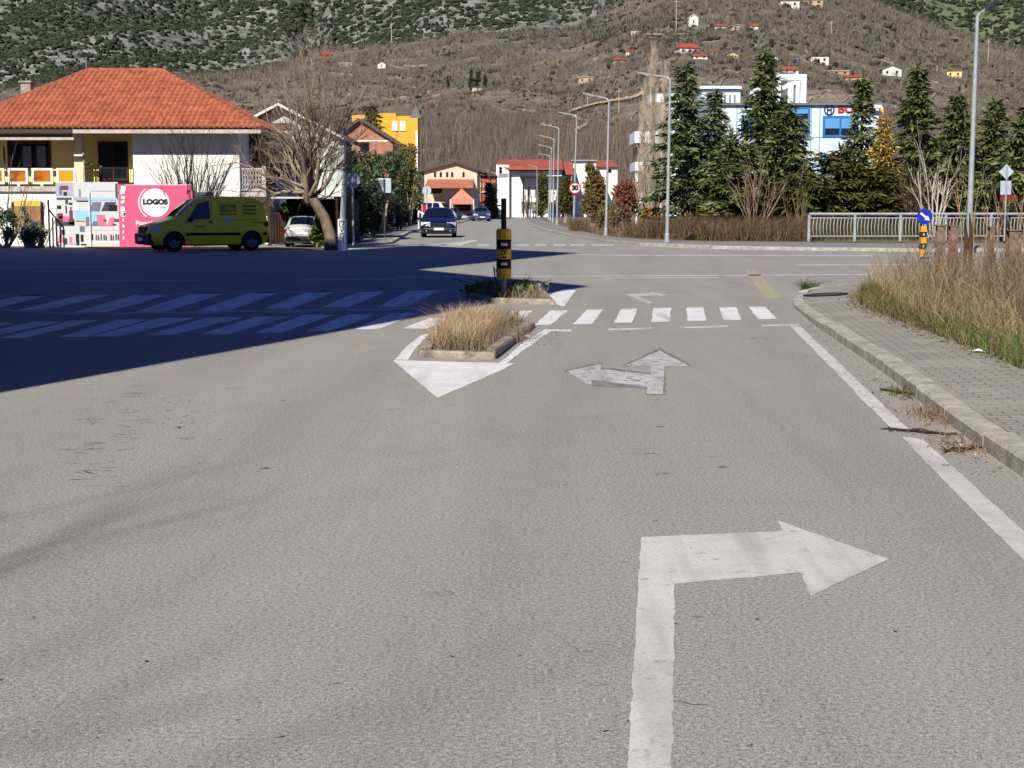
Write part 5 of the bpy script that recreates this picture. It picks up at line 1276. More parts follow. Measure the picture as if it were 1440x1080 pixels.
def railing():
    Y0=61.6; t=thing('bridge_railing','pale steel railing with bowed bars across the junction','railing',(XX(1138,Y0),Y0,.1))
    ox=XX(1138,Y0); Y1=62.6; X1=XX(1520,Y1); Lr=X1-ox; dy=Y1-Y0; H=1.08
    pt=lambda u,z: (u*Lr,u*dy,z)
    STE=mat('pale_steel',S(182,188,188),.45,S(158,164,164),4,metal=.2)
    mb=MB(); mb.tube([pt(0,H),pt(1,H)],.055,8); mb.build('top_rail',STE,t)
    mb=MB(); mb.tube([pt(0,H-.17),pt(1,H-.17)],.028,6); mb.build('upper_rail',STE,t)
    mb=MB(); mb.tube([pt(0,.16),pt(1,.16)],.028,6); mb.build('lower_rail',STE,t)
    n=7
    for k in range(n): 
        mb=MB(); mb.box(-.05,.05,-.05,.05,-.05,H-.04); mb.build('post',STE,t,loc=pt(k/(n-1),0))
    mb=MB(); q=int(Lr/.145)
    for k in range(q):
        u=(k+.5)/q
        if abs((u*(n-1))%1)<.04: continue
        mb.tube([(u*Lr-.06*math.sin(math.pi*i/6),u*dy-.10*math.sin(math.pi*i/6),.16+(H-.33)*i/6) for i in range(7)],.017,4)
    mb.build('bowed_bars',mat('grey_steel_bars',S(172,178,176),.5),t)
railing()
def concrete_post():
    Y=50.6; g=Vector((XX(481,Y),Y,0)); t=thing('concrete_post','white painted post with black scrawls at the foot of the bare tree','post',g); s=Y/F
    z=lambda py: ZZ(py,Y)
    mb=MB(); mb.box(-5.8*s,6*s,-.13,.13,-.02,z(308)); mb.build('base_block',WHITE,t,bevel=.015)
    mb=MB(); mb.tube([(.02,0,z(308)),(.1,0,z(250)),(.14,0,z(200))],[4.2*s,3.2*s,.03],8); mb.build('shaft',mat('pale_post',S(206,206,202),.8,S(178,178,172),4),t)
    mb=MB(); rs=random.Random(5)
    st=[[(-.09,z(310.5)),(.08,z(311.5))],[(-.06,z(311)),(-.09,z(317)),(-.02,z(320))],[(.08,z(312)),(.02,z(317)),(.06,z(322)),(.01,z(324))],[(-.05,z(322)),(.0,z(326))],[(-.06,z(328)),(.08,z(329))],[(-.04,z(329)),(-.07,z(334)),(.04,z(336))],[(.06,z(330)),(.03,z(338)),(.07,z(342))]]
    for q in st: mb.tube([(x,-.134,zz) for x,zz in q],.014,4)
    mb.build('black_scrawl',BLK,t)
concrete_post()
for k,x in enumerate((738,741.3,744.3,747.2)):
    g=G(x,306.6-.0*k,.1); t=thing('round_post','thin white post in the row between the white car and the walker','post',g,group='thin white posts beside the far walk')
    mb=MB(); mb.tube([(0,0,-.05),(0,0,.95)],.05,8); mb.build('pole',SGWHT,t); mb=MB(); mb.lathe([(.06,.95),(.06,.99),(.02,1.02)],8); mb.build('cap',SGWHT,t)
def barrier():
    g=G(594,321,.1); t=thing('red_white_barrier','small red and white barrier on white legs beside the parked minibus','barrier',g); s=g.y/F
    z=lambda py: ZZ(py,g.y)-g.z
    mb=MB(); mb.box(0*s,6*s,0,.06,z(299),z(288)); mb.build('red_panel',mat('barrier_red',S(190,36,44),.5),t)
    mb=MB(); mb.box(-.7*s,0,-.01,.07,z(300),z(287)); mb.box(6*s,6.7*s,-.01,.07,z(300),z(287)); mb.tube([(-6*s,.03,z(297)),(4*s,.03,z(302))],.07,6); mb.build('white_frame',SGWHT,t)
    for x0,x1 in ((-5.5,-5),(-.5,-.2),(4.5,5)):
        mb=MB(); mb.tube([(x0*s,.03,z(298)),(x1*s,.03,-.02)],.05,6); mb.build('leg',SGWHT,t)
barrier()
def manhole():
    g=G(1161,416.5,.06); h=PAVE_BVH.ray_cast(Vector((g.x,g.y,5)),Vector((0,0,-1))); t=thing('manhole_cover','dark round iron cover set in the paved corner','manhole cover',(h[0]+Vector((0,0,.014))) if h[0] else g); t.rotation_euler=(h[1] if h[1].z>0 else -h[1]).to_track_quat('Z','Y').to_euler(); mb=MB(); mb.lathe([(.36,-.02),(.36,.004),(.33,.006)],28); mb.build('rim',IRON,t)
    mb=MB(); mb.lathe([(.32,-.02),(.32,.008)],28); mb.build('lid',mat('rusty_iron',S(64,58,52),.8,S(90,80,70),8),t)
manhole()
RUST=mat('rusty_steel',S(80,54,44),0.85,S(150,124,106),7,0.3,30)
def rust_post(x0,x1,yt,yb,Y,label):
    g=Vector((XX((x0+x1)/2,Y),Y,0.06)); w=XX(x1,Y)-XX(x0,Y); h=ZZ(yt,Y)-.06
    t=thing('rusty_post',label,'post',g,group='rusty steel posts in the weeds')
    mb=MB(); a=w/2; b=.09; th=.022
    mb.box(-a,a,-b,-b+th,-.1,h); mb.box(-a,a,b-th,b,-.1,h); mb.box(-.015,.015,-b+th,b-th,-.1,h); mb.build('beam',RUST,t)
    mb=MB(); mb.box(-a-.02,a+.02,-b-.02,b+.02,h+.001,h+.03); mb.build('cap_plate',RUST,t)
rust_post(1318,1330,318,380,34,'leftmost rusty steel post standing in the dry weeds')
rust_post(1336.5,1347.5,318.5,372,36,'rusty steel post close beside the tall street lamp')
rust_post(1419,1436,325,400,27,'widest rusty steel post nearest the right edge')
rust_post(1392,1399,320,380,36,'narrow rusty steel post between the lamp and the widest post')

# ================================================================== people
def person(label,loc,rz,h,top,legs,hair,pose='walk',bag=None,arms=None):
    t=thing('person',label,'person',loc,rz)
    s=h/1.75; me=bpy.data.meshes.new('body')
    V=[(0,0,.95),(0,0,1.15),(0,.0,1.38),(0,.01,1.50),(0,-.01,1.60),(0,-.01,1.70),
       (.10,0,.90),(.11,-.10,.50),(.11,-.02,.08),(.11,-.17,.04),
       (-.10,0,.90),(-.11,.06,.50),(-.11,.26,.12),(-.11,.16,.03),
       (.19,.0,1.40),(.26,.06,1.14),(.27,-.04,.90),(.27,-.06,.80),
       (-.19,.0,1.40),(-.26,-.02,1.14),(-.27,-.14,.92),(-.27,-.18,.83)]
    E=[(0,1),(1,2),(2,3),(3,4),(4,5),(0,6),(6,7),(7,8),(8,9),(0,10),(10,11),(11,12),(12,13),(2,14),(14,15),(15,16),(16,17),(2,18),(18,19),(19,20),(20,21)]
    rad=[.15,.15,.17,.06,.095,.085,.10,.07,.05,.045,.10,.07,.05,.045,.075,.055,.042,.04,.075,.055,.042,.04]
    me.from_pydata([(x*s,y*s,z*s) for x,y,z in V],E,[])
    bm=bmesh.new(); bm.from_mesh(me); bm.verts.layers.skin.verify(); bm.to_mesh(me); bm.free()
    o=bpy.data.objects.new('body',me); COL.objects.link(o)
    sk=o.modifiers.new('skin','SKIN'); ss=o.modifiers.new('sub','SUBSURF'); ss.levels=2; ss.render_levels=2
    for i,d in enumerate(me.skin_vertices[0].data):
        r=rad[i]*s; d.radius=(r*(1.15 if i in (1,2) else 1),r); d.use_root=(i==0)
    bpy.context.view_layer.update()
    nm=bpy.data.meshes.new_from_object(o.evaluated_get(bpy.context.evaluated_depsgraph_get()))
    bpy.data.objects.remove(o)
    SK=mat('skin',S(196,150,124),.6)
    nm.materials.clear()
    for m in (top,legs,SK,TRIM): nm.materials.append(m)
    for p in nm.polygons:
        c=p.center/s; p.use_smooth=True
        arm=abs(c.x)>.2
        p.material_index = 3 if c.z<.12 else (2 if (c.z>1.47 or (arm and c.z<.92)) else (1 if (c.z<.86 and not arm) else 0))
    o=bpy.data.objects.new('body',nm); COL.objects.link(o); o.parent=t
    mb=MB(); prof=[]
    mb.lathe([(.088*s,1.64*s),(.103*s,1.69*s),(.098*s,1.74*s),(.07*s,1.785*s),(.02*s,1.80*s)],14,Matrix.Translation((0,.012*s,0))); mb.build('hair',hair,o,smooth=True)
    mb=MB(); mb.add([(-.02*s,-.10*s,1.64*s),(.02*s,-.10*s,1.64*s),(0,-.135*s,1.645*s),(0,-.10*s,1.68*s)],[(0,1,2),(1,3,2),(3,0,2)]); mb.build('nose',SK,o)
    mb=MB(); 
    for k in (-1,1): mb.box(.07*s+.02 if k>0 else -.115*s-.02,.115*s if k>0 else -.09*s,-.0,.03,1.6*s,1.67*s)
    mb.build('ears',SK,o)
    if bag is not None:
        b=thing('carrier_bag',bag,'bag',loc,rz); mb=MB(); x=.29*s; mb.add([(x-.06,-.2,.45),(x+.07,-.2,.45),(x+.07,.1,.45),(x-.06,.1,.45),(x-.02,-.16,.72),(x+.03,-.16,.72),(x+.03,.05,.72),(x-.02,.05,.72)],[(3,2,1,0),(4,5,6,7),(0,1,5,4),(1,2,6,5),(2,3,7,6),(3,0,4,7)]); mb.build('sack',mat('white_bag',S(190,196,210),.6),b,bevel=.03); mb=MB(); mb.tube([(x,-.12,.71),(x-.01,-.07,.80),(x,.02,.71)],.012,5); mb.build('handle',mat('white_bag',S(190,196,210)),b)
    return t
person('person in a dark jacket walking along the hedge with a bag',G(562,325,.1),R(176),1.76,mat('grey_dark_jacket',S(74,72,70),.9,S(50,50,54),3),mat('dark_trousers',S(28,30,38),.9),mat('grey_hair',S(150,148,146),.9),bag='small pale bag held by the walker beside the hedge')
person('person in a pale green jacket on the far walk beside the olive hedge',G(752,306.8,.1),R(10),1.74,mat('pale_green_jacket',S(128,134,112),.9),mat('black_trousers',S(24,24,28),.9),mat('dark_hair',S(52,44,38),.9))
# ================================================================== hills
def interp(x,pts):
    if x<=pts[0][0]: return pts[0][1]
    for a,b in zip(pts,pts[1:]):
        if x<=b[0]: return a[1]+(b[1]-a[1])*(x-a[0])/(b[0]-a[0])
    return pts[-1][1]
BPTS=[(-600,165),(-200,140),(0,130),(200,118),(330,106),(420,92),(460,76),(560,68),(700,52),(800,44),(860,18),(950,-30),(1100,-35),(1190,0),(1300,42),(1440,84),(1700,130),(2200,160)]
H0,H1=235.0,1200.0
def und(X,d,s):
    return s*(3.2*math.sin(X/37+d/53)+2.4*math.sin(X/19-d/41+1.3)+1.3*math.sin(X/9.3+d/13.7)+1.0*math.sin(d/7.9+X/61))
def hill_z(px,d):
    s=max(0,min(1.0,(d-H0)/(H1-H0))); B=interp(px,BPTS)
    y=303.3+(B-303.3)*s**0.62
    X=(px-720)/F*d
    return 1.5+(290-y)/F*d + und(X,d,min(1,s*4)*(1-.75*s))
def hill_pt(px,d): return Vector(((px-720)/F*d,d,hill_z(px,d)))
def hill_hit(px,py):
    d=H0+4
    while d<H1:
        if P(px,py,d).z<=hill_z(px,d): return d
        d+=2.0
    return H1
def hill_mat():
    m=bpy.data.materials.new('scrub_hillside'); m.use_nodes=True; nt=m.node_tree;N=nt.nodes;L=nt.links;b=N['Principled BSDF'];b.inputs['Roughness'].default_value=.95
    b.inputs['Specular IOR Level'].default_value=.1
    geo=N.new('ShaderNodeNewGeometry')
    def noise(sc,det=6,vec=None):
        n=N.new('ShaderNodeTexNoise');n.inputs['Scale'].default_value=sc;n.inputs['Detail'].default_value=det;n.inputs['Roughness'].default_value=.7;L.new(vec or geo.outputs['Position'],n.inputs['Vector']);return n.outputs['Fac']
    def mix(f,a,c):
        x=N.new('ShaderNodeMix');x.data_type='RGBA';L.new(f,x.inputs[0])
        for s_,i in((a,6),(c,7)):
            if isinstance(s_,tuple): x.inputs[i].default_value=s_
            else: L.new(s_,x.inputs[i])
        return x.outputs[2]
    def mr(s_,a,c,lo=0,hi=1):
        r=N.new('ShaderNodeMapRange');r.inputs[1].default_value=a;r.inputs[2].default_value=c;r.inputs[3].default_value=lo;r.inputs[4].default_value=hi;L.new(s_,r.inputs[0]);return r.outputs[0]
    mp=N.new('ShaderNodeMapping');mp.inputs['Scale'].default_value=(1,1,9);L.new(geo.outputs['Position'],mp.inputs['Vector'])
    c=mix(mr(noise(.05),.4,.62),S(112,104,92),S(138,128,112))
    c=mix(mr(noise(.022,8,mp.outputs[0]),.55,.66),c,S(160,146,120))
    c=mix(mr(noise(.25,5),.5,.66,0,.8),c,S(78,70,66))
    c=mix(mr(noise(.012),.52,.64,0,.8),c,S(88,94,68))
    L.new(c,b.inputs['Base Color']); return m
def rock_mat():
    m=bpy.data.materials.new('limestone_mountain'); m.use_nodes=True; nt=m.node_tree;N=nt.nodes;L=nt.links;b=N['Principled BSDF'];b.inputs['Roughness'].default_value=.95
    b.inputs['Specular IOR Level'].default_value=.1
    geo=N.new('ShaderNodeNewGeometry'); 
    def noise(sc,det=6):
        n=N.new('ShaderNodeTexNoise');n.inputs['Scale'].default_value=sc;n.inputs['Detail'].default_value=det;n.inputs['Roughness'].default_value=.7;L.new(geo.outputs['Position'],n.inputs['Vector']);return n.outputs['Fac']
    def mix(f,a,c):
        x=N.new('ShaderNodeMix');x.data_type='RGBA';L.new(f,x.inputs[0])
        for s_,i in((a,6),(c,7)):
            if isinstance(s_,tuple): x.inputs[i].default_value=s_
            else: L.new(s_,x.inputs[i])
        return x.outputs[2]
    def mr(s_,a,c,lo=0,hi=1):
        r=N.new('ShaderNodeMapRange');r.inputs[1].default_value=a;r.inputs[2].default_value=c;r.inputs[3].default_value=lo;r.inputs[4].default_value=hi;L.new(s_,r.inputs[0]);return r.outputs[0]
    c=mix(mr(noise(.012),.4,.6),S(132,134,126),S(158,158,150))
    c=mix(mr(noise(.06,4),.46,.56),c,S(100,104,92))
    c=mix(mr(noise(.0032,3),.52,.62,0,.75),c,S(78,84,64))
    sx=N.new('ShaderNodeSeparateXYZ'); L.new(geo.outputs['Position'],sx.inputs[0]); ma=N.new('ShaderNodeMath'); ma.operation='MULTIPLY_ADD'; ma.inputs[1].default_value=-.21; L.new(sx.outputs['Y'],ma.inputs[0]); L.new(sx.outputs['X'],ma.inputs[2])
    c2=mix(mr(noise(.02,6),.42,.6),S(96,108,70),S(120,124,92))
    c=mix(mr(ma.outputs[0],-30,60,0,.85),c,c2)
    L.new(c,b.inputs['Base Color']); return m
def grid(name,fn,pxs,ds,m,label):
    V=[];
    for d in ds:
        for x in pxs: V.append(fn(x,d))
    nx=len(pxs); i=np.arange(nx-1); Fs=[]
    for j in range(len(ds)-1): Fs.append(np.stack([j*nx+i,j*nx+i+1,(j+1)*nx+i+1,(j+1)*nx+i],1))
    o=npmesh(name,[tuple(v) for v in V],np.concatenate(Fs),m,smooth=True); return tag(o,label,'hill',kind='structure')
pxs=np.linspace(-560,2000,230)
def hill_fn(x,d):
    if d>H1: 
        v=hill_pt(x,H1); k=(d-H1)/120; return Vector(((x-720)/F*d,d,v.z-30*k))
    v=hill_pt(x,d)
    if d<=H0+1: v.z=-.6
    return v
grid('hillside',hill_fn,pxs,list(H0+(H1-H0)*np.linspace(0,1,150)**1.25)+[H1+60,H1+120],hill_mat(),'brown scrubby hillside with terraces and scattered houses')
def mtn_z(px,d):
    s=(d-1230)/1900.; B=interp(px,BPTS); 
    y=B+16-(B+190)*s**.9 if True else 0
    X=(px-720)/F*d
    g=22*math.sin(X/130+1.0+.3*math.sin(d/260))+12*math.sin(X/57+d/170)+6*math.sin(X/23-d/71)
    rav=-46*math.exp(-((px-438-(d-1300)*.02)/26)**2)
    return 1.5+(290-y)/F*d+(g+rav)*min(1,s*6)
grid('mountain',lambda x,d: Vector(((x-720)/F*d,d,mtn_z(x,d))),pxs,list(1230+1900*np.linspace(0,1,110)),rock_mat(),'grey limestone mountain dotted with dark evergreen bushes')

# bushes on the mountain: irregular clumps
def blobs(name,pts,rad,m,label,cat,seed,squash=.75,jit=.35):
    rng=np.random.default_rng(seed)
    t=(1+5**.5)/2
    iv=np.array([(-1,t,0),(1,t,0),(-1,-t,0),(1,-t,0),(0,-1,t),(0,1,t),(0,-1,-t),(0,1,-t),(t,0,-1),(t,0,1),(-t,0,-1),(-t,0,1)])/math.sqrt(1+t*t)
    fc=np.array([(0,11,5),(0,5,1),(0,1,7),(0,7,10),(0,10,11),(1,5,9),(5,11,4),(11,10,2),(10,7,6),(7,1,8),(3,9,4),(3,4,2),(3,2,6),(3,6,8),(3,8,9),(4,9,5),(2,4,11),(6,2,10),(8,6,7),(9,8,1)])
    n=len(pts); sc=rad[:,None,None]*(1+jit*rng.normal(size=(n,12,1)))
    st=1+.35*rng.normal(size=(n,1,3)); st[:,:,2]=squash
    V=iv[None]*sc*st+pts[:,None,:]; 
    Fc=(fc[None]+12*np.arange(n)[:,None,None]).reshape(-1,3)
    o=npmesh(name,V.reshape(-1,3),Fc,m); return tag(o,label,cat,kind='stuff')
BUSH=mat('mountain_bush',S(40,48,36),.9,S(74,82,60),island=True,spec=.1)
def scatter_mtn():
    rng=np.random.default_rng(11); pts=[];rad=[]
    n=0
    while n<19000:
        px=rng.uniform(-120,1560); y=rng.uniform(-40,140); B=interp(px,BPTS)
        if y>B+6 : continue
        s=((B+16-y)/(B+190))
        if s<=0.0: continue
        s=s**(1/.9); d=1230+1900*s
        if d>3000: continue
        X=(px-720)/F*d
        dn=.5+.5*math.sin(X/90+d/140)*math.sin(X/33-d/60+2)
        if px>1150: dn+=.25
        if px<110: dn+=.3
        if rng.random()>.35+.75*dn: continue
        pts.append((X,d,mtn_z(px,d)+1.0)); rad.append(d/F*rng.uniform(2.2,4.6)); n+=1
    blobs('evergreen_scrub',np.array(pts),np.array(rad),BUSH,'dark evergreen bushes scattered over the grey mountain','scrub',12)
scatter_mtn()
# bare scrub on the hillside: fans of thin twigs
def twig_fans(name,pts,hs,m,label,cat,seed,k=14,spread=.55,wd=.035):
    rng=np.random.default_rng(seed); n=len(pts)
    b=np.repeat(pts,k,0)+rng.normal(size=(n*k,3))*np.repeat(hs,k)[:,None]*np.array([.22,.22,0]); h=np.repeat(hs,k)*(.55+.6*rng.random(n*k))
    D=rng.normal(size=(n*k,3))*spread; D[:,2]=1; D=unit(D); W=unit(np.cross(D,rng.normal(size=(n*k,3))))
    w=(h*wd)[:,None]
    V=np.stack([b-W*w,b+W*w,b+D*h[:,None]+W*w*.25],1).reshape(-1,3)
    o=npmesh(name,V,np.arange(n*k*3).reshape(-1,3),m); return tag(o,label,cat,kind='stuff') if label else o
SCRUB=mat('bare_brown_scrub',S(92,85,77),.95,S(148,138,124),island=True,spec=.05)
SCRUBG=mat('hillside_evergreen',S(44,52,38),.95,S(76,80,58),island=True,spec=.05)
def scatter_hill():
    rng=np.random.default_rng(21); pts=[];hs=[];gp=[];gr=[];wp=[];wh=[]
    def place(px,y):
        B=interp(px,BPTS); s=max(1e-4,(303.3-y)/(303.3-B))
        if s>1: return None
        return H0+(H1-H0)*s**(1/.62)
    n=0
    while n<31000:
        px=rng.uniform(-80,1520); y=rng.uniform(-40,262)
        d=place(px,y)
        if d is None: continue
        X=(px-720)/F*d
        dn=.55+.45*math.sin(X/41+d/37)*math.sin(X/17-d/59+.7)+.25*math.sin(d/11)
        if y>150: dn+=.35
        if math.sin(X/58-d/31+.5)*math.sin(X/29+d/77)+.35*math.sin(d/17+X/90)>.62 and y<160: continue
        if rng.random()>dn+.2: continue
        z=hill_z(px,d)
        u=rng.random()
        if u<(.10+.16*max(0,math.sin(X/70+d/90))) and y<190: gp.append((X,d,z+.6)); gr.append(d/F*rng.uniform(1.5,3.2)*1.2)
        else: pts.append((X,d,z-.2)); hs.append(max(d/F*rng.uniform(7,13),2.2))
        n+=1
    for _ in range(520):                                # dark trees and bushes among the hill houses
        px=rng.uniform(850,1350); y=rng.normal(68+.06*(px-1000)*.5,26); d=place(px,max(y,5))
        if d is None: continue
        if rng.random()<.45: gp.append(((px-720)/F*d,d,hill_z(px,d)+1)); gr.append(d/F*rng.uniform(2.2,4.6)*1.1)
        else: pts.append(((px-720)/F*d,d,hill_z(px,d)-.2)); hs.append(d/F*rng.uniform(11,18))
    # a green patch band near the upper middle
    for _ in range(700):
        px=rng.uniform(700,1000); y=rng.normal(52,14)+ (px-850)*.03; d=place(px,y)
        if d: gp.append(((px-720)/F*d,d,hill_z(px,d)+.5)); gr.append(d/F*rng.uniform(1.6,3.4)*1.2)
    twig_fans('bare_scrub',np.array(pts),np.array(hs),SCRUB,'bare brown scrub covering the hillside','scrub',22)
    blobs('green_scrub',np.array(gp),np.array(gr),SCRUBG,'green juniper bushes scattered on the brown hillside','scrub',23)
    # bare wood at the foot of the slope
    while len(wp)<2300:
        px=rng.uniform(-60,1500); y=rng.uniform(150,268) if px<720 else rng.uniform(175,275); d=place(px,y)
        if d is None: continue
        if 330<px<560 and y<178: continue
        if rng.random()>(.9 if 560<px<760 else .5): continue
        wp.append(((px-720)/F*d,d,hill_z(px,d)-.2)); wh.append(rng.uniform(4.2,7.2))
    twig_fans('bare_wood',np.array(wp),np.array(wh),mat('bare_wood_bark',S(88,79,72),.95,S(146,132,120),island=True,spec=.05),'bare leafless wood along the foot of the hill','wood',24,k=34,spread=.22,wd=.014)
scatter_hill()

# dirt tracks and terrace edges
def track(name,label,pix,w,m,cat='path'):
    L_=[];R_=[]
    pts=[]
    for (a,b) in zip(pix,pix[1:]):
        for k in range(8):
            x=a[0]+(b[0]-a[0])*k/8; y=a[1]+(b[1]-a[1])*k/8; pts.append((x,hill_hit(x,y)))
    vs=[]
    for i,(x,d) in enumerate(pts):
        for dd in (-w/2*6,w/2*6): 
            q=hill_pt(x,d+dd*.5); q.z+=1.0; vs.append(q)
    mb=MB(); mb.add(vs,[(2*i,2*i+2,2*i+3,2*i+1) for i in range(len(pts)-1)]); tag(mb.build(name,m),label,cat,kind='structure')
TAN=mat('tan_track',S(196,176,146),.95,S(170,150,122),.2)
track('path','pale dirt track climbing the hill left of the poplars',[(800,160),(826,151),(850,146),(884,141),(905,133)],2.0,TAN)
track('path','pale dirt track zigzag above the street lamps',[(806,188),(822,180),(826,176),(800,166)],1.6,TAN)
track('path','long pale wall line below the hill houses',[(905,51),(935,51),(968,50)],1.6,mat('pink_wall_line',S(176,150,136),.9))
track('path','tan terrace field edge at the middle of the hill',[(585,125),(600,122),(640,123)],1.0,mat('straw_field',S(150,132,110),.95,S(128,112,94),.1))
track('path','tan field strip above the mint house',[(330,150),(380,146),(430,148),(500,143)],9.0,mat('straw_field',S(150,132,110)))

# terrace walls: many short dry stone edges along the contour
def terraces():
    rng=np.random.default_rng(31); mb=MB()
    for k in range(150):
        px=rng.uniform(420,1440); y=rng.uniform(60,178); B=interp(px,BPTS)
        if y<B+12: continue
        d=hill_hit(px,y); n=7; L=rng.uniform(10,46); a=rng.normal()*.10; h=rng.uniform(.5,1.3); base=[]
        for i in range(n):
            x=px+(i/(n-1)-.5)*L; dd=d*(1+a*(i/(n-1)-.5)*.4)+3*math.sin(i*1.3+k); p=hill_pt(x,dd); base.append(p)
        vs=[]
        for p in base: vs+=[(p.x,p.y,p.z-.5),(p.x,p.y,p.z+h*rng.uniform(.6,1.1)),(p.x,p.y+2.5,p.z+h+.1)]
        mb.add(vs,[f for i in range(n-1) for f in ((3*i,3*i+3,3*i+4,3*i+1),(3*i+1,3*i+4,3*i+5,3*i+2))])
    tag(mb.build('terrace_walls',mat('dry_stone',S(176,164,146),.95,S(130,120,106),.25)),'pale dry stone terrace edges on the hillside','terrace',kind='stuff')
terraces()
# hill houses
def hill_house(px,py,w,h,wm,rm,label,kind='gable',rh=None,cat='house'):
    d=hill_hit(px,py); s=d/F; W=w*s; Hh=h*s; D=W*.75; zb=min(hill_z(px,d),hill_z(px,d+D))-1.0
    zb0=hill_z(px,d); t=thing('hill_house',label,cat,((px-720)/F*d,d,zb0),R(rnd.uniform(-14,14)),'small houses scattered over the hillside')
    z0=-3; rh=(rh if rh is not None else .45)*Hh
    mb=MB(); 
    if kind=='gable':
        mb.xprism([(-W/2,z0),(W/2,z0),(W/2,Hh),(0,Hh+rh),(-W/2,Hh)],0,D); mb.build('wall',wm,t)
        mb=MB(); e=.5; k=rh/(W/2)
        for sg in (-1,1): mb.xprism([(0,Hh+rh+.05),(sg*(W/2+e),Hh-e*k+.05),(sg*(W/2+e),Hh-e*k+.4),(0,Hh+rh+.45)],-e,D+e)
        mb.build('roof',rm,t)
    elif kind=='flat':
        mb.box(-W/2,W/2,0,D,z0,Hh); mb.build('wall',wm,t); mb=MB(); mb.box(-W/2-.3,W/2+.3,-.3,D+.3,Hh+.01,Hh+.5); mb.build('roof',rm,t)
    else:
        mb.box(-W/2,W/2,0,D,z0,Hh); mb.build('wall',wm,t); e=.6; mb=MB()
        vs=[(-W/2-e,-e,Hh),(W/2+e,-e,Hh),(W/2+e,D+e,Hh),(-W/2-e,D+e,Hh),(-W/2*.75,D/2,Hh+rh),(W/2*.75,D/2,Hh+rh)]
        mb.add(vs,[(0,1,5,4),(1,2,5),(2,3,4,5),(3,0,4),(3,2,1,0)]); mb.build('roof',rm,t)
    n=max(1,min(3,int(w/9)))
    for i in range(n):
        x=-W/2+W*(i+.5)/n; mb=MB(); mb.box(x-W*.06,x+W*.06,-.12,-.004,Hh*.35,Hh*.75); mb.build('window',DARK,t)
WH=mat('hill_white_wall',S(220,216,206),.9); RR=mat('hill_red_roof',S(186,82,58),.9,S(160,70,52),.3); YW=mat('hill_yellow_wall',S(226,206,140),.9)
TW=mat('hill_tan_wall',S(190,168,140),.9); GR=mat('hill_grey_roof',S(110,104,98),.9); DR=mat('hill_dark_roof',S(60,54,52),.9)
HH=[(465,81,16,4,RR,RR,'red roofed house highest on the far left slope','hip',.9),(490,93,20,4,TW,TW,'low tan farm building just left of the hill centre','flat',None),(540,96,11,6,WH,GR,'tiny white house standing alone above the yellow building','gable',.5),
(970,37,13,11,WH,WH,'tall narrow white house high on the hill','gable',.4),(892,49,16,5,WH,GR,'low white house at the left of the upper hill row','flat',None),(1007,41,16,4,WH,RR,'red roofed house in the upper hill row beside the tall white one','hip',.8),(1032,43,18,5,TW,TW,'tan house in the middle of the upper hill row','gable',.4),(1053,43,12,5,WH,RR,'small red roofed house ending the upper hill row','hip',.8),
(965,76,28,8,WH,RR,'large white house under a wide red roof behind the poplars','hip',.9),(980,83,20,4,WH,RR,'long red roofed house just below the large white one','hip',.9),(1000,77,15,4,WH,RR,'red roofed house right of the large white one','hip',.9),(1024,83,18,6,YW,GR,'pale yellow gabled house in the lower hill row','gable',.6),
(871,89,22,4,TW,RR,'pinkish red roofed house left of the poplars','hip',.9),(882,78,10,4,WH,RR,'tiny red roofed house above the pinkish one','hip',.8),(1145,89,24,9,WH,DR,'white house with a dark roof above the office building','flat',None),(1102,10,26,8,WH,GR,'white house cut by the top of the picture','flat',None),(1130,6,34,5,TW,GR,'long tan building at the top of the picture','flat',None),
(1082,87,10,5,WH,GR,'tiny white gabled house in the middle of the hill','gable',.5),(1113,85,6,4,mat('hill_blue_wall',S(90,130,190),.8),GR,'tiny blue shed beside the white hill houses','flat',None),(1105,104,22,5,WH,RR,'red roofed house just above the office roof frame','hip',1.0),(1192,116,22,7,YW,RR,'yellow house with a reddish roof left of the white gable','hip',.5),
(1168,105,36,4,TW,TW,'long low tan wall building right of the office frame','flat',None),(1245,107,26,9,WH,GR,'white gabled house among bare trees on the right hill','gable',.55),(1331,109,20,8,YW,RR,'pale yellow box house farthest right on the hill','flat',None),(1312,108,8,3,TW,GR,'little tan shed beside the farthest right house','flat',None),(672,128,14,4,WH,GR,'low white house under the cypress trees','flat',None),(822,116,20,6,TW,TW,'ruined stone building below the pylon','gable',.3)]
for q in HH: hill_house(*q)
def pylon(px,yb,yt,label):
    d=hill_hit(px,yb); s=d/F; h=(yb-yt)*s; w=h*.16; t=thing('lattice_pylon',label,'pylon',((px-720)/F*d,d,hill_z(px,d)-.5)); r=.16
    mb=MB(); 
    for sx_,sy in ((1,1),(-1,1),(-1,-1),(1,-1)): mb.tube([(sx_*w,sy*w,0),(sx_*w*.22,sy*w*.22,h*.7),(0,0,h)],r,4)
    for k in range(8):
        a=k/8*.7;b=(k+1)/8*.7; wa=w*(1-a/.7*.78); wb=w*(1-b/.7*.78)
        for sy in (1,-1): mb.tube([(-wa,sy*wa,a*h),(wb,sy*wb,b*h)],r*.6,3); mb.tube([(wa,sy*wa,a*h),(-wb,sy*wb,b*h)],r*.6,3)
    mb.build('lattice_legs',mat('pylon_steel',S(110,112,114),.6),t)
    mb=MB()
    for z,l in ((.72,.22),(.82,.18),(.91,.13)): mb.tube([(-h*l,0,h*z),(0,0,h*z+.4),(h*l,0,h*z)],r,4)
    mb.build('cross_arms',mat('pylon_steel',S(110,112,114)),t)
pylon(775,74,20,'steel lattice pylon on the hill above the white building'); pylon(842,54,0,'steel lattice pylon left of the poplar tops')
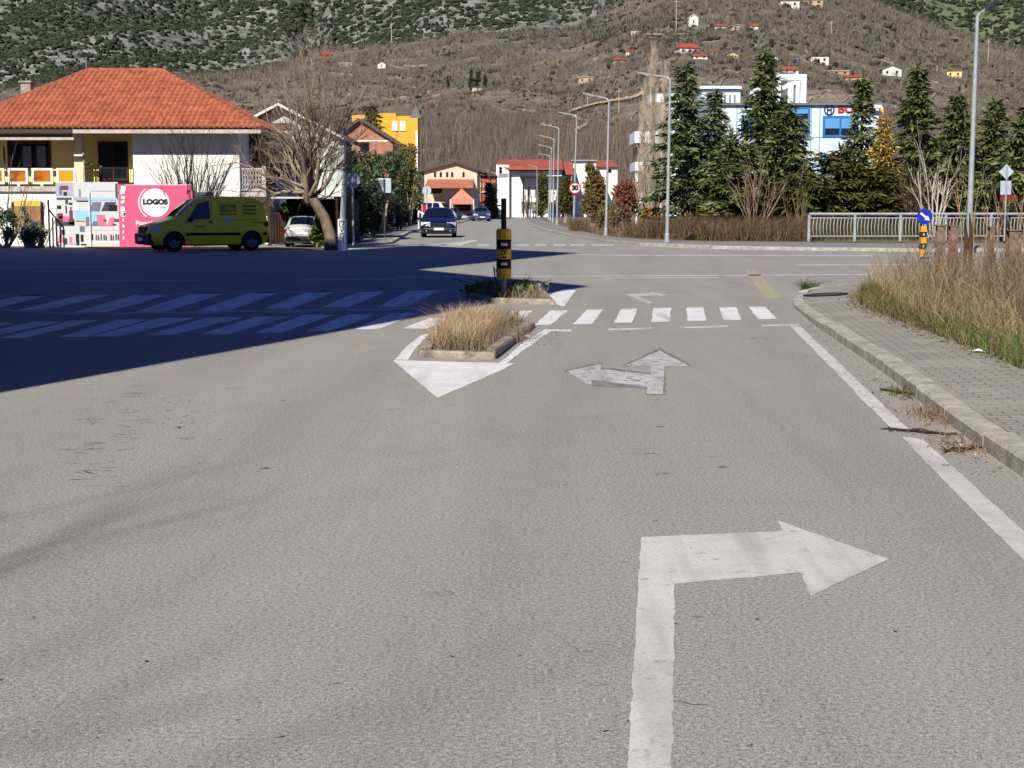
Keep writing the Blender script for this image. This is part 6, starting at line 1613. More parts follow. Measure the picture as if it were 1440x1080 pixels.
def upole(px,yb,yt,label):
    d=hill_hit(px,yb); s=d/F; h=(yb-yt)*s; t=thing('utility_pole',label,'utility pole',((px-720)/F*d,d,hill_z(px,d)-.5),group='wooden utility poles on the hill')
    mb=MB(); mb.tube([(0,0,0),(0,0,h+.5)],[s*.75,s*.55],6); mb.build('pole',mat('pole_wood',S(176,166,150),.9),t)
    mb=MB(); mb.box(-1.1,1.1,-.1,.1,h*.92,h*.95); mb.build('crossarm',mat('pole_wood',S(176,166,150)),t)
for q in ((554,65,33,'pale utility pole beside the long wall at the upper left'),(946,43,0,'pale utility pole above the tall white hill house'),(1160,54,30,'utility pole on the bare upper hill at the right'),(1377,92,56,'utility pole just right of the tall street lamp'),(1307,102,92,'short utility pole beside the farthest right hill house'),(868,160,126,'pale utility pole beside the dirt track'),(825,150,136,'short utility pole at the left end of the dirt track')): upole(*q)
CY=mat('cypress_leaf',S(38,48,34),.9,S(58,66,46),island=True)
def cypress(px,yb,yt,label):
    d=hill_hit(px,yb); s=d/F; h=(yb-yt)*s; t=thing('cypress_tree',label,'tree',((px-720)/F*d,d,hill_z(px,d)-.3),group='dark cypress trees on the hill')
    rng=np.random.default_rng(int(px)); V,Fc=leaf_cloud(rng,[(0,0,h*.32,h*.11,h*.11,h*.32),(0,0,h*.68,h*.075,h*.075,h*.34)],420,h*.07); npmesh('crown',V,Fc,CY,t)
    mb=MB(); mb.tube([(0,0,0),(0,0,h*.5)],h*.02,5); mb.build('trunk',BROWN,t)
for q in ((664,128,94,'tallest dark cypress in the hill group'),(673,126,92,'middle dark cypress in the hill group'),(683,127,98,'shortest dark cypress in the hill group'),(632,125,104,'lone dark cypress left of the hill group')): cypress(*q)

# ================================================================== near trees
BARK=mat('grey_brown_bark',S(150,134,114),.9,S(104,92,78),3,.4,20)
BARKD=mat('dark_twig_bark',S(182,164,142),.9,S(124,108,92),2)
CED=mat('cedar_needle',S(64,78,40),.7,S(128,136,80),island=True,spec=.2)
CED2=mat('blue_cedar_needle',S(68,84,50),.7,S(132,142,96),island=True,spec=.2)
GOLD=mat('golden_needle',S(166,132,40),.7,S(206,172,76),island=True,spec=.2)
OLIVE=mat('olive_leaf',S(66,70,30),.75,S(104,102,48),island=True,spec=.2)
def conifer(px,Y,yt,rpx,label,m=CED,seed=1,dens=1.0,lean=0.0,power=.8,spray=.46,droop=.25,name='cedar_tree',gap=0.0,zb=0.0):
    s=Y/F; h=ZZ(yt,Y)-zb; r=rpx*s; rng=np.random.default_rng(seed)
    t=thing(name,label,'tree',(XX(px,Y),Y,zb)); V,Fc,tb=conifer_mesh(rng,h,r,dens,droop,spray,lean=lean,power=power,gap=gap)
    npmesh('crown',V,Fc,m,t)
    mb=MB(); mb.tube([(0,0,-.2),(lean*h*.5,0,h*.5),(lean*h*.97,0,h*.97)],[.17,.1,.02],7)
    for a,b,rr in tb[::2]: mb.tube([a,b],[rr,rr*.4],3,cap=False)
    mb.build('trunk',BARKD,t)
conifer(962,80,88,73,'dark cedar just right of the pale street lamp',CED2,31,1.1,power=1.0)
conifer(1003,84,128,45,'greyish narrow cedar before the left end of the office building',CED2,32,1.0)
conifer(1072,82,68,92,'tallest dark cedar standing before the roof frame',CED,33,1.2,power=1.1)
conifer(1104,78,142,72,'broad dark cedar right of the tallest one',CED,34,1.2)
conifer(1028,76,190,64,'low broad cedar before the office side wing',CED,35,1.1)
conifer(1209,84,110,55,'cedar covering part of the red office letters',CED,36,1.0,power=1.15)
conifer(1284,86,92,66,'tall cedar right of the golden conifer',CED,37,1.2,power=.9)
conifer(1342,88,128,61,'cedar just left of the tall verge lamp',CED,38,1.1,power=.9)
conifer(1394,90,140,63,'dense cedar right of the tall verge lamp',CED,39,1.1,power=.85)
conifer(1440,86,150,61,'cedar at the right edge of the picture',CED,40,1.1,power=.7)
conifer(1243,80,158,30,'golden yellow conifer at the corner of the office building',GOLD,41,1.7,lean=-.03,name='golden_conifer',spray=.3)
conifer(1180,77,212,88,'low olive conifer before the right office window',OLIVE,42,1.1,power=.55,name='juniper_tree')
conifer(1128,75,238,75,'low olive conifer at the left end of the railing',OLIVE,43,1.0,power=.55,name='juniper_tree')
conifer(1236,76,232,69,'low olive conifer below the golden one',OLIVE,44,1.0,power=.5,name='juniper_tree')
conifer(1418,74,222,69,'dark low conifer behind the diamond sign',CED,45,1.0,power=.5,name='juniper_tree')
conifer(1330,76,236,75,'dark low conifer behind the white stemmed bare tree',CED,46,1.0,power=.5,name='juniper_tree')
conifer(690,178,254,6.5,'small dark fir before the red building',CED2,47,.5,spray=.7,name='fir_tree')
conifer(524,150,148,26,'dark conifer between the brick house and the yellow building',OLIVE,48,.9,power=.45,name='juniper_tree')
def shrub(name,label,blobs_px,Y,n,size,m,seed,cat='shrub',depth=1.0,group=None,stems=4,clumps=34):
    s=Y/F; x0=XX(sum(b[0] for b in blobs_px)/len(blobs_px),Y); t=thing(name,label,cat,(x0,Y,0.0),group=group); rng=np.random.default_rng(seed)
    B=[(XX(b[0],Y)-x0,(b[4] if len(b)>4 else 0),ZZ(b[1],Y),b[2]*s,b[2]*s*depth,b[3]*s) for b in blobs_px]
    V,Fc=leaf_cloud(rng,B,n,size,clumps=clumps); npmesh('foliage',V,Fc,m,t)
    mb=MB(); rs=random.Random(seed)
    for b in B:
        for k in range(stems):
            mb.tube([(b[0]*.7+rs.gauss(0,.1),b[1]*.7,-.1),(b[0]+rs.gauss(0,.2),b[1],max(.3,b[2]*.6)),(b[0]+rs.gauss(0,b[3]*.5),b[1]+rs.gauss(0,b[4]*.4),b[2]+b[5]*.5)],[.07,.05,.015],5)
    mb.build('stems',BARKD,t)
EVG=mat('evergreen_leaf',S(52,72,46),.6,S(110,124,84),island=True); EVD=mat('dark_ivy_leaf',S(30,38,28),.7,S(52,62,42),island=True)
MIX=mat('olive_brown_leaf',S(92,86,48),.8,S(150,128,84),island=True); RBR=mat('red_brown_leaf',S(112,66,48),.85,S(150,98,72),island=True)
shrub('evergreen_bush','tall grey green bush before the brick house',[(520,250,32,36),(500,235,16,24),(545,240,22,30)],82,11440,0.172,EVG,51)
shrub('evergreen_bush','green and olive bush behind the square sign',[(563,258,22,40),(580,268,14,34),(553,222,12,14)],112,9240,0.172,mat('olive_evergreen_leaf',S(64,78,44),.65,S(124,128,78),island=True),52)
shrub('olive_bush','olive brown bush before the yellow building',[(572,232,18,28),(560,215,8,12)],125,4840,0.198,MIX,53)
# dark hedge along the left walk
def hedge():
    p0=LI[-3]; pts=[G(500,338),G(531,328.5),G(575,316.5),G(594,311.8)]
    t=thing('dark_hedge','tall dark ivy hedge along the left walk','hedge',(pts[0].x,pts[0].y,0)); rng=np.random.default_rng(54); B=[]; o=pts[0]
    for a,b in zip(pts,pts[1:]):
        n=max(2,int((b-a).length/1.6))
        for k in range(n):
            p=a.lerp(b,k/n)-o; B.append((p.x-.7,p.y+.3,1.35,1.0,1.2,1.5))
    V,Fc=leaf_cloud(rng,B,42000,.24,clumps=12*len(B)); npmesh('foliage',V,Fc,EVD,t)
    mb=MB(); 
    for a,b in zip(pts,pts[1:]):
        for k in range(6):
            p=a.lerp(b,k/6)-o; mb.tube([(p.x-.7,p.y+.3,-.05),(p.x-.7,p.y+.3,1.9)],.08,5)
    mb.build('stems',BARKD,t)
hedge()
shrub('palm_shrub','spiky green shrub between the white hatchback and the bare tree',[(452,322,9,20),(447,330,7,13)],53.2,1540,0.198,mat('yellow_green_leaf',S(72,92,40),.6,S(132,140,72),island=True),55)
shrub('evergreen_bush','dark evergreen shrub below the boarded window at the left edge',[(8,318,17,24),(-20,310,20,30)],53.5,3080,0.106,EVG,56)
shrub('evergreen_bush','low grey green shrub before the boarded window',[(42,326,15,18),(36,306,5,16),(56,332,10,12)],53.6,2640,0.099,mat('grey_green_leaf',S(70,84,62),.7,S(150,150,122),island=True),57)
shrub('evergreen_bush','dark green bush inside the shady carport',[(405,297,12,10)],59.5,1100,0.132,LEAF_D,58)
# thujas and brown shrubs along the right side of the far street
shrub('thuja_hedge','olive green thuja by the far walker',[(763,272,9,26),(761,288,7,18)],200,3300,0.330,OLIVE,60,'tree')
shrub('thuja_hedge','olive green thuja between the street lamps',[(795,278,11,26),(797,255,6,14)],140,3300,0.297,OLIVE,61,'tree')
shrub('thuja_hedge','tall brown olive thuja right of the speed sign',[(835,278,17,36),(832,250,11,18)],112,5720,0.238,mat('brown_olive_leaf',S(96,82,40),.8,S(134,112,62),island=True),62,'tree')
shrub('rusty_shrub','reddish brown shrub left of the bare poplars',[(878,285,16,30),(890,270,12,22)],95,3740,0.185,RBR,63)
shrub('rusty_shrub','yellow brown shrub at the foot of the poplars',[(912,305,16,12),(930,308,12,10)],80,1980,0.132,mat('ochre_leaf',S(150,110,40),.8,S(176,136,70),island=True),64)
shrub('rusty_shrub','brown shrub right of the thuja by the lamp',[(852,306,14,20),(866,300,12,20)],92,2860,0.158,MIX,65)
shrub('evergreen_bush','dark olive bush filling the gap below the narrow cedar',[(1000,290,30,40),(985,310,24,26),(1040,300,30,36)],79,3000,.3,mat('dark_olive_leaf',S(48,56,28),.75,S(88,94,50),island=True),66)
shrub('evergreen_bush','dark olive bush between the broad cedar and the railing',[(1095,300,34,36),(1135,296,26,40)],78,2600,.3,MATS['dark_olive_leaf'],67)
shrub('evergreen_bush','dark olive bush behind the golden conifer',[(1200,285,40,44),(1255,280,36,48)],83,3200,.3,MATS['dark_olive_leaf'],68)
shrub('evergreen_bush','dark bush below the cedars at the right edge',[(1350,285,40,44),(1400,280,40,48),(1450,285,30,44)],82,3600,.3,MATS['dark_olive_leaf'],69)
shrub('rusty_shrub','low brown shrub before the cedars',[(985,326,22,12),(1030,328,24,11)],69,900,.2,mat('brown_twig_leaf',S(96,78,60),.85,S(134,112,88),island=True),70)
shrub('rusty_shrub','low brown shrub left of the pale leafless shrub',[(1085,326,22,13),(1118,322,18,16)],68,900,.2,MATS['brown_twig_leaf'],71)
# bare trees
def bare(name,label,px,py,Y,seed,length,r,levels,kids,dirv=(0,0,1),m=BARK,z=0.0,group=None,**kw):
    t=thing(name,label,'tree',(XX(px,Y),Y,z),group=group); rs=random.Random(seed); mb=MB(); trunk=MB()
    bare_branches(mb,rs,(0,0,-.05),dirv,length,r,levels,kids,**kw)
    mb.build('branches',m,t,smooth=True); return t
def walnut():
    Y=51.2; t=thing('bare_tree','big leafless tree with a curved leaning trunk beside the scrawled post','tree',(XX(466,Y),Y,0.02)); rs=random.Random(77)
    tr=[P(466,352,Y),P(464,330,Y),P(456,305,Y),P(443,285,Y),P(437,274,Y)]
    o=Vector((XX(466,Y),Y,0.02)); mb=MB(); mb.tube([p-o for p in tr],[.27,.21,.18,.17,.17],9); mb.build('trunk',BARK,t,smooth=True)
    mb=MB(); top=tr[-1]-o
    limbs=[((400,205),.10,0),((418,150),.11,-.6),((450,180),.10,.5),((470,200),.10,.2),((500,215),.085,-.3),((350,262),.09,-.4),((385,236),.085,.6),((440,120),.10,.1),((472,140),.085,-.5),((410,262),.06,.5),((480,262),.06,.4),((425,180),.07,.8),((330,226),.07,-.5),((455,95),.07,-.2),((425,72),.06,.1),((398,105),.06,-.3),((478,92),.055,.3),((505,135),.055,-.2),((440,60),.055,-.4),((372,150),.06,.3),((520,180),.05,.2)]
    for (x,y),r,dy in limbs:
        e=P(x,y,Y+dy*2.2)-o; d=e-top; L=d.length
        st=top+Vector((rs.gauss(0,.08),rs.gauss(0,.08),rs.uniform(-.25,.25)))
        pts=[st]; 
        for k in range(1,6):
            q=st.lerp(e,k/5); q+=Vector((rs.gauss(0,.09),rs.gauss(0,.12),rs.gauss(0,.07)-.12*math.sin(math.pi*k/5)*(1 if abs(d.x)>d.z else 0))); pts.append(q)
        rad=[r*(1-.75*k/5) for k in range(6)]
        mb.tube(pts,rad,6,cap=False)
        nk=int(4+L*1.9)
        for k in range(nk):
            tt=.22+.78*(k+rs.random())/nk; tt=min(.99,tt); i=min(4,int(tt*5)); b=pts[i].lerp(pts[i+1],tt*5-i); ax=(pts[i+1]-pts[i]).normalized()
            rv=Vector((rs.gauss(0,1),rs.gauss(0,1),rs.gauss(0,1))); rv=(rv-ax*rv.dot(ax)).normalized()
            bare_branches(mb,rs,b,(ax+rv*.85+Vector((0,0,.28))),rs.uniform(.8,1.7)*(1.15-.4*tt),max(.010,rad[i]*.38),2,[5,4],spread=.75,wob=.14,up=.12,shrink=.55,start=.2,sides=(4,3,3))
    mb.build('branches',BARKD,t,smooth=True)
walnut()
def fan_tree(name,label,px,Y,yt,spreadpx,n,seed,m,r=.05,z=0.0,tw=True,levels=2,kids=(4,3)):
    t=thing(name,label,'tree',(XX(px,Y),Y,z)); rs=random.Random(seed); mb=MB(); h=ZZ(yt,Y)-z; s=Y/F
    for k in range(n):
        a=rs.uniform(-1,1); e=Vector((a*spreadpx*s,rs.uniform(-1,1)*spreadpx*s*.6,h*(1-.35*abs(a))*rs.uniform(.75,1.05)))
        bare_branches(mb,rs,(a*.12,rs.uniform(-.1,.1),-.05),e.normalized()+Vector((a*-.0,0,.25)),e.length,r*rs.uniform(.7,1.2),levels,list(kids),spread=.42,wob=.07,up=.10,shrink=.42,start=.3,sides=(5,3,3))
    mb.build('branches',m,t,smooth=True)
fan_tree('bare_shrub','leafless many stemmed shrub against the white house wall',266,55.0,180,70,26,81,mat('dark_stem',S(70,58,50),.9,S(46,40,36),2),.034,z=0.03)
fan_tree('bare_shrub','pale leafless shrub spreading before the cedars',1063,72,222,52,12,82,mat('pale_twig',S(158,134,112),.9,S(118,96,80),2),.045)
fan_tree('bare_shrub','thin leafless shrub left of the railing',1122,70,250,26,8,83,mat('tan_twig',S(140,124,92),.9,S(104,92,66),2),.03)
fan_tree('birch_tree','white stemmed bare tree behind the railing',1312,66,208,38,6,84,mat('white_birch_bark',S(206,196,184),.85,S(160,148,136),3),.06)
fan_tree('bare_shrub','brown leafless bush behind the white stemmed tree',1295,72,232,44,11,85,mat('brown_twig',S(110,84,66),.9,S(78,60,50),2),.035)
fan_tree('bare_shrub','small leafless shrub at the left edge of the balcony',6,55.6,186,34,6,86,mat('tan_twig',S(140,124,92)),.022,levels=1,kids=(4,))
fan_tree('bare_shrub','leafless shrub before the porch of the white building',744,170,254,9,5,87,mat('brown_twig',S(110,84,66)),.07)
def poplar(px,Y,yt,wpx,label,seed):
    t=thing('bare_poplar',label,'tree',(XX(px,Y),Y,0.0),group=None); rs=random.Random(seed); mb=MB(); h=ZZ(yt,Y); s=Y/F; w=wpx*s
    pts=[Vector((rs.gauss(0,.05),rs.gauss(0,.05),h*k/9)) for k in range(10)]; pts[0]=Vector((0,0,-.1)); rad=[.13*(1-.93*k/9) for k in range(10)]
    mb.tube(pts,rad,7); mb.build('trunk',mat('pale_poplar_bark',S(176,160,136),.9,S(136,122,104),3),t,smooth=True); mb=MB()
    for k in range(180):
        z=h*(.06+.86*rs.random()**.9); a=rs.random()*6.28; q=w*1.5*(1-(z/h)**2)*rs.uniform(.3,1.2)+.1; L=h*rs.uniform(.10,.24)*(1-.4*z/h)
        b=Vector((0,0,z)); d=Vector((math.cos(a)*q*.5,math.sin(a)*q*.5,L))
        bare_branches(mb,rs,b,d,d.length,.012,1,[9],spread=.3,wob=.06,up=.3,shrink=.5,start=.25,sides=(3,3))
    mb.build('branches',mat('poplar_twig',S(196,182,158),.9,S(156,140,118),2),t)
poplar(905,87,128,22,'left bare poplar beside the pale stair tower',91)
poplar(917,86,72,20,'tallest bare poplar reaching to the hill houses',92)
poplar(933,85,100,22,'right bare poplar close to the street lamp',93)

# ================================================================== grasses and weeds
STRAW=mat('straw_blade',S(158,136,106),.85,S(202,178,144),island=True,spec=.15)
STRAWB=mat('brown_straw_blade',S(116,98,80),.9,S(164,144,120),island=True,spec=.15)
GREENB=mat('green_blade',S(76,80,46),.75,S(126,120,78),island=True,spec=.2)
def grass(name,label,rng,XY,z,h,w,m,lean=.35,parent=None):
    V,Fc=blades(rng,XY,z,h,w,lean); o=npmesh(name,V,Fc,m); return tag(o,label,'grass',kind='stuff')
def island(name,label,pix,hk,green):
    pts=[G(x,y) for x,y in pix]; c=sum(pts,Vector())/len(pts); n=len(pts)
    a=sum(pts[i].x*pts[(i+1)%n].y-pts[(i+1)%n].x*pts[i].y for i in range(n))
    if a<0: pts=pts[::-1]
    inn=[]
    for i in range(n):
        p=pts[i]; d1=(pts[i]-pts[i-1]).normalized(); d2=(pts[(i+1)%n]-pts[i]).normalized(); nn=Vector((-(d1.y+d2.y),d1.x+d2.x,0)); nn.normalize(); inn.append(p+nn*.16)
    t=thing(name,label,'traffic island',(c.x,c.y,0))
    mb=MB()
    for i in range(n):
        a0,a1,b0,b1=pts[i]-c,pts[(i+1)%n]-c,inn[i]-c,inn[(i+1)%n]-c; k=max(1,round((a1-a0).length/.9))
        for j in range(k):
            t0=(j+.01)/k;t1=(j+.99)/k; q=[a0.lerp(a1,t0),a0.lerp(a1,t1),b0.lerp(b1,t1),b0.lerp(b1,t0)]; zz=hk+rnd.uniform(-.012,.012); q2=[q[0].lerp(q[3],.12),q[1].lerp(q[2],.12)]
            vs=[(p.x,p.y,-.02) for p in q]+[(q[0].x,q[0].y,zz-.02),(q[1].x,q[1].y,zz-.02),(q[2].x,q[2].y,zz),(q[3].x,q[3].y,zz),(q2[1].x,q2[1].y,zz),(q2[0].x,q2[0].y,zz)]
            mb.add(vs,[(0,1,5,4),(4,5,8,9),(9,8,6,7),(1,2,6,8,5),(3,0,4,9,7),(2,3,7,6)])
    mb.build('kerb_stones',mat('worn_island_kerb',S(178,168,148),.92,S(120,110,96),6,.6,40),t)
    mb=MB(); mb.poly([p-c+Vector((0,0,hk-.025)) for p in inn]); mb.build('soil',DIRT,t)
    return inn
I1=island('traffic_island','grassy traffic island with worn kerb stones before the zebra stripes',[(588,502.6),(696.5,505.4),(752.5,460.5),(728,454),(640,456),(606,470)],.08,0)
I2=island('traffic_island','small weedy traffic island carrying the striped bollard',[(690,426.5),(781,428.5),(768,416),(752,407),(668,408),(655,418)],.075,1)
rng=np.random.default_rng(101)
cI=sum(I1,Vector())/len(I1); IG=[Vector((cI.x-.10+(p.x-cI.x)*.70,cI.y-.16+(p.y-cI.y)*.80,0)) for p in I1]
XY=sample_poly(rng,IG,4200); ctr=XY.mean(0)
grass('dry_grass','tall straw coloured grass filling the near traffic island',rng,XY,.055,.22,.0028,STRAW,.5)
XY=sample_poly(rng,I1,2600); grass('dry_grass','brown lower stems among the straw grass of the near island',rng,XY,.055,.16,.003,STRAWB,.6)
XY=sample_poly(rng,I1,500); grass('green_grass','short green blades at the foot of the straw grass',rng,XY,.055,.13,.006,GREENB,.7)
XY=sample_poly(rng,I2,700); grass('dry_grass','thin dry stems on the bollard island',rng,XY,.05,.18,.005,STRAWB,.6)
def weeds():
    t=thing('leafy_weeds','low green leafy weeds around the striped bollard','weeds',(G(705,416).x,G(705,416).y,.08)); o=t.location; rng=np.random.default_rng(7)
    B=[]
    for x,y,r in ((705,418,.42),(730,417,.40),(680,418,.32),(718,421,.3),(744,414,.26),(692,414,.28)):
        g=G(x,y); B.append((g.x-o.x,g.y-o.y,.05,r,r*.7,.085))
    V,Fc=leaf_cloud(rng,B,1300,.085,.8,clumps=70); npmesh('foliage',V,Fc,mat('weed_leaf',S(66,96,40),.6,S(132,152,84),island=True),t)
    mb=MB(); rs=random.Random(3)
    for b in B:
        for k in range(4): mb.tube([(b[0]+rs.gauss(0,.08),b[1]+rs.gauss(0,.08),-.0),(b[0]+rs.gauss(0,.2),b[1]+rs.gauss(0,.2),.2)],.006,3)
    mb.build('stems',mat('weed_stem',S(90,100,56),.8),t)
    g=G(755,414.5); t=thing('white_stone','small pale block at the end of the bollard island','stone',(g.x,g.y,.0)); mb=MB(); mb.box(-.07,.07,-.06,.06,0,.2); mb.build('block',mat('pale_block',S(236,232,224),.9,S(190,180,170),8,.4),t,bevel=.03)
weeds()
# right verge
VP=[(p.x,p.y) for p in WI]; last=VP[-1]
verge=VP+[(G(1217,404).x,G(1217,404).y),(11.5,29.3),(15.5,30.5),(15.5,10)]
edge=[Vector((x,y)) for x,y in VP]
def dist_edge(p):
    q=Vector(p); best=9
    for a,b in zip(edge,edge[1:]):
        ab=b-a; t=max(0,min(1,(q-a).dot(ab)/max(ab.length_squared,1e-9))); best=min(best,(q-(a+ab*t)).length)
    return best
rng=np.random.default_rng(201)
frame_ok=lambda p: p[1]>9 and p[0]<p[1]*.352+.5
XY=sample_poly(rng,verge,3600,lambda p: frame_ok(p) and math.exp(-dist_edge(p)/.55)); grass('green_grass','green and olive grass along the inner edge of the paved walk',rng,XY,.08,.18,.0052,GREENB,.6)
XY=sample_poly(rng,verge,5600,lambda p: frame_ok(p) and .5+.5*math.sin(p[0]*3.1+p[1]*1.3)*math.sin(p[1]*2.2-p[0])>rng.random()*.55 and (.35+.65*min(1,dist_edge(p)/.7))); dd=np.array([dist_edge(p) for p in XY]); grass('dry_grass','dry straw coloured grass covering the right verge',rng,XY,.08,.12+.13*np.minimum(1,dd/1.2),.0034,STRAWB,.6)
XY=sample_poly(rng,verge,900,lambda p: frame_ok(p) and dist_edge(p)>.35); grass('dry_grass','pale tall straw stems standing in the right verge',rng,XY,.08,.30,.003,STRAW,.6)
XY=sample_poly(rng,verge,800,lambda p: frame_ok(p) and p[1]<16.5 and dist_edge(p)<1.1); grass('green_grass','fresh bright green grass at the right edge beside the walk',rng,XY,.08,.16,.005,mat('fresh_green_blade',S(70,112,36),.75,S(120,156,66),island=True,spec=.2),.6)
# brown bramble stems: arching tubes
def bramble(name,label,cnt,poly,hmin,hmax,seed,m,filt=None,r=.006):
    rng=np.random.default_rng(seed); XY=sample_poly(rng,poly,cnt,filt); mb=MB(); rs=random.Random(seed)
    for x,y in XY:
        h=rs.uniform(hmin,hmax); d=Vector((rs.gauss(0,.35),rs.gauss(0,.35),1)).normalized()
        bare_branches(mb,rs,(x,y,.06),d,h,r*rs.uniform(.7,1.5),1,[rs.randint(2,5)],spread=.6,wob=.10,up=.02,shrink=.45,start=.35,sides=(4,3))
    o=mb.build(name,m); return tag(o,label,'undergrowth',kind='stuff')
bramble('dry_undergrowth','tangled leafless brown stems around the rusty posts',420,verge,.35,.85,301,mat('bramble_stem',S(138,118,96),.9,S(90,74,60),3),lambda p: frame_ok(p) and dist_edge(p)>1.0 and p[0]>p[1]*.262)
bramble('dry_undergrowth','thin dry stalks above the verge grass',380,verge,.3,.65,302,mat('stalk',S(172,150,118),.9,S(124,104,78),3),lambda p: frame_ok(p) and dist_edge(p)>.3,.004)
def sapling(px,Y,yt,label,seed,m,lean=.05):
    t=thing('bare_sapling',label,'sapling',(XX(px,Y),Y,.06),group='thin bare saplings in the weedy verge'); rs=random.Random(seed); h=ZZ(yt,Y)-.06; mb=MB()
    bare_branches(mb,rs,(0,0,0),(rs.gauss(0,lean),rs.gauss(0,lean),1),h,.02,2,[6,3],spread=.5,wob=.05,up=.2,shrink=.4,start=.35,sides=(5,3,3)); mb.build('branches',m,t)
SAP=mat('sapling_bark',S(182,156,130),.9,S(140,112,92),3)
for i,(x,Y,y,l) in enumerate(((1354,42,250,'bare sapling leaning against the tall verge lamp'),(1371,38,262,'bare sapling just right of the tall verge lamp'),(1404,34,282,'thin bare sapling left of the widest rusty post'),(1429,30,262,'bare sapling behind the widest rusty post'),(1438,33,290,'bare sapling at the very right edge of the weeds'),(1386,40,290,'thin bare sapling between lamp and widest rusty post'))): sapling(x,Y,y,l,400+i,SAP)
# split wooden stake at the lamp foot
def stake():
    Y=31.5; t=thing('split_stake','dark split wooden stake standing in the weeds','stake',(XX(1361,Y),Y,.05)); mb=MB(); h=ZZ(300,Y)-.05
    mb.tube([(0,0,-.1),(.0,0,h*.5),(-.03,0,h*.8)],[.075,.06,.02],7); mb.tube([(.06,.02,-.1),(.1,.02,h*.6),(.05,.02,h)],[.06,.05,.015],6); mb.build('wood',mat('charred_wood',S(120,84,58),.9,S(40,32,28),4,.4),t)
stake()
# brown reeds behind the far walk
far=[(G(800,327).x,G(800,327).y),(G(900,335).x,G(900,335).y),(G(1000,338.5).x,G(1000,338.5).y),(G(1140,339.5).x,G(1140,339.5).y),(16.0,74),(5,74),(3.5,88)]
rng=np.random.default_rng(501); XY=sample_poly(rng,far,7500)
grass('dry_brush','brown dry weeds behind the far walk',rng,XY,0.0,.8,.012,mat('brown_reed',S(84,66,54),.95,S(128,104,84),island=True,spec=.05),.4)
XY=sample_poly(rng,far,1500); grass('dry_brush','olive weeds mixed into the brown ones behind the far walk',rng,XY,0.0,.7,.018,mat('olive_reed',S(88,84,46),.95,S(128,118,72),island=True,spec=.05),.5)
# litter strip along the far walk border
back=[(14,66),(30,66),(34,84),(14,84)]
XY=sample_poly(rng,[(13,64.5),(27,65.5),(30,76),(13,76)],3000); grass('dry_brush','dark weeds under the conifers behind the railing',rng,XY,0.0,.9,.016,mat('dark_reed',S(66,60,42),.95,S(104,92,62),island=True,spec=.05),.5)
# gutter tufts, crack and grit at the near kerb
def tuft(px,py,label,n,h,w,seed,m=None,rad=.16):
    g=G(px,py); rng=np.random.default_rng(seed); XY=np.stack([g.x+rng.normal(size=n)*rad*.5,g.y+rng.normal(size=n)*rad*1.3],1)
    V,Fc=blades(rng,XY-np.array([g.x,g.y]),0.0,h,w,1.0); t=thing('weed_tuft',label,'weeds',(g.x,g.y,0)); npmesh('foliage',V,Fc,m or STRAWB,t)
tuft(1314,588,'dry brown weed tuft in the gutter beside the broken line',260,.07,.004,601)
tuft(1273,556,'small green brown weed tuft in the kerb gutter',120,.06,.004,602,GREENB)
tuft(1352,628,'flattened dry weed tuft at the nearest gutter crack',120,.05,.004,603)
tuft(1136,408,'small dark weed growing at the paved corner',160,.16,.008,604,LEAF_D,.12)
tuft(722,478,'dry weed tuft outside the island kerb',200,.12,.005,605,STRAWB,.14)
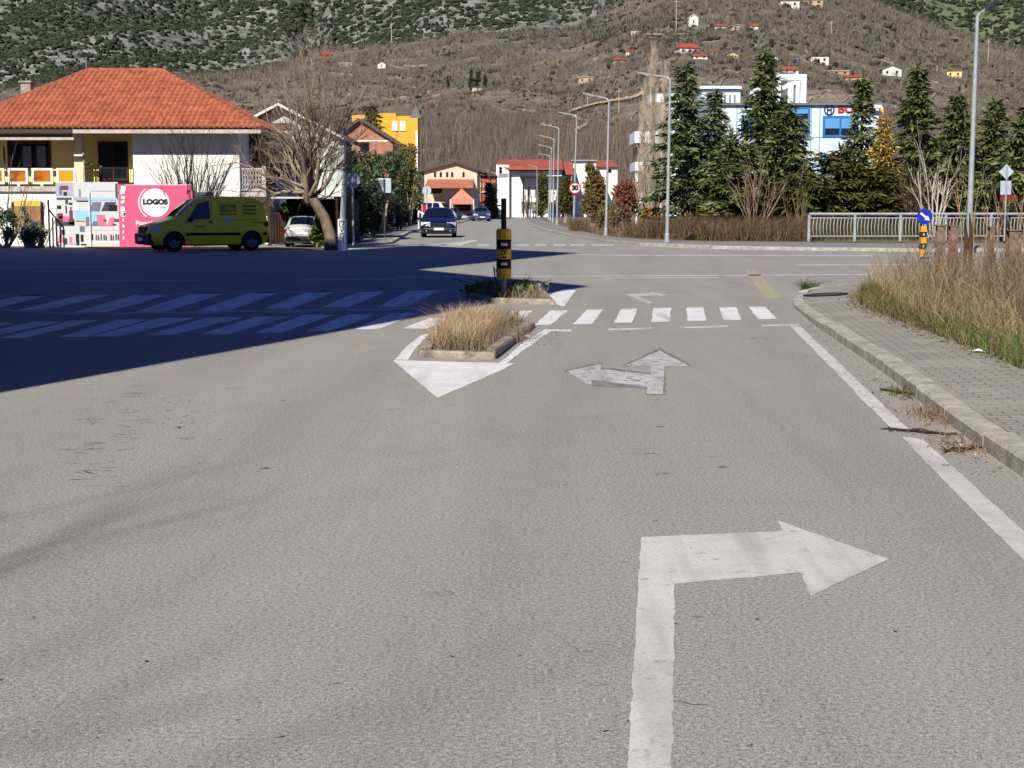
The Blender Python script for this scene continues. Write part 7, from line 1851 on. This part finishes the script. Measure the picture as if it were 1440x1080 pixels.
def debris():
    rng=np.random.default_rng(611); pts=[];rad=[]
    for k in range(520):
        t=rng.random()**1.3; x=1145+(1440-1145)*t; y=457+(672-457)*t; g=G(x,y); off=abs(rng.normal())*.16
        pts.append((g.x-.03-off,g.y+rng.normal()*.05,.004)); rad.append(rng.uniform(.003,.009)*(1+ (rng.random()<.06)*1.6))
    for k in range(130):
        g=G(rng.uniform(716,790),rng.uniform(462,486)); pts.append((g.x,g.y,.004)); rad.append(rng.uniform(.004,.012))
    for k in range(260):
        g=G(rng.uniform(0,1300),rng.uniform(520,1070)); pts.append((g.x,g.y,.002)); rad.append(rng.uniform(.0015,.0035))
    blobs('gravel',np.array(pts),np.array(rad),mat('pale_grit',S(110,102,90),.95,S(170,160,146),island=True),'small stones and grit along the gutter','gravel',612,.6,.25)
    pts=[];rad=[]
    for a,b in zip(WI[1:],WI[2:]):
        for k in range(int((b-a).length*46)):
            p=a.lerp(b,rng.random()); off=abs(rng.normal())*.10; tdir=(b-a).normalized(); n=Vector((-tdir.y,tdir.x,0)); q=p+n*off; pts.append((q.x,q.y,.102)); rad.append(rng.uniform(.005,.018))
    blobs('soil_crumbs',np.array(pts),np.array(rad),mat('soil_crumb',S(96,82,64),.95,S(140,124,98),island=True),'brown soil crumbs spilled on the edge of the paving','soil',613,.5,.25)
    # litter scraps
    for i,(x,y,l) in enumerate(((1350,474,'white crumpled scrap at the edge of the weeds'),(1222,427,'white scrap lying at the corner of the weeds'),(1376,496,'small white scrap by the grass edge nearest the viewer'),(741,476,'pale crumpled scrap beside the island kerb'))):
        g=G(x,y,.095 if x>1000 else 0); r2=np.random.default_rng(620+i); t=thing('litter_scrap',l,'litter',(g.x,g.y,g.z)); mb=MB(); n=7; vs=[(math.cos(a)*.09*r2.uniform(.5,1.2),math.sin(a)*.06*r2.uniform(.5,1.2),r2.uniform(.0,.03)) for a in [6.283*k/n for k in range(n)]]+[(0,0,.045)]; mb.add(vs,[(k,(k+1)%n,n) for k in range(n)]); o=mb.build('paper',mat('white_litter',S(210,208,200),.7),t); md=o.modifiers.new('t','SOLIDIFY'); md.thickness=.004
    # dark crack with dead roots across the edge line
    mb=MB(); rs=random.Random(9)
    for a,b in (((1247,603),(1345,612)),((1325,634),(1382,629)),((1240,548),(1290,556))):
        p,q=G(*a,z=.006),G(*b,z=.006)
        for k in range(5):
            pts=[p.lerp(q,i/7)+Vector((rs.gauss(0,.02),rs.gauss(0,.05),rs.uniform(0,.012))) for i in range(8)]; mb.tube(pts,[.0045]*7+[.002],4)
    tag(mb.build('dead_roots',mat('dead_root',S(86,66,50),.95,S(50,40,34),8)),'dark dead roots lying across the broken edge line','roots',kind='stuff')
debris()
# trees left of the viewer, outside the frame, whose twig shadows fall on the near road
for i,(x,y,h,l) in enumerate(((-9.6,-10.5,15,'tall leafless street tree behind the viewer on the left'),(-9.4,-14.5,16,'tall leafless street tree farthest behind the viewer'))):
    t=thing('street_tree',l,'tree',(x,y,0)); rs=random.Random(700+i); mb=MB(); bare_branches(mb,rs,(0,0,-.1),(0,0,1),h*.55,.16,3,[7,5,4],spread=.75,wob=.08,up=.12,shrink=.62,start=.45,sides=(7,5,4,3)); mb.build('branches',BARK,t)

# ================================================================== light, sky, camera
w=bpy.data.worlds.new('World'); scene.world=w; w.use_nodes=True; nt=w.node_tree; bg=nt.nodes['Background']
sky=nt.nodes.new('ShaderNodeTexSky'); sky.sky_type='NISHITA'; sky.sun_disc=False; sky.sun_elevation=R(SUN_EL)
SUN_TRAVEL=Vector((.33,.944,0)).normalized()
az=math.atan2(-SUN_TRAVEL.x,-SUN_TRAVEL.y)            # compass direction of the sun from +y, clockwise
sky.sun_rotation=az; sky.ozone_density=8.0; sky.air_density=1.0; sky.dust_density=0.4
tint=nt.nodes.new('ShaderNodeMix'); tint.data_type='RGBA'; tint.blend_type='MULTIPLY'; tint.inputs[0].default_value=1.0; tint.inputs[7].default_value=(.46,.62,1.22,1)
nt.links.new(sky.outputs[0],tint.inputs[6]); nt.links.new(tint.outputs[2],bg.inputs[0]); bg.inputs[1].default_value=SKY_STR
sl=bpy.data.lights.new('sun','SUN'); sl.energy=SUN_STR; sl.angle=R(.5); sl.color=(1.0,.94,.83)
so=bpy.data.objects.new('sun',sl); COL.objects.link(so)
dv=Vector((SUN_TRAVEL.x*math.cos(R(SUN_EL)),SUN_TRAVEL.y*math.cos(R(SUN_EL)),-math.sin(R(SUN_EL))))
so.rotation_euler=dv.to_track_quat('-Z','Y').to_euler(); so.location=(-20,-40,40)
cam=bpy.data.cameras.new('camera'); co=bpy.data.objects.new('camera',cam); COL.objects.link(co)
cam.sensor_width=36; cam.lens=36*F/1440; cam.clip_end=8000; cam.clip_start=.1
co.location=(0,0,CH); co.rotation_euler=(R(90)-TH,0,0); scene.camera=co
scene.view_settings.view_transform='Standard'; scene.view_settings.look='None'; scene.view_settings.gamma=1; scene.view_settings.exposure=EXPO
scene.cycles.max_bounces=6; scene.cycles.diffuse_bounces=3; scene.cycles.glossy_bounces=3; scene.cycles.transmission_bounces=3
scene.cycles.use_denoising=True
